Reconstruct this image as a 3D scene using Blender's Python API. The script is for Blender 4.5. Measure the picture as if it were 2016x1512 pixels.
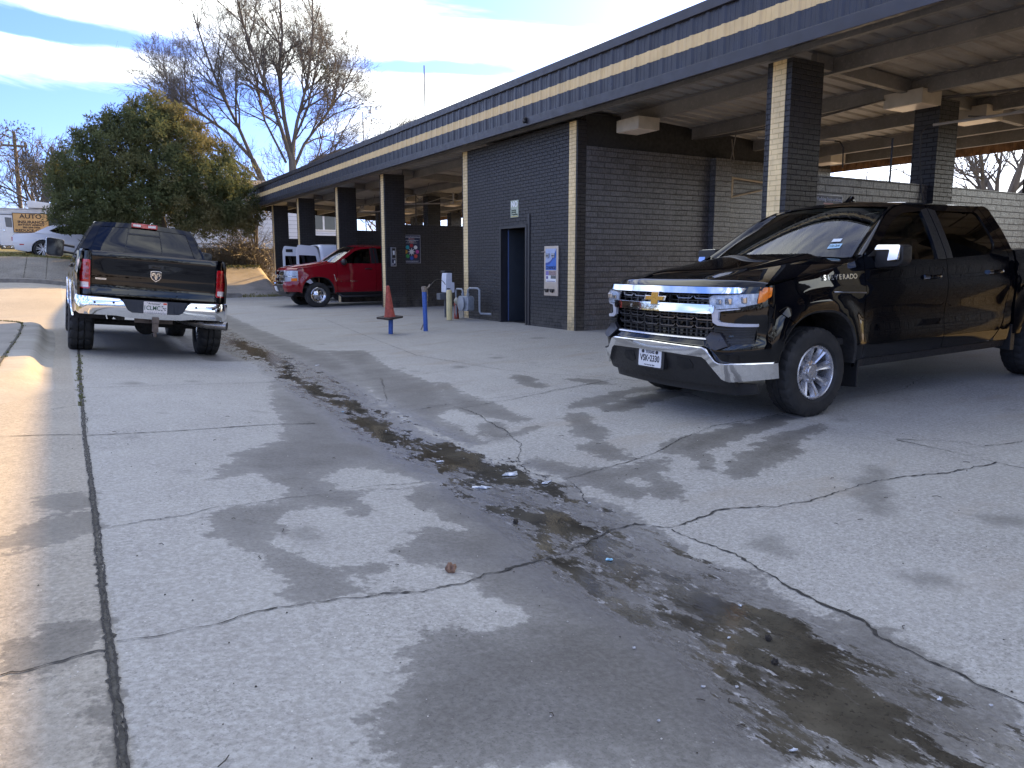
import bpy, bmesh, math, random
import numpy as np
from mathutils import Vector, Matrix, Euler
from mathutils import geometry as mgeo
R = math.radians
PI = math.pi
scn = bpy.context.scene
for o in list(bpy.data.objects):
    bpy.data.objects.remove(o, do_unlink=True)
col = scn.collection
random.seed(4)

# ------------------------------------------------------------------ camera
cam = bpy.data.cameras.new('camera')
cam.sensor_width = 36.0
cam.lens = 36.0 * 1514.0 / 2016.0
cam.clip_start = 0.05
cam.clip_end = 3000
camo = bpy.data.objects.new('camera', cam)
col.objects.link(camo)
camo.location = (0, 0, 1.2)
camo.rotation_euler = (R(90 - 8.638), 0, R(-30.332))
scn.camera = camo

# ------------------------------------------------------------------ sky, sun, exposure
SUN_AZ = 56.0      # degrees from +Y towards +X
SUN_EL = 26.0
world = bpy.data.worlds.new('World')
scn.world = world
world.use_nodes = True
nt = world.node_tree
nt.nodes.clear()
N = nt.nodes.new
L = nt.links.new
w_out = N('ShaderNodeOutputWorld')
w_bg = N('ShaderNodeBackground')
w_bg.inputs['Strength'].default_value = 0.10
sky = N('ShaderNodeTexSky')
sky.sky_type = 'NISHITA'
sky.sun_disc = False
sky.sun_elevation = R(SUN_EL)
sky.sun_rotation = R(SUN_AZ)
sky.air_density = 1.0
sky.dust_density = 0.6
sky.ozone_density = 2.0
tc = N('ShaderNodeTexCoord')
sep = N('ShaderNodeSeparateXYZ')
L(tc.outputs['Generated'], sep.inputs[0])

def wmath(op, a, b=None, clamp=False):
    n = N('ShaderNodeMath')
    n.operation = op
    n.use_clamp = clamp
    for i, v in enumerate((a, b)):
        if v is None:
            continue
        if hasattr(v, 'is_linked') or hasattr(v, 'links'):
            L(v, n.inputs[i])
        else:
            n.inputs[i].default_value = v
    return n.outputs[0]

az = wmath('ARCTAN2', sep.outputs['X'], sep.outputs['Y'])      # radians from +Y towards +X
el = wmath('ARCSINE', sep.outputs['Z'])
# streaks of thin high cloud, lying along lines that sink towards the east
comb = N('ShaderNodeCombineXYZ')
tilt = wmath('ADD', el, wmath('MULTIPLY', az, 0.0))
L(wmath('MULTIPLY', az, 3.0), comb.inputs[0])
L(wmath('ADD', wmath('MULTIPLY', tilt, 17.0), wmath('MULTIPLY', az, 1.6)), comb.inputs[1])
nz = N('ShaderNodeTexNoise')
nz.inputs['Scale'].default_value = 1.0
nz.inputs['Detail'].default_value = 7
nz.inputs['Roughness'].default_value = 0.6
nz.inputs['Distortion'].default_value = 0.25
L(comb.outputs[0], nz.inputs['Vector'])

def blob(a0, t0, wa, wt, gain):
    da = wmath('DIVIDE', wmath('SUBTRACT', az, R(a0)), R(wa))
    dt = wmath('DIVIDE', wmath('SUBTRACT', tilt, R(t0)), R(wt))
    s = wmath('ADD', wmath('MULTIPLY', da, da), wmath('MULTIPLY', dt, dt))
    return wmath('MULTIPLY', wmath('POWER', 2.718, wmath('MULTIPLY', s, -1.0)), gain)

cm = N('ShaderNodeMapRange')             # calmer, even veil high overhead
for k_, v_ in (('From Min', .38), ('From Max', .62), ('To Min', 1.8), ('To Max', .5)):
    cm.inputs[k_].default_value = v_
L(sep.outputs['Z'], cm.inputs['Value'])
calm = cm.outputs[0]
# (azimuth, elevation, half widths in degrees, gain): where cloud is thick (+) or clear (-)
BANKS = [(4.0, 17.0, 7.0, 1.5, .45), (16.0, 15.2, 8.0, 2.2, .5), (28.5, 15.6, 7.0, 0.9, .5), (1.0, 12.4, 8.5, 1.1, .42), (27.0, 11.0, 9.0, 2.4, .5),
         (0.5, 14.2, 5.5, 0.55, -.5), (0.0, 8.0, 9.0, 2.9, -.6), (12.5, 9.5, 5.0, 2.2, -.3), (23.5, 13.6, 5.0, 0.45, -.5), (37.5, 17.8, 6.0, 1.3, -.45), (56, 26, 14, 8, .2), (170, 55, 120, 30, .16), (-14.0, 47.0, 34.0, 14.0, .55), (120.0, 6.0, 50.0, 10.0, .4), (80, 6, 30, 5, .35)]  # last banks lie out of view, added for fill light and reflections
acc = None
for b in BANKS:
    v = blob(*b)
    acc = v if acc is None else wmath('ADD', acc, v)
dens = wmath('ADD', wmath('ADD', wmath('MULTIPLY', wmath('SUBTRACT', nz.outputs['Fac'], 0.5), calm), 0.5), acc)
ramp = N('ShaderNodeMapRange')
ramp.interpolation_type = 'SMOOTHSTEP'
ramp.inputs['From Min'].default_value = 0.36
ramp.inputs['From Max'].default_value = 0.95
L(dens, ramp.inputs['Value'])
low = N('ShaderNodeMapRange')            # keep the ground half of the dome clear
low.inputs['From Min'].default_value = -0.02
low.inputs['From Max'].default_value = 0.03
L(sep.outputs['Z'], low.inputs['Value'])
cl = wmath('MULTIPLY', ramp.outputs[0], low.outputs[0])
cl = wmath('MULTIPLY', cl, 0.93)
mix = N('ShaderNodeMix')
mix.data_type = 'RGBA'
L(cl, mix.inputs['Factor'])
tint = N('ShaderNodeMix')
tint.data_type = 'RGBA'
tint.blend_type = 'MULTIPLY'
tint.inputs['Factor'].default_value = 1.0
L(sky.outputs[0], tint.inputs['A'])
tint.inputs['B'].default_value = (0.37, 0.45, 0.84, 1)
L(tint.outputs['Result'], mix.inputs['A'])
mix.inputs['B'].default_value = (8.2, 8.45, 8.0, 1)
L(mix.outputs['Result'], w_bg.inputs['Color'])
L(w_bg.outputs[0], w_out.inputs[0])

sun = bpy.data.lights.new('sun', 'SUN')
sun.energy = 3.4
sun.angle = R(0.7)
sun.color = (1.0, 0.62, 0.23)
suno = bpy.data.objects.new('sun', sun)
col.objects.link(suno)
_d = Vector((math.sin(R(SUN_AZ)) * math.cos(R(SUN_EL)), math.cos(R(SUN_AZ)) * math.cos(R(SUN_EL)), math.sin(R(SUN_EL))))
suno.rotation_euler = _d.to_track_quat('Z', 'Y').to_euler()
suno.location = (20, 20, 30)

scn.view_settings.view_transform = 'Standard'
scn.view_settings.look = 'None'
scn.view_settings.gamma = 1
scn.view_settings.exposure = 2.02
scn.cycles.max_bounces = 8
scn.cycles.transparent_max_bounces = 12

# ------------------------------------------------------------------ materials
MATS = {}

class Nodes:
    """a little sugar round a node tree"""
    def __init__(s, name):
        s.m = bpy.data.materials.new(name)
        s.m.use_nodes = True
        s.t = s.m.node_tree
        s.b = s.t.nodes['Principled BSDF']
        s.out = s.t.nodes['Material Output']
    def n(s, t, **kw):
        x = s.t.nodes.new('ShaderNode' + t)
        for k, v in kw.items():
            if hasattr(x, k):
                setattr(x, k, v)
            else:
                x.inputs[k.replace('_', ' ')].default_value = v
        return x
    def l(s, a, b):
        s.t.links.new(a, b)
    def coord(s, kind='Object'):
        return s.n('TexCoord').outputs[kind]
    def attr(s, name):
        a = s.n('Attribute')
        a.attribute_name = name
        return a.outputs['Fac']
    def noise(s, scale, detail=4, rough=.55, vec=None, dist=0):
        x = s.n('TexNoise', Scale=scale, Detail=detail, Roughness=rough, Distortion=dist)
        s.l(vec if vec is not None else s.coord(), x.inputs['Vector'])
        return x.outputs['Fac']
    def mapping(s, vec, scale=(1, 1, 1), rot=(0, 0, 0), loc=(0, 0, 0)):
        x = s.n('Mapping')
        x.inputs['Scale'].default_value = scale
        x.inputs['Rotation'].default_value = rot
        x.inputs['Location'].default_value = loc
        s.l(vec, x.inputs['Vector'])
        return x.outputs[0]
    def mr(s, v, a, b, c=0., d=1., smooth=False):
        x = s.n('MapRange')
        if smooth:
            x.interpolation_type = 'SMOOTHSTEP'
        for k, val in zip(('From Min', 'From Max', 'To Min', 'To Max'), (a, b, c, d)):
            x.inputs[k].default_value = val
        s.l(v, x.inputs['Value'])
        return x.outputs[0]
    def math(s, op, a, b=None, clamp=False):
        x = s.n('Math')
        x.operation = op
        x.use_clamp = clamp
        for i, v in enumerate((a, b)):
            if v is None:
                continue
            if isinstance(v, (int, float)):
                x.inputs[i].default_value = v
            else:
                s.l(v, x.inputs[i])
        return x.outputs[0]
    def mix(s, f, a, b, mode='MIX'):
        x = s.n('Mix')
        x.data_type = 'RGBA'
        x.blend_type = mode
        for k, v in (('Factor', f), ('A', a), ('B', b)):
            sock = [q for q in x.inputs if q.name == k and (q.type == 'RGBA' or k == 'Factor')][0]
            if isinstance(v, tuple):
                sock.default_value = v if len(v) == 4 else (*v, 1)
            elif isinstance(v, (int, float)):
                sock.default_value = v
            else:
                s.l(v, sock)
        return [q for q in x.outputs if q.type == 'RGBA'][0]
    def bump(s, h, strength=.3, dist=.01, normal=None):
        x = s.n('Bump', Strength=strength, Distance=dist)
        s.l(h, x.inputs['Height'])
        if normal is not None:
            s.l(normal, x.inputs['Normal'])
        return x.outputs[0]
    def set(s, **kw):
        for k, v in kw.items():
            sock = s.b.inputs[k.replace('_', ' ')]
            if isinstance(v, tuple) and len(v) == 3:
                v = (*v, 1)
            if isinstance(v, (int, float, tuple)):
                sock.default_value = v
            else:
                s.l(v, sock)
        return s

def plain(name, color, rough=.5, metal=0., var=.12, scale=6., bump=0., bscale=60., coat=0., spec=.5):
    """a painted or raw surface: colour with mottling of its own, a little bump"""
    if name in MATS:
        return MATS[name]
    g = Nodes(name)
    c = Vector(color)
    if var > 0:
        f = g.noise(scale, 5)
        f = g.mr(f, .3, .7)
        colr = g.mix(f, tuple(c * (1 - var)), tuple(c * (1 + var)))
        g.set(Base_Color=colr)
        g.set(Roughness=g.mr(g.noise(scale * 3, 4), .3, .7, max(0.02, rough * (1 - .25)), min(1, rough * 1.25)))
    else:
        g.set(Base_Color=tuple(c), Roughness=rough)
    g.set(Metallic=metal)
    g.b.inputs['Specular IOR Level'].default_value = spec
    if coat:
        g.set(Coat_Weight=coat, Coat_Roughness=.03)
    if bump:
        g.set(Normal=g.bump(g.noise(bscale, 4), bump, .01))
    MATS[name] = g.m
    return g.m

# ------------------------------------------------------------------ mesh building
class MB:
    def __init__(s):
        s.v = []
        s.f = []
        s.mi = []
        s.cur = 0
    def mat(s, i):
        s.cur = i
        return s
    def add(s, vs, fs):
        k = len(s.v)
        s.v.extend([tuple(p) for p in vs])
        for f in fs:
            s.f.append(tuple(i + k for i in f))
            s.mi.append(s.cur)
        return s
    def box(s, a, b, M=None):
        (x0, y0, z0), (x1, y1, z1) = a, b
        vs = [(x0, y0, z0), (x1, y0, z0), (x1, y1, z0), (x0, y1, z0), (x0, y0, z1), (x1, y0, z1), (x1, y1, z1), (x0, y1, z1)]
        if M is not None:
            vs = [M @ Vector(p) for p in vs]
        return s.add(vs, [(0, 3, 2, 1), (4, 5, 6, 7), (0, 1, 5, 4), (1, 2, 6, 5), (2, 3, 7, 6), (3, 0, 4, 7)])
    def quad(s, *p):
        return s.add(p, [tuple(range(len(p)))])
    def tube(s, path, r, n=10, caps=True):
        """round bar along a list of points; r a number or one per point"""
        path = [Vector(p) for p in path]
        m = len(path)
        rs = [r] * m if isinstance(r, (int, float)) else r
        up = None
        rings = []
        for i, p in enumerate(path):
            t = (path[min(i + 1, m - 1)] - path[max(i - 1, 0)]).normalized()
            if up is None:
                a = Vector((0, 0, 1)) if abs(t.z) < .9 else Vector((1, 0, 0))
                up = (a - t * a.dot(t)).normalized()
            else:
                up = (up - t * up.dot(t)).normalized()
            w = t.cross(up)
            rings.append([p + (up * math.cos(2 * PI * j / n) + w * math.sin(2 * PI * j / n)) * rs[i] for j in range(n)])
        vs = [q for ring in rings for q in ring]
        fs = []
        for i in range(m - 1):
            for j in range(n):
                k = (j + 1) % n
                fs.append((i * n + j, i * n + k, (i + 1) * n + k, (i + 1) * n + j))
        if caps:
            fs.append(tuple(range(n - 1, -1, -1)))
            fs.append(tuple((m - 1) * n + j for j in range(n)))
        return s.add(vs, fs)
    def lathe(s, prof, n=32, M=None, caps=False, close=False):
        """profile [(r, h)] turned round the local z axis, M places it"""
        vs = []
        for (r, h) in prof:
            for j in range(n):
                a = 2 * PI * j / n
                vs.append(Vector((r * math.cos(a), r * math.sin(a), h)))
        if M is not None:
            vs = [M @ p for p in vs]
        fs = []
        m = len(prof)
        for i in range(m - 1):
            for j in range(n):
                k = (j + 1) % n
                fs.append((i * n + j, i * n + k, (i + 1) * n + k, (i + 1) * n + j))
        if close:
            for j in range(n):
                k = (j + 1) % n
                fs.append(((m - 1) * n + j, (m - 1) * n + k, k, j))
        if caps:
            fs.append(tuple(range(n - 1, -1, -1)))
            fs.append(tuple((m - 1) * n + j for j in range(n)))
        return s.add(vs, fs)
    def prism(s, poly, d, M=None):
        """polygon in local xy pulled along z by d (d = (z0, z1))"""
        z0, z1 = d
        n = len(poly)
        vs = [Vector((x, y, z0)) for x, y in poly] + [Vector((x, y, z1)) for x, y in poly]
        if M is not None:
            vs = [M @ p for p in vs]
        fs = [tuple(range(n - 1, -1, -1)), tuple(range(n, 2 * n))]
        for i in range(n):
            k = (i + 1) % n
            fs.append((i, k, n + k, n + i))
        return s.add(vs, fs)
    def grid(s, rows):
        """list of equal-length rows of points"""
        m, n = len(rows), len(rows[0])
        vs = [p for r in rows for p in r]
        fs = [(i * n + j, i * n + j + 1, (i + 1) * n + j + 1, (i + 1) * n + j) for i in range(m - 1) for j in range(n - 1)]
        return s.add(vs, fs)
    def sphere(s, c, r, n=16, m=10, sc=(1, 1, 1)):
        c = Vector(c)
        prof = [(max(1e-4, r * math.sin(PI * i / m)), -r * math.cos(PI * i / m)) for i in range(m + 1)]
        M = Matrix.Translation(c) @ Matrix.Diagonal((*sc, 1))
        return s.lathe(prof, n, M)
    def text(s, body, size, M, align='CENTER', ext=.002, bold=0., sx=1., spacing=1.):
        cu = bpy.data.curves.new('t', 'FONT')
        cu.body = body
        cu.size = size
        cu.align_x = align
        cu.align_y = 'CENTER'
        cu.extrude = ext
        cu.offset = bold
        cu.space_character = spacing
        cu.resolution_u = 3
        ob = bpy.data.objects.new('t', cu)
        col.objects.link(ob)
        dg = bpy.context.evaluated_depsgraph_get()
        me = bpy.data.meshes.new_from_object(ob.evaluated_get(dg))
        S = M @ Matrix.Diagonal((sx, 1, 1, 1))
        s.add([S @ v.co for v in me.vertices], [tuple(p.vertices) for p in me.polygons])
        bpy.data.objects.remove(ob)
        bpy.data.curves.remove(cu)
        bpy.data.meshes.remove(me)
        return s
    def build(s, name, mats, parent=None, smooth=False, bevel=0, seg=2, angle=35, uv=False, sub=0, fix=True):
        me = bpy.data.meshes.new(name)
        me.from_pydata(s.v, [], s.f)
        if not isinstance(mats, (list, tuple)):
            mats = [mats]
        for m in mats:
            me.materials.append(m)
        if len(mats) > 1:
            me.polygons.foreach_set('material_index', s.mi)
        if fix or bevel:
            bm = bmesh.new()
            bm.from_mesh(me)
            if fix:
                bmesh.ops.remove_doubles(bm, verts=bm.verts, dist=1e-5)
                bmesh.ops.recalc_face_normals(bm, faces=bm.faces)
            if bevel:
                es = [e for e in bm.edges if len(e.link_faces) == 2 and e.calc_face_angle(0) > R(28)]
                bmesh.ops.bevel(bm, geom=es, offset=bevel, segments=seg, affect='EDGES', profile=.6, clamp_overlap=True)
            bm.to_mesh(me)
            bm.free()
        if uv:
            boxuv(me)
        if smooth:
            me.polygons.foreach_set('use_smooth', [True] * len(me.polygons))
            if angle < 180:
                me.set_sharp_from_angle(angle=R(angle))
        me.update()
        o = bpy.data.objects.new(name, me)
        col.objects.link(o)
        if parent is not None:
            o.parent = parent
        if sub:
            md = o.modifiers.new('sub', 'SUBSURF')
            md.levels = md.render_levels = sub
        return o

def boxuv(me):
    """metres on the wall: u along it, v up"""
    uvl = me.uv_layers.new(name='UVMap')
    for p in me.polygons:
        n = p.normal
        for li in p.loop_indices:
            c = me.vertices[me.loops[li].vertex_index].co
            if abs(n.z) > .7:
                uvl.data[li].uv = (c.x, c.y)
            elif abs(n.x) > abs(n.y):
                uvl.data[li].uv = (c.y, c.z)
            else:
                uvl.data[li].uv = (c.x + .1, c.z)

def tag(o, label=None, cat=None, group=None, kind=None):
    if label: o['label'] = label
    if cat: o['category'] = cat
    if group: o['group'] = group
    if kind: o['kind'] = kind
    return o

def empty(name, loc=(0, 0, 0), rot=(0, 0, 0), label=None, cat=None, group=None):
    o = bpy.data.objects.new(name, None)
    o.empty_display_size = .2
    col.objects.link(o)
    o.location = loc
    o.rotation_euler = rot
    return tag(o, label, cat, group)

def struct(o):
    o['kind'] = 'structure'
    return o

def copy_tree(o, parent=None):
    c = o.copy()
    col.objects.link(c)
    c.parent = parent
    for ch in [q for q in bpy.data.objects if q.parent == o]:
        copy_tree(ch, c)
    return c

def frame(origin, xdir, ydir):
    """matrix whose local x, y run along the given directions"""
    x = Vector(xdir).normalized()
    y = Vector(ydir)
    y = (y - x * y.dot(x)).normalized()
    z = x.cross(y)
    M = Matrix.Identity(4)
    for i in range(3):
        M[i][0], M[i][1], M[i][2], M[i][3] = x[i], y[i], z[i], origin[i]
    return M

def smooth01(t):
    t = max(0., min(1., t))
    return t * t * (3 - 2 * t)
def ss(a, b, x):
    return smooth01((x - a) / (b - a))

DAMP_POLYS=[[(3.212, 19.672), (3.245, 17.102), (3.197, 13.042), (3.734, 12.521), (3.527, 10.393), (2.843, 7.596), (2.668, 6.485), (2.648, 5.579), (2.625, 4.543), (2.667, 4.21), (2.785, 4.052), (2.741, 3.632), (2.768, 3.319), (2.701, 3.074), (2.607, 2.689), (2.67, 2.53), (2.741, 2.371), (2.627, 2.26), (2.571, 2.067), (2.566, 1.92), (2.575, 1.785), (2.657, 1.869), (2.706, 1.789), (2.726, 1.669), (2.629, 1.505), (2.624, 1.381), (2.614, 1.254), (2.602, 1.119), (2.299, 0.973), (0.53, 1.733), (0.622, 1.925), (0.794, 2.139), (0.98, 2.331), (1.038, 2.421), (1.255, 2.321), (1.497, 2.365), (1.453, 2.515), (1.366, 2.772), (1.071, 2.748), (0.641, 2.787), (0.65, 2.917), (0.724, 3.036), (0.669, 3.242), (0.551, 3.636), (0.535, 3.889), (0.605, 4.103), (0.712, 4.282), (0.587, 4.311), (0.427, 4.454), (0.683, 4.757), (0.882, 5.186), (0.933, 5.537), (1.136, 5.654), (1.36, 5.909), (1.567, 6.577), (1.816, 8.012), (2.233, 9.956), (2.57, 13.207), (2.751, 16.918)], [(4.257, 6.209), (4.584, 6.364), (5.428, 6.58), (5.835, 6.541), (5.788, 6.281), (5.111, 6.275), (4.487, 5.932), (4.176, 6.047)], [(4.415, 5.893), (4.908, 6.106), (5.558, 6.227), (5.682, 5.97), (5.098, 5.782), (4.546, 5.576), (4.378, 5.707)], [(3.977, 5.84), (4.194, 5.819), (4.019, 5.421), (3.88, 4.984), (3.68, 4.824), (3.603, 4.499), (3.511, 4.207), (3.351, 4.328), (3.317, 4.531), (3.372, 4.773), (3.557, 4.917), (3.615, 5.23)], [(3.785, 8.379), (3.903, 8.093), (3.74, 7.414), (3.726, 6.866), (3.636, 5.848), (3.447, 5.783), (3.307, 6.194), (3.24, 6.76), (3.533, 7.583)], [(4.831, 8.321), (4.929, 8.026), (4.729, 7.237), (4.518, 7.194), (4.557, 7.741)], [(5.134, 7.601), (5.484, 7.309), (5.358, 6.854), (5.136, 7.036)], [(3.968, 4.486), (4.283, 4.57), (4.576, 4.554), (5.293, 4.66), (5.515, 4.598), (5.466, 4.447), (4.483, 4.186), (4.097, 4.043), (3.93, 3.9), (3.737, 3.565), (3.7, 3.667), (3.838, 4.088), (3.778, 4.24)], [(3.723, 3.62), (4.095, 3.866), (4.638, 4.071), (5.139, 4.2), (5.503, 4.213), (5.403, 4.071), (4.816, 3.858), (4.669, 3.66), (4.228, 3.568), (3.836, 3.394), (3.71, 3.428)], [(2.789, 4.752), (2.977, 4.699), (3.04, 4.394), (3.23, 4.17), (3.583, 4.153), (3.716, 4.142), (3.551, 3.851), (3.283, 3.826), (3.091, 3.826), (3.178, 3.627), (2.963, 3.471), (2.865, 3.542), (2.861, 3.794), (2.772, 4.062), (2.763, 4.362)], [(3.229, 3.866), (3.388, 3.821), (3.331, 3.515), (3.146, 3.338), (3.012, 3.435)], [(3.121, 5.991), (3.391, 5.961), (3.207, 5.55), (3.603, 5.607), (3.378, 5.415), (3.098, 5.361), (2.964, 5.554)], [(3.734, 12.521), (4.264, 12.034), (3.866, 10.095), (3.756, 8.032), (3.357, 6.826), (2.987, 6.51), (2.898, 5.343), (2.722, 5.272), (2.658, 6.229), (2.784, 7.298)], [(-0.308, 3.959), (-0.198, 4.144), (0.08, 4.283), (0.087, 3.926), (-0.189, 3.757), (-0.296, 3.727)], [(-0.21, 4.616), (0.072, 4.705), (0.078, 4.236), (-0.138, 4.201)], [(-0.249, 2.842), (-0.124, 2.881), (0.047, 2.838), (0.035, 2.582), (-0.12, 2.522), (-0.233, 2.532)], [(-0.006, 2.398), (0.04, 2.391), (0.078, 2.098), (0.081, 1.927), (-0.009, 1.974)], [(1.662, 3.517), (2.132, 3.691), (2.281, 3.148), (2.358, 2.712), (1.897, 2.814), (1.5, 3.067), (1.352, 3.256), (1.496, 3.466)]]
HOLE_POLYS=[[(0.381, 4.754), (0.656, 4.763), (0.972, 4.878), (1.056, 4.398), (0.963, 4.192), (0.665, 4.158), (0.316, 4.08), (0.159, 4.075)], [(1.413, 4.837), (1.74, 4.979), (1.934, 4.548), (1.939, 4.437), (1.621, 4.37), (1.366, 4.375), (1.363, 4.566)], [(0.867, 3.848), (1.127, 4.154), (1.236, 3.971), (1.308, 3.69), (1.442, 3.96), (1.474, 4.357), (1.836, 4.36), (1.686, 4.161), (1.697, 3.997), (1.696, 3.782), (1.615, 3.738), (1.716, 3.504), (1.486, 3.54), (1.413, 3.401), (1.232, 3.212), (1.219, 3.087), (1.065, 3.086), (0.935, 3.174), (0.843, 3.327), (0.822, 3.56)], [(1.034, 2.998), (1.242, 3.053), (1.424, 2.914), (1.371, 2.782), (1.189, 2.766), (0.981, 2.79)]]
PUDDLE_POLYS=[[(2.877, 12.236), (2.907, 11.522), (2.593, 10.151), (2.575, 8.69), (2.545, 7.233), (2.436, 6.156), (2.497, 5.548), (2.473, 5.305), (2.211, 5.192), (2.261, 5.559), (2.149, 5.882), (2.216, 6.581), (2.387, 7.228), (2.335, 8.678), (2.389, 9.943)], [(2.798, 16.324), (2.96, 15.157), (2.924, 13.313), (2.953, 12.005), (2.571, 10.762), (2.608, 12.256), (2.631, 14.391)], [(2.246, 5.273), (2.585, 5.543), (2.636, 5.105), (2.671, 4.622), (2.649, 4.18), (2.671, 3.972), (2.431, 3.954), (2.418, 4.252), (2.358, 4.569), (2.189, 4.7)], [(2.154, 3.557), (2.413, 3.694), (2.468, 3.459), (2.479, 3.212), (2.296, 3.124), (2.07, 3.265)], [(1.929, 2.95), (1.977, 2.848), (1.978, 2.687), (1.923, 2.423), (1.908, 2.337), (1.883, 2.483), (1.897, 2.731)], [(2.271, 3.134), (2.46, 3.077), (2.275, 2.783), (2.149, 2.76), (2.167, 2.926)], [(2.165, 2.419), (2.358, 2.402), (2.378, 2.18), (2.249, 1.782), (2.057, 1.733), (1.986, 1.934), (1.979, 2.176)], [(1.851, 1.615), (2.139, 1.605), (2.18, 1.457), (2.201, 1.345), (2.141, 1.16), (2.134, 1.053), (1.685, 1.247), (1.726, 1.423)], [(2.378, 2.18), (2.466, 2.014), (2.394, 1.673), (2.358, 1.486), (2.274, 1.505), (2.251, 1.695), (2.283, 1.858)]]
OIL_POLYS=[[(4.279, 2.968), (4.67, 3.153), (4.674, 3.043), (4.295, 2.762), (3.967, 2.53), (3.832, 2.55), (3.831, 2.646)], [(4.297, 2.197), (4.365, 2.1), (4.438, 2.069), (4.3, 2.001), (4.215, 2.126)], [(0.842, 3.595), (0.965, 3.688), (1.012, 3.507), (0.902, 3.459)], [(3.034, 2.699), (3.168, 2.65), (2.973, 2.449), (2.923, 2.564)], [(2.424, 1.611), (2.429, 1.835), (2.543, 1.807), (2.531, 1.583)]]
CRACK_LINES=[(0.01, [(0.184, 12.899), (0.118, 7.888), (0.091, 6.22)]), (0.012, [(2.839, 4.126), (3.136, 4.161), (3.394, 4.177), (3.753, 4.295), (4.173, 4.479), (4.683, 4.663), (5.095, 4.652), (5.549, 4.655), (6.22, 4.863)]), (0.014, [(2.839, 4.126), (2.731, 4.31), (2.74, 4.619)]), (0.012, [(2.72, 4.584), (3.058, 5.115), (3.207, 5.55), (3.261, 6.011), (3.339, 6.461), (3.337, 6.843)]), (0.01, [(2.839, 4.126), (2.728, 3.827), (2.652, 3.614)]), (0.016, [(2.476, 3.186), (2.652, 3.186), (2.779, 3.019), (3.196, 3.076), (3.498, 2.935), (3.735, 2.914), (4.001, 2.907), (4.233, 2.935), (4.535, 2.896), (4.97, 2.755), (5.419, 2.738)]), (0.018, [(2.768, 3.007), (2.763, 2.718), (2.773, 2.573), (2.742, 2.385), (2.706, 2.206), (2.682, 2.037), (2.673, 1.929), (2.673, 1.811), (2.608, 1.667), (2.612, 1.478), (2.601, 1.38), (2.594, 1.256), (2.579, 1.108)]), (0.016, [(2.476, 3.186), (2.281, 3.104), (1.975, 2.976), (1.657, 2.868), (1.356, 2.775), (1.159, 2.747), (0.889, 2.766), (0.609, 2.768)]), (0.012, [(0.609, 2.768), (0.465, 2.727), (0.374, 2.691), (0.179, 2.655), (0.075, 2.653)]), (0.008, [(0.129, 3.929), (0.378, 4.019), (0.637, 4.144), (0.944, 4.229), (1.244, 4.276), (1.468, 4.395), (1.956, 4.475)]), (0.01, [(-0.235, 2.575), (-0.16, 2.576), (-0.054, 2.61), (0.043, 2.597)]), (0.007, [(3.189, 8.425), (3.398, 9.058), (2.895, 7.553)]), (0.008, [(2.85, 6.921), (3.601, 6.965), (4.541, 6.969), (5.577, 7.135)]), (0.007, [(3.093, 7.043), (3.575, 6.916)]), (0.009, [(6.22, 4.863), (6.5, 4.791), (6.903, 4.688), (7.431, 4.709), (8.276, 5.018)]), (0.012, [(5.483, 3.505), (5.632, 3.333), (5.803, 3.162), (5.757, 3.006), (6.155, 2.924)]), (0.012, [(5.469, 3.495), (5.448, 3.144), (5.419, 2.738), (5.413, 2.511)]), (0.007, [(3.078, 9.087), (3.917, 8.983), (5.085, 9.364), (6.151, 9.446)]), (0.006, [(5.41, 9.08), (5.575, 7.747), (5.689, 6.899)]), (0.006, [(3.657, 11.731), (4.524, 11.795), (6.065, 12.304)])]
JOINT_LINES=[(0.018, [(0.091, 6.22), (0.639, 6.337), (1.51, 6.626), (1.877, 6.682)]), (0.014, [(-0.437, 6.399), (-0.161, 6.343), (0.086, 6.262)]), (0.012, [(0.119, 8.781), (0.791, 9.023), (1.757, 9.423), (2.358, 9.687)]), (0.01, [(0.18, 12.738), (1.156, 12.827), (2.123, 12.927)]), (0.01, [(-0.136, 7.51), (0.093, 7.679)]), (0.01, [(3.227, 6.676), (3.92, 6.783), (4.663, 6.952), (5.622, 7.145)]), (0.01, [(5.686, 18.97), (4.649, 10.84), (4.946, 8.558), (5.817, 6.693)]), (0.01, [(5.817, 6.693), (5.486, 5.475), (5.746, 4.944)])]

# ------------------------------------------------------------------ the lie of the land
_gx = [-400, -3, -0.5, 0.1, 1.2, 2.0, 2.4, 2.8, 3.6, 5.7, 8.3, 400]
_gz = [0.02, 0.02, 0.02, 0.0, -.105, -.19, -.212, -.2, -.17, -.105, 0, 0]
def S3(a, b, x):
    t = np.clip((x - a) / (b - a), 0, 1)
    return t * t * (3 - 2 * t)
def HH(X, Y):
    X = np.asarray(X, float); Y = np.asarray(Y, float)
    z = np.interp(X, _gx, _gz) * (1 - .8 * S3(15, 26, Y))
    z = z + .66 * S3(20, 33, Y) * S3(4.5, -1.5, X)
    yb = 33 + 6.5 * S3(7.9, 9.5, X)
    z = z + np.clip((Y - yb) / 3.9, 0, 1) * (1.24 - .26 * S3(4.5, -1.5, X)) * (1 - S3(14, 22, X) * .6)
    z = z + np.clip((Y - yb - 3.9) * .035, 0, 1.0)
    return z
def H(x, y):
    return float(HH(x, y))

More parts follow.
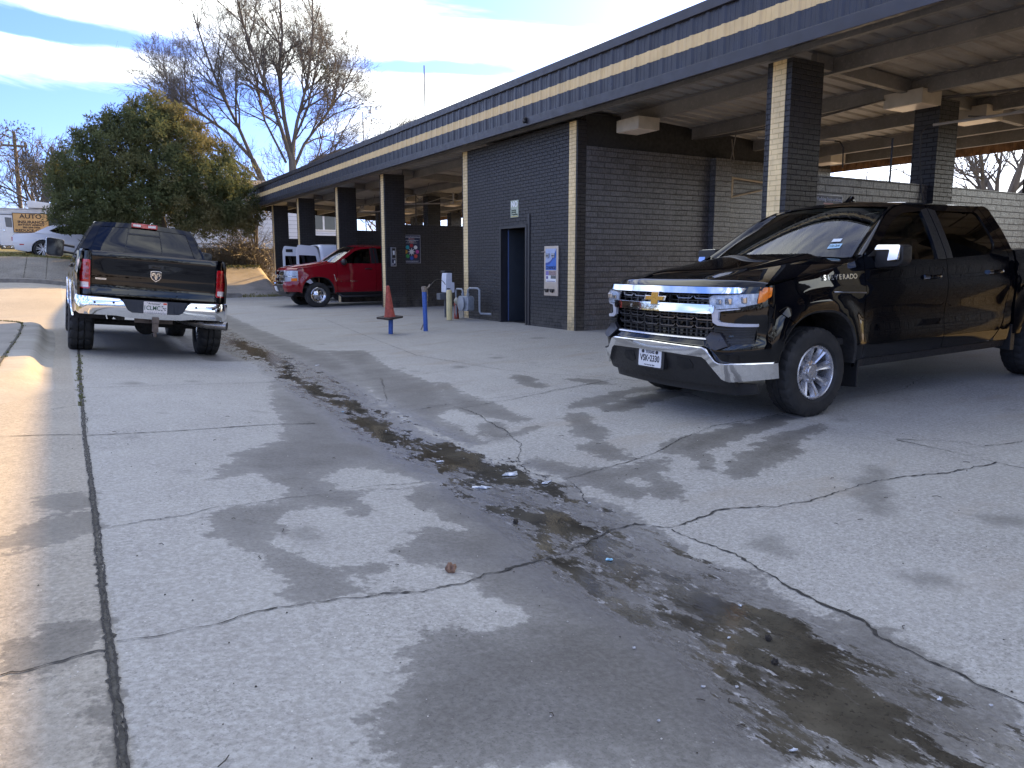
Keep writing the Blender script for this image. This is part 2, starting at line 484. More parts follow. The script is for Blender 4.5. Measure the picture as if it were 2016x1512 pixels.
def sdf(px, py, poly):
    """signed distance to a polygon, + inside"""
    d = np.full(px.shape, 1e9)
    ins = np.zeros(px.shape, bool)
    n = len(poly)
    for i in range(n):
        ax, ay = poly[i]
        bx, by = poly[(i + 1) % n]
        ex, ey = bx - ax, by - ay
        t = np.clip(((px - ax) * ex + (py - ay) * ey) / (ex * ex + ey * ey + 1e-12), 0, 1)
        d = np.minimum(d, np.hypot(px - ax - t * ex, py - ay - t * ey))
        c = ((ay > py) != (by > py)) & (px < (bx - ax) * (py - ay) / (by - ay + 1e-12) + ax)
        ins ^= c
    return np.where(ins, d, -d)

def mk_concrete():
    g = Nodes('lot_concrete')
    co = g.coord('Object')
    big = g.noise(.35, 6, .6, co)
    med = g.noise(2.2, 6, .62, co)
    fine = g.noise(42, 4, .7, co)
    grit = g.n('TexVoronoi', Scale=95)
    g.l(co, grit.inputs['Vector'])
    stone = g.mr(grit.outputs['Distance'], .05, .3, 1, 0)
    streak = g.noise(3.0, 6, .6, g.mapping(co, (3.4, .35, 1), (0, 0, R(8))))
    base = g.mix(g.mr(big, .3, .7), (.220, .214, .192), (.322, .314, .286))
    base = g.mix(g.mr(med, .38, .68, 0, .5), base, (.20, .19, .175))
    base = g.mix(g.mr(streak, .5, .75, 0, .35), base, (.19, .175, .155))
    base = g.mix(g.mr(fine, .38, .68, 0, .65), base, (.47, .465, .445))
    base = g.mix(g.math('MULTIPLY', g.mr(g.noise(75, 3, .75, co), .52, .66, 0, .8), g.mr(g.noise(1.3, 4, .6, co), .35, .65, .25, 1)), base, (.125, .12, .11))
    sx = g.n('SeparateXYZ'); g.l(co, sx.inputs[0])
    base = g.mix(g.mr(sx.outputs['X'], .05, .08, .8, 0), base, g.mix(1., base, (.93, .86, .75), 'MULTIPLY'))
    rust = g.math('MULTIPLY', g.mr(g.noise(1.1, 5, .65, g.mapping(co, (.5, 1.5, 1), (0, 0, R(12)))), .54, .72, 0, .5), g.mr(sx.outputs['X'], 2.6, 4.0))
    base = g.mix(rust, base, (.235, .19, .135))
    base = g.mix(g.math('MULTIPLY', g.mr(grit.outputs['Color'], .62, .8, 0, .55), stone), base, (.10, .095, .085))
    spk = g.n('TexVoronoi', Scale=34)
    g.l(co, spk.inputs['Vector'])
    base = g.mix(g.math('MULTIPLY', g.mr(spk.outputs['Distance'], .06, .12, 1, 0), g.mr(g.noise(5, 3, .5, co), .48, .6)), base, (.62, .60, .55))
    # damp stains, standing water and oil: shapes carried by the mesh, edges frayed by noise
    e1 = g.math('MULTIPLY', g.math('SUBTRACT', g.noise(5.5, 7, .65, co), .5), .42)
    e2 = g.math('MULTIPLY', g.math('SUBTRACT', g.noise(26, 5, .6, co), .5), .13)
    sd = g.math('ADD', g.math('ADD', g.attr('damp'), e1), e2)
    damp = g.mr(sd, -.014, .022, smooth=True)
    damp = g.math('MULTIPLY', damp, g.mr(sd, 0, .22, .7, 1.))
    deep = g.mr(g.attr('damp'), .05, .5)
    wcol = g.mix(1., base, (.385, .375, .36), 'MULTIPLY')
    wcol = g.mix(g.mr(med, .35, .65, 0, .35), wcol, (.07, .064, .055))
    wcol = g.mix(g.math('MULTIPLY', deep, .45), wcol, g.mix(1., base, (.36, .345, .335), 'MULTIPLY'))
    col1 = g.mix(damp, base, wcol)
    oil = g.mr(g.math('ADD', g.attr('oil'), g.math('MULTIPLY', e1, .8)), -.10, .08, 0, .55, smooth=True)
    col1 = g.mix(oil, col1, (.085, .08, .07))
    # water
    rv = g.mapping(co, (1.0, .42, 1), (0, 0, R(-8)))
    e3 = g.math('MULTIPLY', g.math('SUBTRACT', g.noise(8, 8, .72, rv), .5), 1.05)
    e4 = g.math('MULTIPLY', g.math('SUBTRACT', g.noise(38, 4, .6, rv), .5), .22)
    pv = g.math('ADD', g.math('ADD', g.attr('puddle'), e3), e4)
    pud = g.mr(pv, -.04, .05, smooth=True)
    mud = g.mix(g.mr(g.noise(4, 6, .65, co), .35, .68), (.034, .031, .025), (.088, .080, .062))
    mud = g.mix(g.mr(g.noise(60, 3, .6, co), .55, .75, 0, .6), mud, (.012, .011, .009))
    col2 = g.mix(pud, col1, mud)
    # scum along the rim of the water and thin film round it
    rim = g.math('MULTIPLY', g.mr(pv, -.045, -.008), g.mr(pv, .03, .004))
    frag = g.mr(g.noise(30, 4, .6, rv), .54, .64)
    foam = g.math('MULTIPLY', g.math('MULTIPLY', rim, frag), .65)
    col2 = g.mix(foam, col2, (.42, .42, .43))
    film = g.mr(g.attr('puddle'), -.35, -.05, smooth=True)
    ro = g.mr(fine, .3, .7, .78, .95)
    ro_d = g.mr(med, .3, .7, .55, .75)
    ro_f = g.mr(g.noise(14, 4, .6, rv), .35, .65, .16, .42)
    ro_d = g.mixf(film, ro_d, ro_f) if hasattr(g, 'mixf') else ro_d
    ra = g.n('Mix'); g.l(damp, ra.inputs[0]); g.l(ro, ra.inputs[2]); g.l(ro_d, ra.inputs[3])
    rf = g.n('Mix'); g.l(g.math('MULTIPLY', film, damp), rf.inputs[0]); g.l(ra.outputs[0], rf.inputs[2]); g.l(ro_f, rf.inputs[3])
    rb = g.n('Mix'); g.l(pud, rb.inputs[0]); g.l(rf.outputs[0], rb.inputs[2]); rb.inputs[3].default_value = .045
    rc = g.n('Mix'); g.l(foam, rc.inputs[0]); g.l(rb.outputs[0], rc.inputs[2]); rc.inputs[3].default_value = .6
    g.set(Base_Color=col2, Roughness=rc.outputs[0])
    # relief: grit when dry, small run-off ripples in the film, near flat in water
    hgt = g.math('ADD', g.math('MULTIPLY', fine, .6), g.math('MULTIPLY', stone, .35))
    b1 = g.n('Bump', Distance=.006)
    g.l(hgt, b1.inputs['Height'])
    g.l(g.mr(damp, 0, 1, .55, .28), b1.inputs['Strength'])
    rip = g.noise(24, 5, .65, g.mapping(co, (1, .5, 1), (0, 0, R(35))))
    b2 = g.n('Bump', Distance=.012)
    g.l(rip, b2.inputs['Height'])
    g.l(g.math('MULTIPLY', film, g.mr(pud, 0, 1, .5, .07)), b2.inputs['Strength'])
    nb = g.n('Mix'); nb.data_type = 'VECTOR'
    g.l(b1.outputs[0], b2.inputs['Normal'])
    b3 = g.n('Bump', Distance=.012)
    g.l(rip, b3.inputs['Height'])
    b3.inputs['Strength'].default_value = .10
    g.l(pud, nb.inputs[0])
    g.l(b2.outputs[0], nb.inputs[4])
    g.l(b3.outputs[0], nb.inputs[5])
    g.l(nb.outputs[1], g.b.inputs['Normal'])
    return g.m

def mk_slope():
    g = Nodes('slope_concrete')
    co = g.coord('Object')
    sp = g.n('SeparateXYZ'); g.l(co, sp.inputs[0])
    b = g.mix(g.mr(g.noise(.7, 6, .65, co), .35, .65), (.20, .185, .16), (.36, .325, .27))
    bl = g.mix(g.mr(g.noise(.5, 6, .65, co), .4, .6), (.070, .068, .065), (.15, .146, .138))
    b = g.mix(g.mr(sp.outputs['X'], 1.0, 4.0), bl, b)  # left part darkened: the cedar's shade put into the colour
    b = g.mix(g.mr(g.noise(2.5, 6, .7, g.mapping(co, (.35, 1.3, 1))), .52, .72, 0, .6), b, (.10, .09, .075))
    b = g.mix(g.mr(g.noise(30, 3, .6, co), .4, .75, 0, .5), b, (.42, .38, .31))
    g.set(Base_Color=b, Roughness=.9, Normal=g.bump(g.noise(25, 5, .6, co), .4, .02))
    return g.m

def mk_grass():
    g = Nodes('verge_turf')
    co = g.coord('Object')
    b = g.mix(g.mr(g.noise(.6, 6, .65, co), .35, .65), (.16, .15, .05), (.26, .23, .095))
    b = g.mix(g.mr(g.noise(9, 5, .65, co), .4, .7, 0, .8), b, (.085, .10, .035))
    b = g.mix(g.mr(g.noise(60, 3, .6, co), .5, .75, 0, .6), b, (.33, .29, .15))
    g.set(Base_Color=b, Roughness=.95, Normal=g.bump(g.noise(50, 4, .7, co), .9, .04))
    return g.m

M_CON = mk_concrete()
M_SLOPE = mk_slope()
M_TURF = mk_grass()

def build_ground():
    xs = np.concatenate([[-900, -500, -250, -120, -60, -35, -22, -15, -11, -8, -6, -4.8], np.arange(-4, 8.6, .045), np.arange(8.7, 18, .25),
                         [19, 21, 24, 28, 34, 45, 60, 90, 150, 300, 600, 900]])
    ys = np.concatenate([[-900, -400, -150, -60, -25, -12, -6, -3, -1.5, -.6, 0], np.arange(.3, 14, .045), np.arange(14, 20, .09), np.arange(20, 48, .3),
                         [50, 54, 60, 70, 85, 110, 150, 220, 400, 700, 1200]])
    nx, ny = len(xs), len(ys)
    X, Y = np.meshgrid(xs, ys)
    Z = HH(X, Y)
    me = bpy.data.meshes.new('ground')
    co = np.stack([X, Y, Z], -1).reshape(-1, 3)
    idx = np.arange(nx * ny).reshape(ny, nx)
    q = np.stack([idx[:-1, :-1], idx[:-1, 1:], idx[1:, 1:], idx[1:, :-1]], -1).reshape(-1, 4)
    me.vertices.add(len(co)); me.vertices.foreach_set('co', co.ravel())
    me.loops.add(q.size); me.loops.foreach_set('vertex_index', q.ravel())
    me.polygons.add(len(q))
    me.polygons.foreach_set('loop_start', np.arange(0, q.size, 4))
    me.polygons.foreach_set('loop_total', np.full(len(q), 4))
    for m in (M_CON, M_SLOPE, M_TURF):
        me.materials.append(m)
    cx = co[q].mean(1)
    yb = 33 + 6.5 * S3(7.9, 9.5, cx[:, 0])
    mi = np.zeros(len(q), int)
    mi[cx[:, 1] > yb] = 1
    mi[cx[:, 1] > yb + 3.9] = 2
    mi[(cx[:, 0] > 27)] = 2
    mi[(cx[:, 0] < -16) & (cx[:, 1] > 12)] = 2
    me.polygons.foreach_set('material_index', mi)
    px, py = co[:, 0], co[:, 1]
    def union(polys):
        d = np.full(px.shape, -.6)
        for p in polys:
            a = np.array(p)
            sel = (px > a[:, 0].min() - .6) & (px < a[:, 0].max() + .6) & (py > a[:, 1].min() - .6) & (py < a[:, 1].max() + .6)
            d[sel] = np.maximum(d[sel], sdf(px[sel], py[sel], p))
        return np.clip(d, -.6, .6)
    damp = union(DAMP_POLYS)
    hole = union(HOLE_POLYS)
    damp = np.minimum(damp, -hole)
    # the last of the run-off far down the gutter, and floors of the wash bays
    vx = 2.75 + .03 * (py - 14)
    gut = .9 - np.abs(px - vx)
    damp = np.where((py > 12) & (py < 32), np.maximum(damp, np.clip(gut, -.6, .6)), damp)
    vc = np.interp(py, [0, 1.3, 2.0, 2.8, 4.0, 5.1, 7.2, 10.75, 14, 20], [2.05, 2.12, 2.18, 2.3, 2.4, 2.4, 2.5, 2.66, 2.7, 2.9])
    pudd = np.maximum(union(PUDDLE_POLYS), np.clip(.30 - np.abs(px - vc), -.6, .0) * 1.0 - .035 - .06 * (py > 4.6) - .5 * (py > 20))
    oil = union(OIL_POLYS)
    rr = random.Random(12)
    for k in range(60):
        ox, oy, orr = rr.uniform(.3, 8), rr.uniform(1.5, 14), rr.uniform(.01, .07) * (1 + rr.random())
        oil = np.maximum(oil, orr - .04 - np.hypot((px - ox), (py - oy) * .8))
    for n, v in (('damp', damp), ('puddle', pudd), ('oil', oil)):
        a = me.attributes.new(n, 'FLOAT', 'POINT')
        a.data.foreach_set('value', v.astype(np.float32))
    me.polygons.foreach_set('use_smooth', np.ones(len(q), bool))
    me.update()
    o = bpy.data.objects.new('ground', me)
    col.objects.link(o)
    return struct(o)
build_ground()

# ------------------------------------------------------------------ cracks and joints, thin ribbons on the slab
def ribbon(mb, pts, w, jit, step=.035, dz=.004):
    rnd = random.Random(len(pts) * 7 + int(pts[0][0] * 100))
    P = []
    for (a, b) in zip(pts[:-1], pts[1:]):
        a, b = Vector(a), Vector(b)
        n = max(2, int((b - a).length / step))
        for i in range(n):
            P.append(a.lerp(b, i / n))
    P.append(Vector(pts[-1]))
    off = 0
    rows = []
    for i, p in enumerate(P):
        t = (P[min(i + 1, len(P) - 1)] - P[max(0, i - 1)]).normalized()
        nrm = Vector((-t.y, t.x))
        off = off * .75 + rnd.uniform(-jit, jit)
        ww = w * rnd.uniform(.25, 1.15)
        ww *= .35 + .9 * abs(math.sin(i * step * 4.1 + len(pts)) * math.sin(i * step * 1.7 + pts[0][0] * 9)) ** .6 if jit > .003 and w < .03 else 1
        if rnd.random() < .06:
            ww *= 1.9
        c = p + nrm * off
        rows.append([(c + nrm * ww * s) for s in (-.5, .5)])
    mb.grid([[(q.x, q.y, H(q.x, q.y) + dz) for q in r] for r in rows])

M_CRACK = plain('crack_dirt', (.022, .02, .017), .95, var=.5, scale=30)
M_SEAM = plain('seam_dirt', (.045, .042, .034), .95, var=.7, scale=25, bump=.6)
mb = MB()
for w, p in CRACK_LINES:
    ribbon(mb, p, w * .85, .010, .022)
struct(mb.build('pavement_cracks', M_CRACK))
mb = MB()
for w, p in JOINT_LINES:
    ribbon(mb, p, w * .8, .002)
struct(mb.build('pavement_joints', M_CRACK))
mb = MB()
SEAM = [(.02, .6), (.05, 2.0), (.055, 3.), (.07, 4.2), (.08, 6.2), (.11, 8.5), (.15, 11.), (.2, 14.), (.25, 18)]
ribbon(mb, SEAM, .024, .002, .016)
struct(mb.build('gutter_seam', M_SEAM))
mb = MB()
for dx in (-.010, .011):
    ribbon(mb, [(x + dx, y) for x, y in SEAM], .009, .0028, .014, .006)
struct(mb.build('gutter_seam_edges', M_CRACK))
# seams of the sloped apron
mb = MB()
for x0, x1 in ((-1.1, -1.0), (-.4, -.3), (4.2, 2.6), (-7, -7)):
    ribbon(mb, [(x0, 33.0), ((x0 + x1) / 2, 35.0), (x1, 36.8)], .03, .004, .06, .008)
struct(mb.build('apron_seams', M_SEAM))

mb = MB()
for i in range(24):
    xa, xb = -14 + i * .85, -14 + (i + 1) * .85 - .006
    za, zb = H(xa, 32.7), H(xb, 32.7)
    mb.add([(xa, 32.62, za - .1), (xb, 32.62, zb - .1), (xb, 33.1, zb - .1), (xa, 33.1, za - .1), (xa, 32.68, za + .14), (xb, 32.68, zb + .14), (xb, 33.1, zb + .17), (xa, 33.1, za + .17)], [(0, 1, 5, 4), (4, 5, 6, 7), (1, 2, 6, 5), (3, 0, 4, 7)])
struct(mb.build('apron_kerb', plain('old_kerb', (.15, .14, .125), .9, var=.35, scale=3)))
# ------------------------------------------------------------------ kerb island on the left
def arc(cx, cy, r, a0, a1, n):
    return [(cx + r * math.cos(R(a0 + (a1 - a0) * i / n)), cy + r * math.sin(R(a0 + (a1 - a0) * i / n))) for i in range(n + 1)]
KP = [(-5.0, 8.35), (-3.0, 8.4)] + arc(-1.55, 9.7, 1.3, 270, 360, 12) + [(-.24, 11.6), (-.22, 14), (-.24, 16.2)] + arc(-2.9, 16.6, 2.65, 8, 75, 12) + [(-4.5, 20.4), (-9, 22), (-13, 23.2)]
def kerb():
    mb = MB()
    prof = [(-.16, -.03), (-.10, .002), (-.04, .014), (.01, .042), (.045, .085), (.075, .120), (.11, .142), (.16, .151), (.36, .152), (.36, -.05)]
    rows = []
    inner = []
    for i, p in enumerate(KP):
        a = Vector(KP[max(0, i - 1)]); b = Vector(KP[min(len(KP) - 1, i + 1)])
        t = (b - a).normalized()
        nrm = Vector((-t.y, t.x))
        k = 1.0 if i > 8 else (.35 + .65 * ss(0, 9, i))
        g0 = H(p[0], p[1])
        fl = 1 - ss(3, 14, i)
        rows.append([(p[0] + nrm.x * (o - fl * max(0, .75 * (1 - h / .15)) * (o < .3)), p[1] + nrm.y * (o - fl * max(0, .75 * (1 - h / .15)) * (o < .3)), g0 + (h if h > 0 else -.03)) for o, h in prof])
        q = Vector(p) + nrm * .37
        inner.append((q.x, q.y, H(q.x, q.y) + .152))
    mb.grid(rows)
    g = Nodes('kerb_concrete')
    co = g.coord('Object')
    b = g.mix(g.mr(g.noise(1.2, 6, .6, co), .35, .65), (.25, .24, .215), (.36, .345, .31))
    b = g.mix(g.mr(g.noise(35, 4, .65, co), .4, .75, 0, .5), b, (.2, .19, .17))
    g.set(Base_Color=b, Roughness=.92, Normal=g.bump(g.noise(45, 5, .6, co), .4, .01))
    struct(mb.build('kerb', g.m, smooth=True, angle=60))
    mb = MB()
    for k in (15, 16, 18):
        for (o, h), (o2, h2) in zip(prof[2:8], prof[3:9]):
            p = Vector(KP[k]); a = Vector(KP[k - 1]); b = Vector(KP[k + 1]); t = (b - a).normalized(); nn = Vector((-t.y, t.x)); g0 = H(p.x, p.y)
            q = [(p + nn * (oo - .004) + t * w) for oo, w in ((o, -.006), (o, .006), (o2, .006), (o2, -.006))]
            mb.quad(*[(v.x, v.y, g0 + hh + .004) for v, hh in zip(q, (h, h, h2, h2))])
    struct(mb.build('kerb_joints', M_SEAM))
    # surface inside the kerb
    mb = MB()
    n = len(inner)
    rows = []
    for (x, y, z) in inner:
        rows.append([(x + (-14 - x) * t, y + ((11.5 if y < 11.5 else y) - y) * 0, z + .02 * t) for t in (0, .05, .2, .5, 1)])
    mb.grid(rows)
    g = Nodes('island_asphalt')
    co = g.coord('Object')
    b = g.mix(g.mr(g.noise(1.5, 6, .6, co), .35, .65), (.19, .18, .165), (.27, .255, .23))
    b = g.mix(g.mr(g.noise(70, 3, .6, co), .45, .75, 0, .6), b, (.33, .31, .27))
    g.set(Base_Color=b, Roughness=.95, Normal=g.bump(g.noise(90, 4, .6, co), .5, .01))
    struct(mb.build('island_paving', g.m))
    mb = MB()
    ribbon_pts = [(x, y) for x, y, z in inner]
    for (a, b) in zip(inner[:-1], inner[1:]):
        a, b = Vector(a), Vector(b)
        d = (b - a)
        if d.length < 1e-4: continue
        nrm = Vector((-d.y, d.x, 0)).normalized() * .013
        up = Vector((0, 0, .006))
        mb.quad(a - nrm + up, b - nrm + up, b + nrm + up, a + nrm + up)
    struct(mb.build('island_joint', M_SEAM))
    return inner
KERB_IN = kerb()

# tufts of weed in the joints
def tuft(mb, x, y, z, n, h, spread, rnd):
    for k in range(n):
        a = rnd.uniform(0, 2 * PI)
        r = rnd.uniform(0, spread)
        b = Vector((x + r * math.cos(a), y + r * math.sin(a), z))
        hh = h * rnd.uniform(.5, 1.2)
        tip = b + Vector((rnd.uniform(-.6, .6) * hh, rnd.uniform(-.6, .6) * hh, hh))
        w = Vector((math.cos(a + 1.3), math.sin(a + 1.3), 0)) * rnd.uniform(.003, .007)
        mb.add([b - w, b + w, tip + w * .2, tip - w * .2], [(0, 1, 2, 3)])
def leafmat(name, a, b, c, sc=3.):
    g = Nodes(name)
    co = g.coord('Object')
    m = g.mix(g.mr(g.noise(sc, 4, .6, co), .35, .65), a, b)
    m = g.mix(g.mr(g.noise(sc * 9, 3, .6, co), .45, .7, 0, .7), m, c)
    g.set(Base_Color=m, Roughness=.65)
    g.b.inputs['Specular IOR Level'].default_value = .3
    return g.m
M_WEED = leafmat('weed_green', (.06, .085, .02), (.12, .12, .035), (.19, .165, .07), 5)
rnd = random.Random(8)
mb = MB()
for i in range(75):
    y = 7.6 + 4.6 * rnd.random() ** .8
    x = np.interp(y, [p[1] for p in SEAM], [p[0] for p in SEAM]) + rnd.gauss(0, .02)
    tuft(mb, x, y, H(x, y), 5, .022, .02, rnd)
for i in range(260):
    k = rnd.randrange(6, len(KERB_IN) - 2)
    t = rnd.random()
    a, b = Vector(KERB_IN[k]), Vector(KERB_IN[k + 1])
    p = a.lerp(b, t)
    tuft(mb, p.x + rnd.gauss(0, .015), p.y + rnd.gauss(0, .015), p.z, 5, .025, .025, rnd)
tag(mb.build('weeds', M_WEED), kind='stuff')

# ------------------------------------------------------------------ the wash bays
def mk_brick(name, face, mort, rough=.38, bumps=.9, stretch=(1, 1, 1), var=.5, bw=.205, rh=.0675):
    g = Nodes(name)
    uv = g.coord('UV')
    wob = g.n('TexNoise', Scale=2.2, Detail=3)
    g.l(uv, wob.inputs['Vector'])
    wv = g.n('VectorMath'); wv.operation = 'MULTIPLY_ADD'
    g.l(wob.outputs['Color'], wv.inputs[0]); wv.inputs[1].default_value = (.012, .012, 0); g.l(uv, wv.inputs[2])
    fw = g.n('TexNoise', Scale=45, Detail=3)
    g.l(uv, fw.inputs['Vector'])
    wv2 = g.n('VectorMath'); wv2.operation = 'MULTIPLY_ADD'
    g.l(fw.outputs['Color'], wv2.inputs[0]); wv2.inputs[1].default_value = (.010, .010, 0); g.l(wv.outputs[0], wv2.inputs[2])
    br = g.n('TexBrick')
    br.offset = .5
    for k, v in (('Scale', 1.), ('Mortar Size', .0075), ('Mortar Smooth', .35), ('Bias', 0.), ('Brick Width', bw), ('Row Height', rh)):
        br.inputs[k].default_value = v
    br.inputs['Color1'].default_value = (0, 0, 0, 1)
    br.inputs['Color2'].default_value = (1, 1, 1, 1)
    br.inputs['Mortar'].default_value = (.5, .5, .5, 1)
    g.l(wv2.outputs[0], br.inputs['Vector'])
    per = g.n('SeparateColor'); g.l(br.outputs['Color'], per.inputs[0])
    f = Vector(face)
    n1 = g.noise(3.0, 5, .6, uv)
    n2 = g.noise(28, 5, .7, g.mapping(uv, (1.6, .45, 1)))
    c = g.mix(per.outputs[0], tuple(f * (1 - var * .5)), tuple(f * (1 + var * .5)))
    c = g.mix(g.mr(n1, .35, .7, 0, .6), c, tuple(f * 1.5))
    c = g.mix(g.mr(n2, .62, .74, 0, .5), c, tuple(f * 1.8))
    c = g.mix(g.math('MULTIPLY', br.outputs['Fac'], .8), c, mort)
    suv = g.n('SeparateXYZ'); g.l(uv, suv.inputs[0])
    spl = g.math('MULTIPLY', g.mr(suv.outputs['Y'], .55, -.05, 0, .8), g.mr(g.noise(5, 5, .65, uv), .38, .62))
    c = g.mix(spl, c, (.085, .08, .07))
    c = g.mix(g.mr(g.noise(1.1, 5, .65, g.mapping(uv, (1.5, .35, 1))), .52, .75, 0, .45), c, tuple(f * 2.2))
    r = g.math('ADD', g.mr(n2, .3, .7, rough - .1, rough + .14), g.math('MULTIPLY', br.outputs['Fac'], .35), clamp=True)
    h = g.math('SUBTRACT', g.math('ADD', g.math('MULTIPLY', per.outputs[0], .22), g.math('MULTIPLY', g.noise(38, 5, .7, uv), .55)), br.outputs['Fac'])
    h = g.math('ADD', h, g.math('MULTIPLY', g.noise(8, 3, .6, uv), .6))
    g.set(Base_Color=c, Roughness=r, Normal=g.bump(h, bumps, .014))
    return g.m
M_BRICK = mk_brick('black_painted_brick', (.0145, .0145, .0175), (.004, .004, .005), .42)
M_BRICKW = mk_brick('black_block_sheen', (.082, .083, .088), (.008, .008, .009), .24, .8, bw=.30, rh=.102)  # same black paint made paler: sheen put into the base colour
M_GOLDB = mk_brick('cream_painted_brick', (.68, .52, .27), (.50, .37, .18), .5, .55, var=.10)
M_FASC = plain('black_enamel_sheet', (.021, .022, .030), .36, var=.25, scale=2.2, bump=.05, bscale=9)
M_FASCT = plain('black_enamel_trim', (.030, .031, .041), .42, var=.25, scale=3, bump=.05, bscale=9)
M_GOLD = plain('cream_enamel', (.68, .50, .235), .45, var=.1, scale=3)

def mk_deck():
    g = Nodes('galvanised_deck')
    co = g.coord('Object')
    b = g.mix(g.mr(g.noise(1.1, 6, .65, co), .35, .65), (.27, .267, .258), (.375, .37, .36))
    b = g.mix(g.mr(g.noise(5, 6, .7, g.mapping(co, (.3, 1.6, 1))), .5, .75, 0, .6), b, (.17, .14, .11))
    g.set(Base_Color=b, Roughness=.6, Metallic=.1, Normal=g.bump(g.noise(30, 4, .6, co), .1, .01))
    return g.m
M_DECK = mk_deck()
def mk_purlin():
    g = Nodes('grey_primer_steel')
    co = g.coord('Object')
    b = g.mix(g.mr(g.noise(1.6, 6, .65, co), .35, .65), (.16, .155, .145), (.23, .222, .21))
    b = g.mix(g.mr(g.noise(22, 5, .7, co), .52, .75, 0, .55), b, (.36, .34, .30))
    g.set(Base_Color=b, Roughness=.6, Metallic=.1)
    return g.m
M_PURL = mk_purlin()
M_RUST = plain('rusty_trim', (.24, .13, .06), .8, var=.55, scale=5)
M_DOOR = plain('blue_grey_door', (.036, .043, .052), .42, var=.15, scale=2)
M_DOORF = plain('black_door_frame', (.022, .022, .026), .4)
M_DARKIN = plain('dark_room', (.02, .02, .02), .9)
M_WHITE = plain('white_paint', (.74, .74, .74), .45, var=.06)
M_STEEL = plain('brushed_steel', (.52, .46, .40), .38, metal=.75, var=.08, scale=8)
M_BLACKP = plain('black_plastic', (.016, .016, .017), .5, var=.15, scale=20)

BLOC = Vector((8.42, 20.0, 0))
bld = empty('car_wash_building', BLOC, label='long black brick car wash with cream striped metal fascia and open bays', cat='building')
def bch(mb, name, mats, parent=None, **k):
    o = mb.build(name, mats, parent or bld, **k)
    if parent is None:
        o.matrix_parent_inverse = Matrix.Translation(-BLOC)
    return o

FX = 8.42            # plane of the pier fronts
PIER_Y = [7.4, 21.95, 26.25, 31.2, 35.35, 2.75, -1.9, -6.5]
def deck_z(x):
    return 4.13 - .053 * (x - 8.0)

def pier(y, stripe=True):
    mb = MB()
    top = deck_z(FX) - .22
    mb.box((FX, y - .2, -.15), (FX + .62, y + .2, top))
    o = bch(mb, 'pier', M_BRICK, uv=True)
    m2 = MB()
    m2.box((FX - .004, y - .11, -.12), (FX + .01, y + .11, top - .003))
    bch(m2, 'painted_stripe', M_GOLDB, o, uv=True)
    for x0, x1 in ((11.72, 12.22), (15.05, 15.55)):
        m3 = MB()
        m3.box((x0, y - .2, -.1), (x1, y + .2, deck_z(x0) - .2))
        bch(m3, 'pier', M_BRICK if x0 < 13 else M_BRICK, uv=True)
    m4 = MB()
    for x0, x1 in ((FX + .62, 11.72), (12.22, 15.05)):
        m4.box((x0, y - .1, -.1), (x1, y + .1, 2.46))
    bch(m4, 'divider_wall', M_BRICKW if y < 10 else M_BRICK, uv=True)  # near dividers take the copy with sheen in its colour
for y in PIER_Y:
    pier(y)

# office block in the middle: front with a doorway, sides, back
OY0, OY1 = 12.0, 16.72
DY0, DY1, DZ = 13.74, 14.88, 2.08
ot = 3.86
def wallx(x0, x1, y0, y1, z0, z1, mb):
    mb.box((x0, y0, z0), (x1, y1, z1))
mb = MB()
wallx(FX, FX + .2, OY0, DY0, -.12, ot, mb)
wallx(FX, FX + .2, DY1, OY1, -.12, ot, mb)
wallx(FX, FX + .2, DY0, DY1, DZ, ot, mb)
bch(mb, 'front_wall', M_BRICK, uv=True)
mb = MB()
mb.box((FX + .2, OY0, -.1), (15.5, OY0 + .2, 3.42))
mb.box((11.74, OY0 - .16, -.1), (12.2, OY0, 3.40))
bch(mb, 'side_wall', M_BRICKW, uv=True)
mb = MB()
mb.box((FX + .2, OY0 + .03, 3.42), (15.5, OY0 + .17, 4.0))
bch(mb, 'gable_board', M_DARKIN)
mb = MB()
mb.box((FX + .2, OY1 - .2, -.1), (15.5, OY1, 3.7))
bch(mb, 'side_wall', M_BRICK, uv=True)
mb = MB()
mb.box((15.3, OY0 + .2, -.1), (15.5, OY1 - .2, 3.66))
bch(mb, 'back_wall', M_BRICK, uv=True)
for y in (OY0 + .16, OY1 - .16):
    m2 = MB()
    m2.box((FX - .004, y - .11, -.1), (FX + .01, y + .11, ot - .003))
    bch(m2, 'painted_stripe', M_GOLDB, uv=True)
# room behind the door
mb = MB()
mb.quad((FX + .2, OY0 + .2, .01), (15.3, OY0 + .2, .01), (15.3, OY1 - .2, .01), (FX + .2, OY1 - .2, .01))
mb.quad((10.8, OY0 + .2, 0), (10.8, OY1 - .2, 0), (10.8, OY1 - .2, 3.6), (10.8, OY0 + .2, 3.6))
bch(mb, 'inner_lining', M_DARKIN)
mb = MB()
mb.box((FX - .035, DY1 - .055, -.02), (FX + .17, DY1 - .001, DZ - .001))
mb.box((FX - .035, DY0 + .001, -.02), (FX + .17, DY0 + .06, DZ - .001))
mb.box((FX - .035, DY0 + .06, DZ - .065), (FX + .17, DY1 - .055, DZ - .001))
mb.box((FX - .02, DY0 - .085, -.02), (FX - .001, DY0 + .001, DZ + .20))
bch(mb, 'door_frame', M_DOORF, bevel=.006)
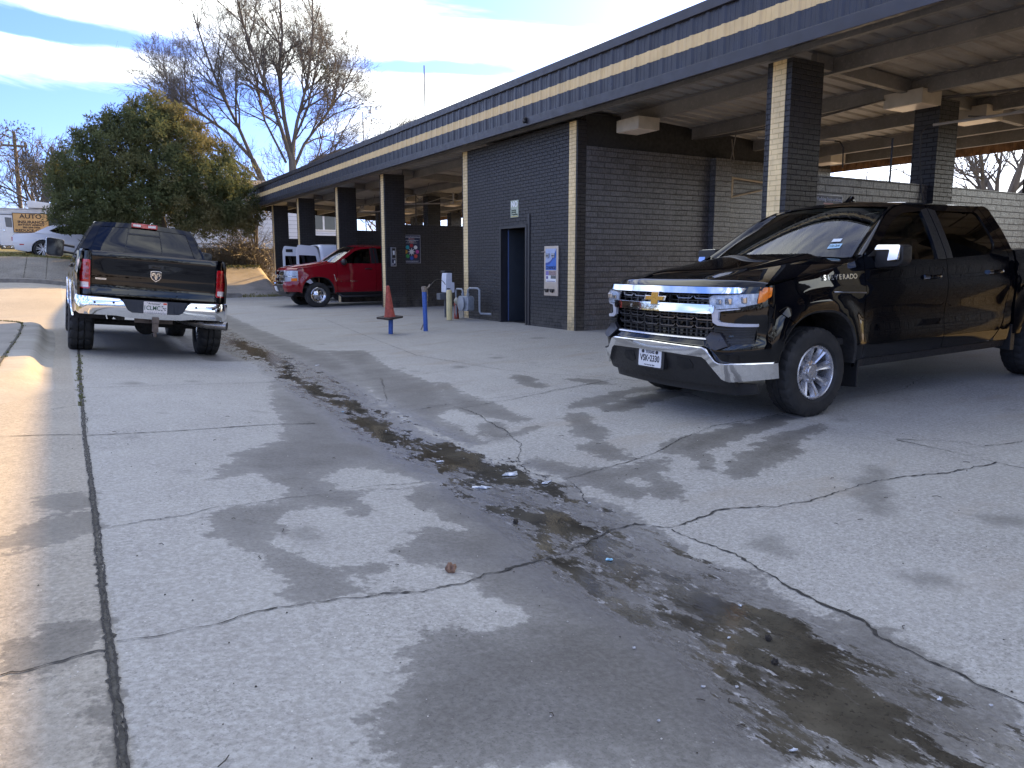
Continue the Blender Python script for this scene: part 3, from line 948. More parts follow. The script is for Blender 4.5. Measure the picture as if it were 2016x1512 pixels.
# steel door standing open inwards on its left-hand hinges
dM = Matrix.Translation((FX + .13, DY1 - .10, 0)) @ Matrix.Rotation(R(-3), 4, 'Z')
mb = MB()
mb.box((0, -.045, .02), (1.0, 0, DZ - .075), dM)
dor = bch(mb, 'door', M_DOOR, bevel=.004)
mb = MB()
mb.box((-.010, -.046, .03), (-.001, -.001, DZ - .08), dM)
bch(mb, 'door_edge', plain('blue_edge_paint', (.045, .075, .17), .5), dor)
mb = MB()
mb.mat(0).box((.52, -.049, 1.62), (.70, -.047, 1.75), dM)
mb.mat(1)
for i in range(3):
    mb.box((.545 + i * .035, -.052, 1.64), (.555 + i * .035, -.0495, 1.73), dM)
bch(mb, 'door_notice', [M_WHITE, M_BLACKP], dor)
mb = MB()
M_SGREEN = plain('pale_green_ink', (.35, .42, .24), .5, var=0)
mb.mat(0).box((.50, -.049, 1.20), (.76, -.047, 1.50), dM)
mb.mat(1)
for a, b in (((.50, 1.20), (.76, 1.212)), ((.50, 1.488), (.76, 1.50)), ((.50, 1.212), (.512, 1.488)), ((.748, 1.212), (.76, 1.488))):
    mb.box((a[0], -.0525, a[1]), (b[0], -.0495, b[1]), dM)
for i, z in enumerate((1.44, 1.39, 1.33, 1.27)):
    mb.box((.54 + .02 * (i % 2), -.0525, z - .011), (.72, -.0495, z + .011), dM)
bch(mb, 'door_notice', [plain('dark_sign_ink', (.012, .016, .02), .5), M_SGREEN], dor)
mb = MB()
def disc(mb, c, r, M, d, n=28):
    mb.prism([(c[0] + r * math.cos(2 * PI * i / n), c[1] + r * math.sin(2 * PI * i / n)) for i in range(n)], d, M)
fM = dM @ frame((0, -.047, 0), (1, 0, 0), (0, 0, 1))
mb.mat(0); disc(mb, (.64, .92), .165, fM, (.0005, .002))
mb.mat(1); disc(mb, (.64, .92), .15, fM, (.002, .0035))
mb.mat(2); mb.prism([(.60, .82), (.66, .82), (.68, .93), (.72, 1.0), (.62, 1.02), (.585, .95)], (.0035, .005), fM)
bch(mb, 'round_sticker', [plain('sticker_white', (.5, .42, .36), .6, var=.05), plain('sticker_black', (.02, .02, .02), .6, var=0), plain('sticker_red', (.42, .03, .03), .5, var=.1)], dor)

# fascia: ribbed sheet with a cream band, cap and bottom trim
LIPX = 7.97
FY0, FY1 = -7.2, 38.15
FZ0, FZ1 = 3.86, 4.80
def ribs(a, b, pitch=.305):
    """(position, stand-out) of a ribbed sheet"""
    out = []
    p = a
    while p < b:
        for d, h in ((0, 0), (.045, 0), (.052, .006), (.062, .006), (.069, 0), (.13, 0), (.137, .006), (.147, .006), (.154, 0), (.20, 0), (.224, .022), (.272, .022), (.294, 0)):
            if p + d < b:
                out.append((p + d, h))
        p += pitch
    out.append((b, 0))
    return out
RB = ribs(FY0, FY1)
def fsheet(z0, z1, proud=0):
    mb = MB()
    mb.grid([[(LIPX - h - proud, y, z) for (y, h) in RB] for z in (z0, z1)])
    return mb
bch(fsheet(FZ0 + .13, FZ1 - .12), 'fascia', M_FASC, fix=False)
bch(fsheet(4.255, 4.425, .003), 'fascia_stripe', M_GOLD, fix=False)
mb = MB()
mb.box((LIPX - .055, FY0, FZ0), (LIPX + .02, FY1, FZ0 + .155))
bch(mb, 'fascia_trim', M_FASCT, bevel=.006)
mb = MB()
mb.box((LIPX - .06, FY0, FZ1 - .14), (LIPX + .25, FY1, FZ1))
bch(mb, 'fascia_cap', M_FASCT, bevel=.006)
# end fascias return along the roof ends
for yy, s in ((FY1, 1), (FY0, -1)):
    rb = ribs(LIPX, 15.9)
    mb = MB()
    mb.grid([[(x, yy + s * h, z if z > 4 else deck_z(x) - .25) for (x, h) in rb] for z in (3.8, FZ1 - .09)])
    bch(mb, 'fascia', M_FASC, fix=False)
    mb = MB()
    mb.box((LIPX, yy - .03, FZ1 - .1), (15.9, yy + .05, FZ1))
    bch(mb, 'fascia_cap', M_FASCT)
# roof deck: ribs run across the building
mb = MB()
rr = []
y = FY0
while y < FY1:
    rr += [(y, 0), (y + .20, 0), (y + .222, .035), (y + .283, .035)]
    y += .305
mb.grid([[(x, yy, deck_z(x) + h) for (yy, h) in rr] for x in (LIPX + .02, 12, 15.86)])
mb.grid([[(x, yy, deck_z(x) + h + .012) for (yy, h) in rr] for x in (LIPX + .02, 15.86)])
bch(mb, 'roof_deck', M_DECK, fix=False)
for x in (9.45, 11.25, 13.0, 14.5, 15.55):
    z = deck_z(x) - .002
    mb = MB()
    mb.box((x - .02, FY0, z - .215), (x + .0, FY1, z))
    mb.box((x, FY0, z - .215), (x + .075, FY1, z - .20))
    mb.box((x - .095, FY0, z - .012), (x - .02, FY1, z))
    bch(mb, 'purlin', M_PURL)
for y in PIER_Y + [OY0 + .1]:
    mb = MB()
    for a, b in ((9.06, 9.43), (9.45, 11.23), (11.25, 12.98), (13.0, 14.48), (14.5, 15.5)):
        za, zb = deck_z(a + .1), deck_z(b - .1)
        if y > 12.0 and y < 12.2: continue
        mb.add([(a + .02, y - .05, za - .2), (b - .02, y - .05, zb - .2), (b - .02, y + .05, zb - .2), (a + .02, y + .05, za - .2),
                (a + .02, y - .05, za - .01), (b - .02, y - .05, zb - .01), (b - .02, y + .05, zb - .01), (a + .02, y + .05, za - .01)],
               [(0, 3, 2, 1), (4, 5, 6, 7), (0, 1, 5, 4), (1, 2, 6, 5), (2, 3, 7, 6), (3, 0, 4, 7)])
    if mb.v:
        bch(mb, 'cross_beam', M_PURL)
# front eave beam behind the fascia and the rusted edge at the back
mb = MB()
mb.box((8.38, FY0, 3.92), (8.46, FY1, 4.08))
bch(mb, 'eave_beam', M_PURL)
mb = MB()
zz = deck_z(15.9)
rbk = ribs(FY0, FY1)
mb.grid([[(15.90 + h, y, z) for (y, h) in rbk] for z in (zz - .32, zz + .06)])
mb.grid([[(15.895 + h, y, z) for (y, h) in rbk] for z in (zz - .32, zz + .06)])
bch(mb, 'back_trim', M_RUST, fix=False)
mb = MB()
for y in np.arange(FY0 + .5, FY1, 1.37):
    for k in range(1):
        pass
# loose conduits and cables under the deck
rnd = random.Random(3)
def sag(a, b, s, n=14):
    a, b = Vector(a), Vector(b)
    return [a.lerp(b, i / n) - Vector((0, 0, s * 4 * (i / n) * (1 - i / n))) for i in range(n + 1)]
M_CAB = plain('cable_grey', (.09, .085, .08), .6, var=.2)
def cab(*a):
    mb = MB(); mb.tube(*a); bch(mb, 'cable', M_CAB)
for k in range(5):
    x = 11.2 + rnd.uniform(-.05, .05)
    cab(sag((x, 11.9, 3.72), (x - .1, 7.7, 3.72), rnd.uniform(.02, .1)), .008, 6)
cab(sag((12.0, 11.7, 3.38), (11.3, 10.9, 3.75), .06), .012, 6)
cab(sag((12.1, 11.7, 3.38), (11.6, 11.3, 3.68), .05), .012, 6)
cab(sag((11.7, 7.2, 3.74), (11.9, 3.2, 3.78), .12), .018, 6)
cab(sag((11.7, 7.1, 3.70), (12.6, 2.9, 3.74), .03), .012, 6)
cab(sag((12.3, 7.1, 3.50), (12.9, 5.6, 3.70), .12), .014, 6)
for yb in (22.5, 27.2, 28.2):
    for k in range(3):
        cab(sag((10 + k * 1.3, yb - .4, 3.75), (11.0 + k * 1.2, yb + 3, 3.7), rnd.uniform(.08, .3)), .012, 6)

# ------------------------------------------------------------------ lights under the deck
M_LAMPB = plain('lamp_housing', (.46, .41, .33), .6, var=.16, scale=4)
M_LAMPL = plain('lamp_lens', (.80, .72, .62), .35, var=.05, scale=5)
def lamp(x, y, ztop, label, first=[None]):
    if first[0] is None:
        e = empty('ceiling_light', (x, y, ztop))
        mb = MB(); mb.box((-.24, -.31, -.21), (.24, .31, 0))
        mb.build('housing', M_LAMPB, e, bevel=.008)
        mb = MB(); mb.box((-.215, -.285, -.216), (.215, .285, -.2))
        mb.build('lens', M_LAMPL, e, bevel=.003)
        first[0] = e
    else:
        e = copy_tree(first[0])
        e.location = (x, y, ztop)
    tag(e, label, 'light', 'box lights under the roof deck')
lamp(9.2, 11.25, 3.82, 'beige box light under the roof, in front of the black office side wall')
lamp(11.35, 7.42, 3.80, 'large beige box light nearest the camera, beside the mid pier of the truck bay')
lamp(13.05, 7.42, 3.74, 'beige box light just right of the mid pier, partly behind the boom arm')
lamp(14.8, 11.6, 3.66, 'beige box light low at the back of the truck bay, against the far wall')
lamp(11.55, 27.4, 3.82, 'box light seen above the instruction sign bay, with thin rods below it')
lamp(13.3, 27.3, 3.74, 'box light in the red truck bays, beside the cream stripe of the office corner')
lamp(13.4, 32.0, 3.72, 'lower box light behind the rods in the far bays')
lamp(11.8, 32.6, 3.82, 'box light in the far bay between the two thinner piers')
lamp(14.9, 27.3, 3.62, 'small box light deep in the far bays near the back edge')

# ------------------------------------------------------------------ spray booms hanging in the bays
M_BOOM = plain('galvanised_pipe', (.40, .37, .33), .5, metal=.4, var=.15)
def boom(hub, az_, ln, label, rods):
    e = empty('spray_boom', hub, (0, 0, R(az_)), label, 'spray boom')
    mb = MB()
    mb.tube([(0, 0, .35), (0, 0, -.04)], .03, 10)
    mb.tube([(0, 0, .02), (0, 0, -.02)], .07, 14)
    mb.build('hub', M_BOOM, e, smooth=True)
    mb = MB()
    mb.tube([(-.35, 0, 0), (ln, 0, -.05)], .021, 8)
    mb.tube([(.05, 0, .26), (ln * .55, 0, -.02)], .012, 8)
    mb.build('arm', M_BOOM, e, smooth=True)
    mb = MB()
    h = [(ln, 0, -.05), (ln + .10, 0, -.06), (ln + .17, 0, -.16), (ln + .17, -.02, -.5)]
    if rods:
        h += [(ln + .12, -.06, -1.0), (ln + .02, -.12, -1.5)]
    mb.tube(h, .013, 8)
    mb.build('hose', M_BLACKP, e, smooth=True)
boom((11.95, 4.9, 3.36), 101, 2.3, 'galvanised spray boom with a hanging black hose over the black truck', True)
boom((10.95, 9.6, 3.42), -28, 1.0, 'short spray boom folded beside the front pier of the truck bay', False)
boom((11.8, 24.1, 3.36), 150, 1.8, 'spray boom over the bay right of the red truck', False)
boom((11.8, 28.6, 3.36), 160, 1.7, 'spray boom in the bay behind the red truck', False)
boom((12.2, 19.0, 3.3), 35, 1.7, 'spray boom with a sagging hose in the instruction sign bay', True)
# hanging rods
for i, (x, y, z0, z1) in enumerate(((10.62, 7.2, 2.42, 3.05), (9.9, 24.3, 2.0, 3.6), (10.5, 24.3, 2.0, 3.6))):
    mb = MB()
    mb.tube([(0, 0, 0), (0, 0, z1 - z0)], .014, 8)
    mb.tube([(-.55, .0, z1 - z0), (.03, 0, z1 - z0)], .008, 6)
    o = mb.build('hanging_rod', M_BLACKP, smooth=True)
    o.location = (x, y, z0)
    tag(o, ['thin black rod hanging above the low wall of the truck bay', 'left of two thin black rods hanging in the bay above the sign', 'right of two thin black rods hanging in the bay above the sign'][i], 'rod', None)
# triangular bracket on the office side wall
e = empty('wall_bracket', (12.3, 11.99, 2.85), label='pale metal triangle bracket on the dark wall beside the front pier', cat='bracket')
mb = MB()
mb.box((-.035, -.07, -.22), (.035, 0, .22))
mb.tube([(0, -.04, .2), (1.35, -.10, .12)], .022, 8)
mb.tube([(0, -.04, -.2), (1.3, -.10, .07)], .018, 8)
mb.build('bracket_arm', plain('bracket_beige', (.36, .30, .22), .6), e, bevel=.003)

# ------------------------------------------------------------------ signs
M_NAVY = plain('sign_navy', (.020, .026, .055), .4, var=.1)
M_SIGNW = plain('sign_white', (.55, .56, .58), .5, var=0)
M_PINKB = plain('sign_pale_red', (.5, .25, .22), .5, var=0)
def wash_sign(y, x0, x1, z0, z1, label, full=True):
    e = empty('instruction_sign', ((x0 + x1) / 2, y, z0), label=label, cat='sign', group='washing instruction signs')
    w, h = x1 - x0, z1 - z0
    T = frame((-w / 2, -.012, 0), (1, 0, 0), (0, 0, 1))
    mb = MB()
    mb.box((-w / 2, -.012, 0), (w / 2, 0, h))
    mb.build('panel', M_NAVY, e)
    mb = MB()
    t = .012
    for a, b in (((0, 0), (w, t)), ((0, h - t), (w, h)), ((0, t), (t, h - t)), ((w - t, t), (w, h - t))):
        mb.prism([a, (b[0], a[1]), b, (a[0], b[1])], (-.002, .006), T)
    mb.build('rim', plain('sign_rim', (.30, .31, .34), .4, metal=.4), e)
    mb = MB()
    mb.mat(0)
    mb.text('Washing Instructions', h * .088, T @ Matrix.Translation((w / 2, h * .925, .002)), sx=.86 * w / .56 * .84 / h * 1.0)
    for zf, wf, tt in ((.80, .78, .010), (.775, .5, .010), (.71, .6, .010), (.07, .8, .008), (.045, .7, .008)):
        x = w * (1 - wf) / 2
        k = x
        rr = random.Random(int(zf * 1000))
        while k < w - x:
            q = min(w - x, k + rr.uniform(.015, .045))
            mb.prism([(k, zf * h), (q, zf * h), (q, zf * h + tt * h / .83), (k, zf * h + tt * h / .83)], (.0005, .002), T)
            k = q + .008
    mb.mat(1)
    for zf, wf in ((.845, .34), (.74, .26)):
        x = w * (1 - wf) / 2
        mb.prism([(x, zf * h), (w - x, zf * h), (w - x, zf * h + .022 * h), (x, zf * h + .022 * h)], (.0005, .002), T)
    mb.build('lettering', [M_SIGNW, M_PINKB], e)
    if full:
        mb = MB()
        cx_, cz_ = w / 2, h * .405
        cols = [(.30, .02, .03), (.62, .62, .62), (.42, .05, .24), (.45, .05, .04), (.02, .07, .32), (.03, .26, .07), (.45, .27, .04), (.02, .30, .36)]
        ms = [plain('sign_dot_%s' % n, c, .5, var=0) for n, c in zip(('red', 'white', 'pink', 'orange', 'blue', 'green', 'gold', 'teal'), cols)] + [M_SIGNW]
        for i in range(8):
            a = R(90 - 45 * i)
            mb.mat(i)
            disc(mb, (cx_ + math.cos(a) * w * .32, cz_ + math.sin(a) * w * .32), w * .098, T, (.0005, .002))
            mb.mat(8)
            p = Vector((math.cos(a), math.sin(a))); q = Vector((-p.y, p.x)) * .008
            c = Vector((cx_, cz_))
            mb.prism([tuple(c + p * w * .1 - q), tuple(c + p * w * .19 - q), tuple(c + p * w * .19 + q), tuple(c + p * w * .1 + q)], (.0005, .002), T)
        mb.mat(8)
        disc(mb, (cx_, cz_), w * .115, T, (.0005, .002))
        mb.build('colour_dots', ms, e)
wash_sign(21.85, 8.98, 9.56, 1.32, 2.16, 'navy washing instructions sign with a ring of coloured dots')
wash_sign(7.29, 9.10, 9.68, 1.36, 2.20, 'navy washing instructions sign just above the big black truck roof')
wash_sign(31.1, 9.2, 9.8, 1.30, 2.12, 'dim washing instructions sign behind the white van doors')
# coin box on the pier by the cone
e = empty('coin_box', (8.55, 21.74, 1.22), label='narrow steel coin box on the pier behind the orange cone', cat='coin box')
mb = MB(); mb.box((0, -.06, 0), (.16, 0, .56)); mb.build('case', plain('coin_box_steel', (.34, .35, .37), .35, metal=.7), e, bevel=.006)
mb = MB()
mb.mat(0).box((.03, -.064, .25), (.13, -.061, .53)); mb.mat(1).box((.05, -.068, .34), (.11, -.065, .46))
mb.mat(2).box((.02, -.064, .03), (.14, -.061, .21)); mb.mat(1).box((.085, -.068, .09), (.12, -.065, .18)); mb.mat(1).box((.035, -.068, .05), (.06, -.065, .1))
mb.build('face_panel', [M_BLACKP, M_SIGNW, M_NAVY], e)
# NO sign
e = empty('warning_sign', (FX, 14.28, 2.24), label='small green and white sign starting NO above the open door', cat='sign')
T = frame((-.006, .16, 0), (0, -1, 0), (0, 0, 1))
mb = MB(); mb.prism([(0, 0), (.32, 0), (.32, .35), (0, .35)], (-.006, 0), T)
mb.build('panel', plain('sign_pale_green', (.42, .47, .36), .5, var=.1, scale=12), e)
mb = MB()
mb.mat(0).text('NO', .165, T @ Matrix.Translation((.16, .265, .002)), bold=.003)
mb.mat(1)
for i, tx in enumerate(('Loitering', 'Soliciting', 'Trespassing')):
    mb.text(tx, .056, T @ Matrix.Translation((.03, .148 - .043 * i, .002)), align='LEFT')
mb.mat(2).prism([(.02, .01), (.30, .01), (.30, .026), (.02, .026)], (.0005, .002), T)
mb.build('lettering', [plain('sign_bright_white', (.85, .85, .85), .5, var=0), plain('sign_dark_green', (.03, .05, .02), .5, var=0), plain('sign_yellow', (.5, .4, .1), .5, var=0)], e)
# change machine let into the wall
e = empty('change_machine', (FX, 12.82, .64), label='steel change machine with blue CHANGE panel on the black office wall', cat='change machine')
T = frame((-.03, .25, 0), (0, -1, 0), (0, 0, 1))
mb = MB(); mb.prism([(0, 0), (.50, 0), (.50, .97), (0, .97)], (-.03, 0), T)
mb.build('face_plate', M_STEEL, e, bevel=.006)
mb = MB()
mb.mat(0).prism([(.055, .50), (.435, .50), (.435, .92), (.055, .92)], (.0005, .002), T)
arcp = [(.055 + .38 * t, .60 + .30 * t ** 2.6) for t in np.linspace(0, 1, 14)]
mb.mat(1).prism([(.055, .505)] + [(.435, .505)] + list(reversed(arcp)), (.002, .003), T)
arc2 = [(.055 + .38 * t, .645 + .262 * t ** 2.4) for t in np.linspace(0, 1, 14)]
mb.mat(2).prism(arcp + list(reversed(arc2)), (.003, .004), T)
mb.mat(3).text('CHANGE', .088, T @ Matrix.Translation((.245, .548, .005)), bold=.001)
mb.build('blue_panel', [plain('panel_pale_blue', (.36, .43, .60), .4, var=.1), plain('panel_blue', (.03, .14, .50), .4, var=.1), plain('panel_deep_blue', (.02, .06, .30), .4, var=0), plain('panel_ink', (.015, .02, .05), .5, var=0)], e)
mb = MB()
for cx_ in (.135, .335):
    mb.mat(0).prism([(cx_ - .05, .745), (cx_ + .05, .745), (cx_ + .06, .83), (cx_ - .06, .83)], (.004, .022), T)
    mb.mat(1).prism([(cx_ - .04, .772), (cx_ + .04, .772), (cx_ + .04, .79), (cx_ - .04, .79)], (.022, .025), T)
mb.build('note_slot', [plain('slot_grey', (.30, .32, .36), .4), M_BLACKP], e)
mb = MB()
mb.mat(0).prism([(.065, .27), (.425, .27), (.425, .485), (.065, .485)], (.0005, .002), T)
pc = [(.065, .40, .17, .485, 1), (.175, .40, .425, .485, 2), (.245, .335, .425, .398, 3), (.08, .33, .15, .385, 4), (.09, .28, .40, .292, 4)]
for a, b, c, d, m in pc:
    mb.mat(m).prism([(a, b), (c, b), (c, d), (a, d)], (.002, .003), T)
mb.build('leaflet', [M_WHITE, plain('leaflet_violet', (.20, .16, .42), .5), plain('leaflet_brown', (.28, .20, .19), .5, var=.6, scale=40), plain('leaflet_grey', (.12, .13, .12), .5, var=.7, scale=50), plain('leaflet_ink', (.09, .07, .22), .5)], e)
mb = MB()
for cx_ in (.10, .29):
    mb.prism([(cx_ - .06, .135), (cx_ + .075, .135), (cx_ + .04, .065), (cx_ - .02, .065)], (.001, .03), T)
mb.build('coin_tray', plain('tray_black', (.03, .028, .026), .35, metal=.3), e, bevel=.004)
mb = MB(); mb.tube([(FX * 0 - .03, .22, .86), (-.10, .24, .86)], .012, 8)
mb.build('lock', M_STEEL, e)

# cameras on the fascia
e = empty('security_camera', (7.93, 13.0, 3.99), label='tiny black camera under the fascia above the office', cat='camera')
mb = MB(); mb.tube([(0, 0, 0), (-.06, 0, -.02)], .035, 12); mb.sphere((-.05, 0, -.05), .04)
mb.build('camera_body', M_BLACKP, e, smooth=True)
e = empty('security_camera', (7.90, 38.1, 3.86), label='white security camera under the far corner of the roof', cat='camera')
mb = MB(); mb.box((-.12, -.09, -.10), (.16, .09, .07)); mb.build('camera_body', M_WHITE, e, bevel=.02)
mb = MB(); mb.sphere((-.05, -.02, -.18), .15); mb.build('camera_dome', M_BLACKP, e, smooth=True)

# ------------------------------------------------------------------ vehicle kit
def pip(p, poly):
    x, y = p
    c = False
    n = len(poly)
    for i in range(n):
        ax, ay = poly[i]
        bx, by = poly[(i + 1) % n]
        if (ay > y) != (by > y) and x < (bx - ax) * (y - ay) / (by - ay) + ax:
            c = not c
    return c

def rounded(poly, r=.03, n=4):
    """polygon with its corners rounded; a vertex may carry its own radius as third value"""
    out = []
    m = len(poly)
    for i in range(m):
        p = Vector(poly[i][:2]); rr = poly[i][2] if len(poly[i]) > 2 else r
        a = Vector(poly[i - 1][:2]) - p
        b = Vector(poly[(i + 1) % m][:2]) - p
        d = min(rr, a.length * .45, b.length * .45)
        if d < 1e-4:
            out.append(tuple(p)); continue
        s, e = p + a.normalized() * d, p + b.normalized() * d
        for k in range(n + 1):
            t = k / n
            out.append(tuple(s * (1 - t) ** 2 + p * 2 * t * (1 - t) + e * t * t))
    return out

def resample(poly, step):
    out = []
    m = len(poly)
    for i in range(m):
        a, b = Vector(poly[i]), Vector(poly[(i + 1) % m])
        n = max(1, int(math.ceil((b - a).length / step)))
        for k in range(n):
            out.append(tuple(a.lerp(b, k / n)))
    return out

def tri2d(outline, holes, step):
    loops = [resample(outline, step)] + [resample(h, step) for h in holes]
    vs, es = [], []
    for lp in loops:
        k = len(vs)
        vs += lp
        es += [(k + i, k + (i + 1) % len(lp)) for i in range(len(lp))]
    B = np.array(vs)
    xs, ys = B[:, 0], B[:, 1]
    gx = np.arange(xs.min() + step * .5, xs.max(), step)
    gy = np.arange(ys.min() + step * .5, ys.max(), step)
    for j, y in enumerate(gy):
        for x in gx:
            x2 = x + (step * .25 if j % 2 else -step * .25)
            if np.min((xs - x2) ** 2 + (ys - y) ** 2) < (step * .5) ** 2:
                continue
            if pip((x2, y), outline) and not any(pip((x2, y), h) for h in holes):
                vs.append((x2, y))
    r = mgeo.delaunay_2d_cdt([Vector(v) for v in vs], es, [], 0, 1e-6)
    V, F = [tuple(v) for v in r[0]], []
    for f in r[2]:
        c = (sum(V[i][0] for i in f) / len(f), sum(V[i][1] for i in f) / len(f))
        if pip(c, outline) and not any(pip(c, h) for h in holes):
            F.append(tuple(f))
    return V, F

def panel(mb, outline, fmap, holes=(), step=.06, flange=None, mirror=None):
    """a curved sheet over a flat outline, with a turned-in edge"""
    V, F = tri2d(outline, list(holes), step)
    P = [Vector(fmap(a, b)) for a, b in V]
    def put(pts, faces, fl):
        mb.add(pts, faces)
        if fl is not None:
            cnt = {}
            for f in faces:
                for i in range(len(f)):
                    e = (f[i], f[(i + 1) % len(f)])
                    k = (min(e), max(e))
                    cnt.setdefault(k, []).append(e)
            d = Vector(fl)
            for k, e in cnt.items():
                if len(e) == 1:
                    a, b = e[0]
                    mb.add([pts[b], pts[a], pts[a] + d, pts[b] + d], [(0, 1, 2, 3)])
    put(P, F, flange)
    if mirror == 'y':
        put([Vector((p.x, -p.y, p.z)) for p in P], [tuple(reversed(f)) for f in F], None if flange is None else (flange[0], -flange[1], flange[2]))

def paint(name, c, rough=.6, flake=0.):
    if name in MATS: return MATS[name]
    g = Nodes(name)
    co = g.coord('Object')
    dirt = g.mr(g.noise(2.5, 6, .65, co), .45, .8, 0, 1)
    sp = g.n('SeparateXYZ'); g.l(co, sp.inputs[0])
    lowd = g.math('MULTIPLY', g.mr(sp.outputs['Z'], .62, .35, 0, .35), dirt)
    g.set(Base_Color=g.mix(lowd, c, (.10, .085, .065)), Roughness=rough, Coat_Weight=1.0, Coat_IOR=1.5,
          Coat_Roughness=g.math('ADD', g.math('MULTIPLY', lowd, .35), .015))
    g.b.inputs['Specular IOR Level'].default_value = .0
    MATS[name] = g.m
    return g.m

def glassmat(name, tint, refl=1.0):
    if name in MATS: return MATS[name]
    m = bpy.data.materials.new(name)
    m.use_nodes = True
    t = m.node_tree
    t.nodes.clear()
    out = t.nodes.new('ShaderNodeOutputMaterial')
    tr = t.nodes.new('ShaderNodeBsdfTransparent'); tr.inputs[0].default_value = (*tint, 1)
    gl = t.nodes.new('ShaderNodeBsdfGlossy'); gl.inputs['Roughness'].default_value = .012
    gl.inputs['Color'].default_value = (refl, refl, refl, 1)
    fr = t.nodes.new('ShaderNodeFresnel'); fr.inputs[0].default_value = 1.55
    mx = t.nodes.new('ShaderNodeMixShader')
    t.links.new(fr.outputs[0], mx.inputs[0]); t.links.new(tr.outputs[0], mx.inputs[1]); t.links.new(gl.outputs[0], mx.inputs[2])
    t.links.new(mx.outputs[0], out.inputs[0])
    MATS[name] = m
    return m

P_BLACK = paint('black_gloss_paint', (.0016, .002, .0035), .6)
P_RED = paint('red_gloss_paint', (.21, .007, .013), .5)
P_WHITE = paint('white_gloss_paint', (.66, .68, .72), .5)
M_CHROME = plain('chrome', (.80, .81, .83), .045, metal=1., var=.03, scale=3)
M_CHROMED = plain('dull_chrome', (.62, .62, .63), .16, metal=1., var=.12, scale=9)
M_ALU = plain('silver_wheel_paint', (.50, .50, .52), .28, metal=.75, var=.06, scale=9, coat=.4)
M_TRIM = plain('black_trim', (.013, .013, .014), .48, var=.2, scale=15)
M_GLOSSB = plain('gloss_black_plastic', (.006, .006, .007), .12, var=0)
M_INT = plain('cabin_plastic', (.025, .024, .023), .7, var=.2)
M_SEAT = plain('seat_cloth', (.045, .044, .043), .9, var=.2, scale=20)
M_UNDER = plain('underbody', (.020, .018, .016), .85, var=.5, scale=9)
def mk_tyre():
    g = Nodes('tyre_rubber')
    co = g.coord('Object')
    b = g.mix(g.mr(g.noise(6, 5, .65, co), .4, .75), (.012, .012, .012), (.034, .032, .030))
    g.set(Base_Color=b, Roughness=.78, Normal=g.bump(g.noise(60, 3, .6, co), .25, .004))
    return g.m
M_TYRE = mk_tyre()
G_SHIELD = glassmat('windscreen_glass', (.62, .70, .66))
G_SIDE = glassmat('side_glass', (.30, .34, .31))
G_DARK = glassmat('privacy_glass', (.035, .035, .04))
M_LENS = glassmat('clear_lens', (.92, .94, .96))
M_AMBER = plain('amber_lens', (.85, .22, .02), .15, var=.15, scale=40, coat=.6)
M_REDL = plain('red_lens', (.42, .006, .012), .12, var=.35, scale=22, coat=1.)
M_REVL = plain('white_lens', (.66, .60, .60), .15, var=.15, scale=40, coat=1.)
M_REFL = plain('lamp_reflector', (.66, .69, .74), .25, metal=.15, var=.30, scale=30)
M_GOLDE = plain('gold_emblem', (.62, .36, .07), .28, metal=.45, var=.05)
M_PLATE = plain('plate_white', (.70, .70, .70), .45, var=.05, scale=20)
M_PLATEI = plain('plate_ink', (.015, .015, .02), .5, var=0)

def tyre_mb(mb, R_, w, rim, n=96, chunky=.007, M=None):
    h = w / 2
    prof = [(rim, -h * .74), (rim + .012, -h * .86), (rim + .03, -h * .97), (R_ - .10, -h * 1.0), (R_ - .055, -h * .985), (R_ - .028, -h * .92), (R_ - .008, -h * .80),
            (R_, -h * .62), (R_, -h * .30), (R_ - chunky * 1.2, -h * .27), (R_ - chunky * 1.2, -h * .20), (R_, -h * .17),
            (R_, h * .17), (R_ - chunky * 1.2, h * .20), (R_ - chunky * 1.2, h * .27), (R_, h * .30), (R_, h * .62), (R_ - .008, h * .80),
            (R_ - .028, h * .92), (R_ - .055, h * .985), (R_ - .10, h * 1.0), (rim + .03, h * .97), (rim + .012, h * .86), (rim, h * .74)]
    vs = []
    for k, (r, z) in enumerate(prof):
        for j in range(n):
            a = 2 * PI * (j + (.5 * (k % 3) if 6 <= k <= 17 else 0)) / n
            rr = r
            if r > R_ - .032 and j % 4 == 0 and 5 <= k <= 18:
                rr -= chunky * (1.0 if 7 <= k <= 16 else 1.4)
            vs.append(Vector((rr * math.cos(a), rr * math.sin(a), z)))
    if M is not None:
        vs = [M @ v for v in vs]
    m = len(prof)
    fs = []
    for i in range(m - 1):
        for j in range(n):
            k = (j + 1) % n
            fs.append((i * n + j, i * n + k, (i + 1) * n + k, (i + 1) * n + j))
    mb.add(vs, fs)

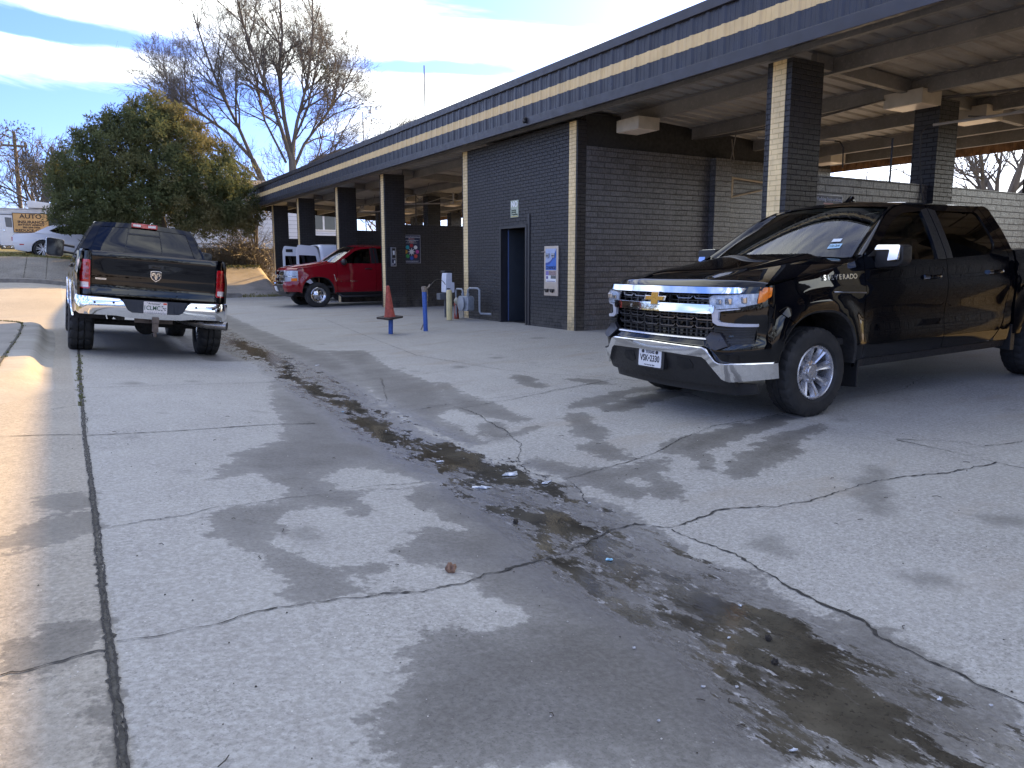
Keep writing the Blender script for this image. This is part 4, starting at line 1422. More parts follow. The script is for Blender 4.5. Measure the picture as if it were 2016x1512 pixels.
def make_wheel(parent, x, y, z, R_, w, rim, style, side, mat=None, chunky=.007, n=96, turn=0.):
    """side: -1 faces the left of the car (local -y), +1 the right"""
    mat = mat or M_ALU
    M = Matrix.Translation((x, y, z)) @ (Matrix.Rotation(R(90), 4, 'X') if side < 0 else Matrix.Rotation(R(-90), 4, 'X')) @ Matrix.Rotation(turn, 4, 'Z')
    mb = MB()
    mb.lathe([(.001, -w * .1), (rim * .62, -w * .1), (rim * .62, -w * .02), (.001, -w * .02)], 32, M)
    wh = mb.build('wheel', plain('brake_disc', (.10, .09, .085), .5, metal=.6), parent, smooth=True)
    mb = MB()
    tyre_mb(mb, R_, w, rim, n, chunky, M)
    mb.build('tyre', M_TYRE, wh, smooth=True, angle=32)
    h = w / 2
    mb = MB()
    mb.mat(0)
    mb.lathe([(rim + .004, h * .80), (rim + .006, h * .86), (rim - .004, h * .90), (rim - .012, h * .86), (rim - .018, h * .72), (rim - .022, h * .1), (rim - .03, -h * .7), (rim + .003, -h * .78)], 48, M)
    if style == 'spoke8':
        mb.lathe([(.001, h * .60), (.052, h * .60), (.058, h * .56), (.060, h * .45), (.098, h * .42), (.104, h * .34), (.104, h * .1), (.001, h * .1)], 32, M)
        for k in range(8):
            A = M @ Matrix.Rotation(2 * PI * k / 8 + .16, 4, 'Z')
            ri, ro = .085, rim - .012
            def sec(r, hw, zt, zs):
                return [(r, -hw, zs), (r, -hw * .55, zt - .002), (r, -hw * .18, zt - .014), (r, hw * .18, zt - .014), (r, hw * .55, zt - .002), (r, hw, zs)]
            rows = [sec(ri, .024, h * .46, h * .18), sec(ri + .03, .027, h * .54, h * .22), sec((ri + ro) / 2, .034, h * .66, h * .32), sec(ro - .02, .046, h * .77, h * .5), sec(ro + .004, .052, h * .80, h * .5)]
            mb.grid([[A @ Vector(p) for p in r] for r in rows])
        for k in range(6):
            A = M @ Matrix.Rotation(2 * PI * k / 6, 4, 'Z') @ Matrix.Translation((.078, 0, 0))
            mb.lathe([(.013, h * .30), (.013, h * .52), (.008, h * .56), (.0005, h * .565)], 10, A)
    elif style == 'holes8':
        mb.lathe([(rim - .016, h * .72), (rim - .03, h * .60), (rim - .075, h * .30), (rim - .12, h * .42), (.075, h * .55), (.062, h * .62), (.06, h * .80), (.03, h * .86), (.0005, h * .86)], 48, M)
        mb.mat(1)
        for k in range(8):
            A = M @ Matrix.Rotation(2 * PI * (k + .5) / 8, 4, 'Z') @ Matrix.Translation((rim - .068, 0, h * .345)) @ Matrix.Rotation(R(8), 4, 'Y')
            mb.prism([(.036 * math.cos(2 * PI * i / 14), .026 * math.sin(2 * PI * i / 14)) for i in range(14)], (-.02, .004), A)
    elif style == 'twin7':
        mb.lathe([(.001, h * .62), (.06, h * .60), (.075, h * .5), (.075, h * .1), (.001, h * .1)], 24, M)
        for k in range(7):
            for d in (-.15, .15):
                A = M @ Matrix.Rotation(2 * PI * k / 7 + .22 + d * .2, 4, 'Z')
                rows = []
                for r, o, hw, zt in ((.05, .018, .014, .58), (rim * .5, .040, .017, .66), (rim - .012, .072, .022, .80)):
                    oo = o * (1 if d > 0 else -1)
                    rows.append([(r, oo - hw, h * .35), (r, oo - hw * .7, h * zt), (r, oo + hw * .7, h * zt), (r, oo + hw, h * .35)])
                mb.grid([[A @ Vector(p) for p in r] for r in rows])
    else:
        mb.lathe([(rim - .02, h * .5), (rim - .06, h * .2), (.08, h * .3), (.06, h * .5), (.0005, h * .5)], 32, M)
    mb.build('rim', [mat, M_UNDER], wh, smooth=True, angle=30)
    return wh

def emblem_bowtie(mb, T, w, h, d0, d1, k=1.):
    """gold cross-shaped badge with slanted ends"""
    a, b = w / 2 * k, h / 2 * k
    p = [(-a, -b * .30), (-a * .34, -b * .30), (-a * .40, -b), (a * .26, -b), (a * .34, -b * .30), (a * .86, -b * .30), (a, b * .36), (a * .34, b * .36), (a * .40, b), (-a * .26, b), (-a * .34, b * .36), (-a * .86, b * .36)]
    mb.prism(p, (d0, d1), T)

# ------------------------------------------------------------------ pickup trucks: one body, warped to each truck's own proportions
def make_pickup(S):
    """local axes: x back from the front axle, y to the truck's right, z up from the ground"""
    root = empty('pickup_truck', S['loc'], S['rot'], S['label'], 'pickup truck')
    pm, lod = S['paint'], S.get('step', .06)
    wx = S.get('wx', lambda x: x)
    wz = S.get('wz', lambda z: z)
    ys = S.get('ys', 1.0)
    AX = (0.0, 3.745)
    AR = S.get('arch', (.505, .545, .40))          # half width, height above centre, centre height
    def archd(x, z):
        d = 9
        for a in AX:
            d = min(d, (abs((x - a) / AR[0]) ** 2.5 + abs((z - AR[2]) / AR[1]) ** 2.5) ** .4 if z > .1 else 9)
        return d
    def hw(x, z):
        if z <= 1.38:
            b = float(np.interp(z, [.30, .46, .60, .80, .98, 1.10, 1.20, 1.30, 1.38], [.925, .972, .995, 1.000, 1.006, 1.008, .998, .978, .957]))
        else:
            t = z - 1.38
            b = .957 - t * .40 - t * t * .20
        b -= .018 * math.exp(-((z - .82) / .13) ** 2) * ss(.5, .8, x) * ss(3.2, 2.9, x)
        b -= .012 * math.exp(-((z - 1.20) / .05) ** 2) * ss(-.2, .6, x)
        if x < -.25:
            b -= .115 * ((-.25 - x) / .6) ** 2.2
        if x > 4.2:
            b -= .03 * ((x - 4.2) / .6) ** 2
        if z < 1.25:
            d = archd(x, z)
            b += .030 * (1 - ss(1.08, 1.34, d))
        return b
    def W(x, y, z):
        return Vector((wx(x), y * ys, wz(z)))
    def side(x, z, off=0.):
        return W(x, -(hw(x, z) - off), z)
    FL = (0, .03, 0)
    def arch(a, t0, t1, n=18):
        out = []
        for i in range(n + 1):
            t = R(t0 + (t1 - t0) * i / n)
            c, s = math.cos(t), math.sin(t)
            out.append((a + AR[0] * math.copysign(abs(c) ** .8, c), AR[2] + AR[1] * math.copysign(abs(s) ** .8, s)))
        return out
    def sheet(name, outline, m, holes=(), off=0., parent=None, flange=FL, both=True, lab=None):
        for sgn in ((-1, 1) if both else (-1,)):
            mb = MB()
            if sgn < 0:
                panel(mb, outline, lambda a, b: side(a, b, off), holes, lod, flange)
            else:
                panel(mb, outline, lambda a, b: Vector((1, -1, 1)) * side(a, b, off), holes, lod, (flange[0], -flange[1], flange[2]) if flange else None)
            o = mb.build(name, m, parent[0 if sgn < 0 else 1] if isinstance(parent, list) else (parent or root), smooth=True, angle=40)
            yield o
    # --- side sheets
    RB_ = .465
    fend = [(-.60, 1.17)] + [(-.60, 1.02)] + [q for q in arch(0, 128, 0) if True] + [(AR[0] + .01, RB_), (.598, RB_), (.598, 1.30), (.60, 1.40), (.46, 1.345), (.2, 1.298), (-.2, 1.245)]
    list(sheet('front_fender', fend, pm))
    fh = rounded([(.745, 1.35, .02), (1.715, 1.338, .02), (1.745, 1.805, .03), (1.42, 1.785, .1), (1.22, 1.71, .1), (.78, 1.42, .04)], .03)
    fd = rounded([(.606, RB_), (1.862, RB_), (1.862, 1.868, .01), (1.40, 1.858, .1), (1.18, 1.78, .1), (.64, 1.415, .03), (.606, 1.36)], .012)
    fdo = list(sheet('front_door', fd, pm, [fh]))
    rh = rounded([(1.975, 1.345, .02), (2.66, 1.37, .06), (2.80, 1.47, .06), (2.71, 1.80, .05), (1.985, 1.812, .02)], .03)
    rd = rounded([(1.870, RB_), (2.74, RB_, .1), (2.93, .66, .1), (2.975, .95), (2.985, 1.36), (2.87, 1.62), (2.77, 1.862), (1.870, 1.868)], .012)
    rdo = list(sheet('rear_door', rd, pm, [rh]))
    cp = [(2.778, 1.865), (2.878, 1.62), (2.993, 1.36), (2.983, .95), (2.938, .655), (2.80, .50), (2.80, RB_), (3.065, RB_), (3.085, 1.38), (3.03, 1.62), (2.96, 1.84), (2.90, 1.868)]
    list(sheet('cab_corner', cp, pm))
    bed = [(3.125, .52), (3.745 - AR[0] - .004, .52)] + arch(3.745, 170, 10) + [(3.745 + AR[0] + .02, .52), (4.80, .58), (4.845, .70), (4.845, 1.375), (4.82, 1.40), (3.125, 1.395)]
    list(sheet('bed_side', bed, pm))
    list(sheet('rocker_panel', [(.56, .385), (3.06, .385), (3.06, .458), (.56, .458)], M_TRIM if S.get('rocker') != 'paint' else pm, off=.012))
    # window frames and panes
    for o in sheet('window_pane', [(1.86 * 0 + p[0], p[1]) for p in fh], G_SIDE if S.get('tint') is None else S['tint'], off=.016, parent=fdo, flange=None): pass
    for o in sheet('window_pane', rh, G_DARK, off=.016, parent=rdo, flange=None): pass
    bp = [(1.722, 1.34), (1.858, 1.34), (1.858, 1.835), (1.750, 1.815)]
    list(sheet('pillar_trim', bp, M_TRIM, off=-.004, parent=fdo, flange=(0, .006, 0)))
    bp = [(1.874, 1.345), (1.972, 1.345), (1.980, 1.815), (1.874, 1.835)]
    list(sheet('pillar_trim', bp, M_TRIM, off=-.004, parent=rdo, flange=(0, .006, 0)))
    list(sheet('mirror_patch', rounded([(.66, 1.385), (.80, 1.385), (.84, 1.455), (.79, 1.44)], .01), M_TRIM, off=-.004, parent=fdo, flange=(0, .006, 0)))
    # lip round the arches
    for a in AX:
        for sgn in (-1, 1):
            mb = MB()
            A_ = arch(a, 178 if a == 0 else 172, 2, 28)
            rows = []
            for (x, z) in A_:
                cx_, cz_ = x - a, z - AR[2]
                y0 = hw(x, z)
                rows.append([W(x, sgn * y0, z), W(a + cx_ * .965, sgn * (y0 - .012), AR[2] + cz_ * .965), W(a + cx_ * .96, sgn * (y0 - .10), AR[2] + cz_ * .96), W(a + cx_ * 1.03, sgn * (y0 - .42), AR[2] + cz_ * 1.02)])
            mb.grid(rows)
            mb.build('wheel_arch_liner', M_UNDER, root, smooth=True)
    # --- bonnet
    def ztop(x):
        return float(np.interp(x, [-.95, -.88, -.80, -.6, -.2, .2, .46, .62], [1.125, 1.165, 1.18, 1.195, 1.245, 1.298, 1.335, 1.36]))
    def hoodpt(s, t):
        xf = -.905 + .235 * abs(t) ** 2.6
        x = xf + (.60 - .20 * (1 - t * t) - xf) * s
        ye = hw(max(x, -.6), ztop(max(x, -.6))) - .006
        if x < -.6:
            ye -= .10 * ((-.6 - x) / .3) ** 1.5
        zz = ztop(x) + .070 * (1 - abs(t) ** 3.2) * (.55 + .45 * ss(-.9, -.5, x))
        zz += .026 * (1 - ss(.50, .60, abs(t) + .06 * (1 - s))) * ss(0, .25, s)
        zz -= .055 * (1 - ss(0, .06, s)) ** 2
        return W(x, t * ye, zz)
    mb = MB()
    sv = list(np.linspace(0, .1, 7)) + list(np.linspace(.13, 1, 22))
    tv = np.linspace(-1, 1, 61)
    mb.grid([[hoodpt(s, t) for t in tv] for s in sv])
    mb.grid([[hoodpt(0, t) for t in tv], [hoodpt(0, t) + Vector((.05, 0, -.015)) for t in tv]])
    mb.build('bonnet', pm, root, smooth=True, angle=70)
    # --- windscreen, pillars, roof
    def wsb(t):
        return Vector((.60 - .22 * (1 - abs(t) ** 2), .845 * t, 1.385 - .035 * (1 - t * t)))
    def wst(t):
        return Vector((1.33 - .14 * (1 - abs(t) ** 2), .655 * t, 1.835 + .035 * (1 - t * t)))
    def ws(t, s):
        p = wsb(t).lerp(wst(t), s)
        n = Vector((-.52, 0, .85))
        return W(*(p + n * .035 * 4 * s * (1 - s) * .5))
    mb = MB()
    mb.grid([[ws(t, s) for t in np.linspace(-1, 1, 31)] for s in np.linspace(0, 1, 11)])
    wsc = mb.build('windscreen', G_SHIELD, root, smooth=True)
    mb = MB()
    for sg in (-1, 1):
        for (t0, t1, s0, s1) in ((-1, 1, .0, .05), (-1, 1, .93, 1.0), (-1, -.96, .05, .93), (.96, 1, .05, .93)):
            if sg < 0: continue
            mb.grid([[ws(t0 + (t1 - t0) * i / 20, s0 + (s1 - s0) * j / 8) + Vector((.004, 0, -.004)) for i in range(21)] for j in range(9)])
    mb.build('glass_border', M_TRIM, wsc, smooth=True)
    # cowl, between bonnet and glass
    mb = MB()
    mb.grid([[hoodpt(1, t) + Vector((0, 0, -.012)) for t in np.linspace(-.98, .98, 21)], [W(*(wsb(t) + Vector((.02, 0, -.02)))) for t in np.linspace(-.98, .98, 21)]])
    mb.build('cowl', M_TRIM, root)
    for sg in (-1, 1):
        mb = MB()
        D = [(.598, 1.40), (.64, 1.42), (.86, 1.57), (1.17, 1.783), (1.30, 1.835), (1.40, 1.866)]
        rows = []
        n = 16
        for i in range(n + 1):
            s = i / n
            f = s * (len(D) - 1)
            k = min(int(f), len(D) - 2)
            dx, dz = Vector(D[k]).lerp(Vector(D[k + 1]), f - k)
            o = W(dx, sg * hw(dx, dz), dz)
            inn = ws(sg, s)
            mid = (o + inn) / 2 + Vector((-.012, sg * .016, .010))
            rows.append([o + Vector((0, -sg * .03, 0)), o, o.lerp(mid, .5) + Vector((-.004, sg * .006, .003)), mid, mid.lerp(inn, .6), inn, inn + Vector((.02, 0, -.02))])
        mb.grid(rows)
        mb.build('windscreen_pillar', pm, root, smooth=True, angle=60)
    def roofpt(s, t):
        xf = 1.33 - .14 * (1 - t * t)
        xr = 2.90 + .07 * (1 - t * t)
        x = xf + (xr - xf) * s
        ze = float(np.interp(x, [1.19, 1.33, 1.42, 1.9, 2.6, 2.97], [1.84, 1.842, 1.868, 1.872, 1.868, 1.86]))
        ye = hw(x, ze) if x > 1.40 else hw(1.40, ze) - (1.40 - x) * .55
        cr = float(np.interp(x, [1.19, 1.45, 1.9, 2.5, 2.97], [.035, .056, .064, .056, .032]))
        return W(x, t * ye, ze + cr * (1 - abs(t) ** 2.6))
    mb = MB()
    mb.grid([[roofpt(s, t) for t in np.linspace(-1, 1, 41)] for s in np.linspace(0, 1, 25)])
    roof = mb.build('roof', pm, root, smooth=True)
    # back of the cab
    def backpt(t, s):     # s 0 top .. 1 bottom
        x = float(np.interp(s, [0, .55, 1], [2.95, 3.075, 3.085]))
        z = float(np.interp(s, [0, .55, 1], [1.862, 1.40, .75]))
        x += .03 * (1 - t * t)
        return W(x, t * (hw(x, z) - .012), z + .032 * (1 - abs(t) ** 2.6) * (1 - s) ** 3)
    mb = MB()
    sv = [0, .04, .08, .52, .56, .8, 1]
    tv = [-1, -.9, -.84] + list(np.linspace(-.8, .8, 17)) + [.84, .9, 1]
    G_ = [[backpt(t, s) for t in tv] for s in sv]
    for i in range(len(sv) - 1):
        for j in range(len(tv) - 1):
            if 2 <= i < 3 and 2 <= j < len(tv) - 3:
                continue
            mb.add([G_[i][j], G_[i][j + 1], G_[i + 1][j + 1], G_[i + 1][j]], [(0, 1, 2, 3)])
    mb.build('cab_back', pm, root, smooth=True, angle=50)
    mb = MB()
    mb.grid([[backpt(t, s) + Vector((-.012, 0, 0)) for t in np.linspace(-.85, .85, 19)] for s in np.linspace(.07, .53, 8)])
    rw = mb.build('rear_window', G_DARK, root, smooth=True)
    mb = MB()
    for t in (-.30, .30):
        mb.grid([[backpt(t + d, s) + Vector((-.002, 0, 0)) for d in (-.008, .008)] for s in np.linspace(.08, .52, 8)])
    for s0 in (.175, .50):
        mb.grid([[backpt(t, s0 + d) + Vector((-.002, 0, 0)) for d in (-.014, .014)] for t in np.linspace(-.3, .3, 8)])
    mb.build('slider_frame', M_TRIM, rw)
    # --- cabin
    mb = MB()
    mb.box(W(.62, -.86, .50), W(3.0, .86, .62))
    mb.box(W(.60, -.82, .62), W(.72, .82, 1.20))
    mb.build('cabin_floor', M_INT, root)
    mb = MB()
    dash = [(.55, 1.32), (.80, 1.34), (.98, 1.30), (1.02, 1.20), (.98, 1.02), (.7, .9), (.55, .9)]
    T = Matrix(((1, 0, 0, 0), (0, 0, 1, 0), (0, 1, 0, 0), (0, 0, 0, 1)))
    mb.prism([tuple(W(x, 0, z).xz) for x, z in dash], (-.84 * ys, .84 * ys), T)
    mb.build('dashboard', M_INT, root)
    for yy, x0, nm in ((-.42, 1.55, 'front_seat'), (.42, 1.55, 'front_seat'), (-.38, 2.55, 'rear_seat'), (.38, 2.55, 'rear_seat')):
        mb = MB()
        wd = .26 if nm == 'front_seat' else .36
        mb.box(W(x0 - .45, yy - wd, .80), W(x0 + .08, yy + wd, .95))
        mb.box((-.06, -wd * ys, 0), (.06, wd * ys, .66), Matrix.Translation(W(x0 + .10, yy, .90)) @ Matrix.Rotation(R(14), 4, 'Y'))
        mb.box((-.05, -.13, 0), (.05, .13, .19), Matrix.Translation(W(x0 + .27, yy, 1.54)) @ Matrix.Rotation(R(10), 4, 'Y'))
        mb.build(nm, M_SEAT, root, bevel=.04, seg=3, smooth=True)
    mb = MB()
    sc = W(1.10, -.42, 1.22)
    SM = Matrix.Translation(sc) @ Matrix.Rotation(R(-62), 4, 'Y')
    mb.tube([SM @ Vector((.19 * math.cos(2 * PI * i / 28), .19 * math.sin(2 * PI * i / 28), 0)) for i in range(29)], .014, 8)
    mb.tube([SM @ Vector((0, -.18, 0)), SM @ Vector((0, .18, 0))], .02, 8)
    mb.tube([SM @ Vector((-.18, 0, 0)), SM @ Vector((0, 0, 0))], .02, 8)
    mb.sphere(sc, .06)
    mb.build('steering_wheel', M_INT, root, smooth=True)
    # --- mirrors
    for sg in (-1, 1):
        mb = MB()
        if S.get('mirror') == 'tow':
            c = W(.84, sg * 1.0, 1.45) + Vector((0, sg * .25, .03))
            mb.prism(rounded([(-.13, -.16), (.13, -.16), (.15, .14), (-.13, .16)], .05), (-.07, .07), frame(c, (0, 1, 0), (0, 0, 1)))
            o = mb.build('mirror', M_TRIM, root, bevel=.012, smooth=True)
            mb = MB()
            mb.prism(rounded([(-.115, -.145), (.115, -.145), (.132, .125), (-.115, .145)], .04), (0, .006), frame(c + Vector((.078, 0, 0)), (0, 1, 0), (0, 0, 1)))
            mb.build('mirror_glass', plain('mirror_glass', (.012, .016, .024), .03, var=0), o)  # near-black base: a dark reflection put into the glass colour
            mb = MB()
            mb.prism(rounded([(-.135, -.165), (.135, -.165), (.155, .145), (-.135, .165)], .05), (0, .015), frame(c + Vector((-.085, 0, 0)), (0, 1, 0), (0, 0, 1)))
            mb.build('mirror_cap', M_CHROME, o, bevel=.006)
            mb = MB()
            for dz in (-.06, .06):
                mb.tube([W(.80, sg * .94, 1.45) + Vector((0, 0, dz)), c + Vector((0, -sg * .06, dz))], .022, 8)
            mb.build('mirror_arm', M_TRIM, o, smooth=True)
        else:
            c = W(.80, sg * .98, 1.385) + Vector((0, sg * .115, 0))
            mcap = S.get('mcap', 'chrome')
            if mcap == 'round':
                mb.sphere(c, 1, 18, 12, (.085, .115, .10))
                o = mb.build('mirror', M_TRIM, root, smooth=True)
                mb = MB()
                mb.tube([c - Vector((0, sg * .16, .05)), c], .045, 10)
                mb.build('mirror_arm', M_TRIM, o, smooth=True)
            else:
                mb.prism(rounded([(-.135, -.105), (.10, -.09), (.145, -.05), (.14, .095), (-.115, .10)], .03), (-.085, .05), frame(c, (0, sg, 0), (0, 0, 1)) if sg > 0 else frame(c, (0, -1, 0), (0, 0, 1)))
                o = mb.build('mirror', M_TRIM, root, bevel=.022, seg=3, smooth=True)
                Tm = frame(c + Vector((-.078, 0, 0)), (0, sg, 0), (.30, 0, 1))
                mb = MB()
                mb.prism(rounded([(-.12, .055, .01), (.03, .055, .015), (.03, -.045, .008), (.125, -.035, .02), (.125, .098, .02), (-.105, .103, .02)], .01), (-.012, .016) if sg > 0 else (-.016, .012), Tm)
                mb.build('mirror_cap', M_CHROME, o, bevel=.005)
                mb = MB()
                mb.prism([(-.10, -.11), (.0, -.10), (-.12, -.06), (-.19, -.08)], (-.03, .03), frame(c, (0, sg, 0), (0, 0, 1)))
                mb.build('mirror_arm', M_TRIM, o, bevel=.01)
    # --- door handles
    for dl, hx, hz in ((fdo, 1.62, 1.175), (rdo, 2.72, 1.19)):
        for i, sg in enumerate((-1, 1)):
            mb = MB()
            y0 = hw(hx, hz)
            mb.tube([W(hx - .12, sg * (y0 + .016), hz), W(hx - .05, sg * (y0 + .036), hz), W(hx + .05, sg * (y0 + .036), hz), W(hx + .10, sg * (y0 + .016), hz)], .017, 10)
            h_ = mb.build('handle', pm if S.get('handles') != 'black' else M_TRIM, dl[i], smooth=True)
            if S.get('handles') == 'chrome':
                mb = MB()
                mb.tube([W(hx - .145, sg * (y0 + .010), hz), W(hx - .10, sg * (y0 + .026), hz)], .022, 10)
                mb.tube([W(hx + .085, sg * (y0 + .028), hz), W(hx + .115, sg * (y0 + .010), hz + .01)], .014, 10)
                mb.build('handle_end', M_CHROME, h_, smooth=True) if False else mb.build('handle_end', M_CHROME, dl[i], smooth=True)
    # --- bed inside, tailgate
    mb = MB()
    for sg in (-1, 1):
        rows = []
        for x in np.linspace(3.13, 4.80, 12):
            yo = hw(x, 1.395)
            rows.append([W(x, sg * yo, 1.395), W(x, sg * (yo - .015), 1.408), W(x, sg * (yo - .085), 1.408), W(x, sg * (yo - .09), 1.37), W(x, sg * (yo - .14), 1.33), W(x, sg * (yo - .14), .88)])
        mb.grid(rows)
    mb.box(W(3.13, -.82, .86), W(4.82, .82, .88))
    mb.box(W(3.11, -.86, .75), W(3.14, .86, 1.39))
    mb.build('bed_liner', M_TRIM, root, smooth=True, angle=30)
    # --- chassis
    mb = MB()
    for sg in (-1, 1):
        mb.box(W(-.8, sg * .42 - .05, .46), W(4.75, sg * .42 + .05, .60))
    mb.box(W(-.7, -.9, .60), W(.5, .9, .66))
    mb.box(W(3.2, -.85, .70), W(4.75, .85, .76))
    mb.box(W(-.75, -.55, .34), W(.2, .55, .46))
    mb.build('chassis', M_UNDER, root)
    for ax in AX:
        mb = MB()
        c = W(ax, 0, AR[2])
        c.z = S['wr']
        mb.tube([c + Vector((0, -.72, 0)), c + Vector((0, .72, 0))], .045, 10)
        if ax > 1:
            mb.sphere(c, .17, 18, 12, (.95, 1.0, 1.0))
        mb.build('axle', M_UNDER, root, smooth=True)
    for ax in AX:
        for sg in (-1, 1):
            xx = wx(ax)
            make_wheel(root, xx, sg * S['track'], S['wr'], S['wr'], S['ww'], S['rim'], S['style'], sg, S.get('rimmat'), S.get('chunky', .007), S.get('tn', 96), turn=S.get('turn', 0))
    if S.get('flaps'):
        for ax in AX:
            for sg in (-1, 1):
                mb = MB()
                fx = ax + (AR[0] + .065)
                yo = hw(fx, .5) - .01
                if ax == 0:
                    mb.prism([(yo - .27, .19), (yo - .01, .21), (yo, .56), (yo - .27, .56)], (0, .02), Matrix.Translation(W(fx - .02, 0, 0)) @ (Matrix(((0, 0, 1, 0), (sg, 0, 0, 0), (0, 1, 0, 0), (0, 0, 0, 1)))))
                else:
                    fx = ax - AR[0] + .02
                    mb.prism([(yo - .2, .36), (yo, .34), (yo, .62), (yo - .2, .62)], (-.06, .02), Matrix.Translation(W(fx - .1, 0, 0)) @ (Matrix(((0, 0, 1, 0), (sg, 0, 0, 0), (0, 1, 0, 0), (0, 0, 0, 1)))))
                mb.build('mud_flap', M_TRIM, root, bevel=.006)
    return root, W, hw, side, dict(fdo=fdo, rdo=rdo, roof=roof, ws=ws, wsc=wsc, pm=pm)

# ------------------------------------------------------------------ the black truck in the near bay
def bumper_corner(root, W, hw, pm, arch_pts, z0=.52):
    for sg in (-1, 1):
        mb = MB()
        o = [(-.60, 1.012)] + [(-.347, .843)] + arch_pts + [(-.60, z0)]
        panel(mb, o, lambda a, b: W(a, sg * (hw(a, b)), b), step=.05, flange=(0, -sg * .03, 0))
        yield mb.build('bumper_corner', pm, root, smooth=True, angle=40)
def side_arch(t0, t1, n=12, AR=(.505, .545, .40)):
    out = []
    for i in range(n + 1):
        t = R(t0 + (t1 - t0) * i / n)
        c, s = math.cos(t), math.sin(t)
        out.append((AR[0] * math.copysign(abs(c) ** .8, c), AR[2] + AR[1] * math.copysign(abs(s) ** .8, s)))
    return out
def mir(poly):
    return [(-p[0], *p[1:]) for p in reversed(poly)]

def simple_rear(root, W, hw, pm):
    def rp(y, z, off=0.):
        return W(4.85 + .02 * (1 - (y / .9) ** 2) + off - .06 * max(0, (abs(y) - .86) / .12) ** 2, y, z)
    mb = MB(); panel(mb, rounded([(-.80, .72), (.80, .72), (.80, 1.40), (-.80, 1.40)], .03), lambda a, b: rp(a, b), step=.1, flange=(-.04, 0, 0))
    mb.build('tailgate', pm, root, smooth=True, angle=40)
    for sg in (-1, 1):
        mb = MB(); panel(mb, [(sg * .81, .72), (sg * .965, .72), (sg * .965, 1.39), (sg * .81, 1.40)], lambda a, b: rp(a, b), step=.06, flange=(-.04, 0, 0))
        mb.build('bed_corner', pm, root, smooth=True, angle=40)
        mb = MB(); panel(mb, [(sg * .82, .98), (sg * .955, .98), (sg * .955, 1.33), (sg * .82, 1.33)], lambda a, b: rp(a, b, .012), step=.06, flange=(-.03, 0, 0))
        mb.build('tail_light', M_REDL, root, smooth=True, angle=40)
    mb = MB(); panel(mb, rounded([(-.97, .48), (.97, .48), (.99, .68), (-.99, .68)], .04), lambda a, b: rp(a, b, .10), step=.08, flange=(-.12, 0, 0))
    mb.build('rear_bumper', M_CHROMED, root, smooth=True, angle=40)

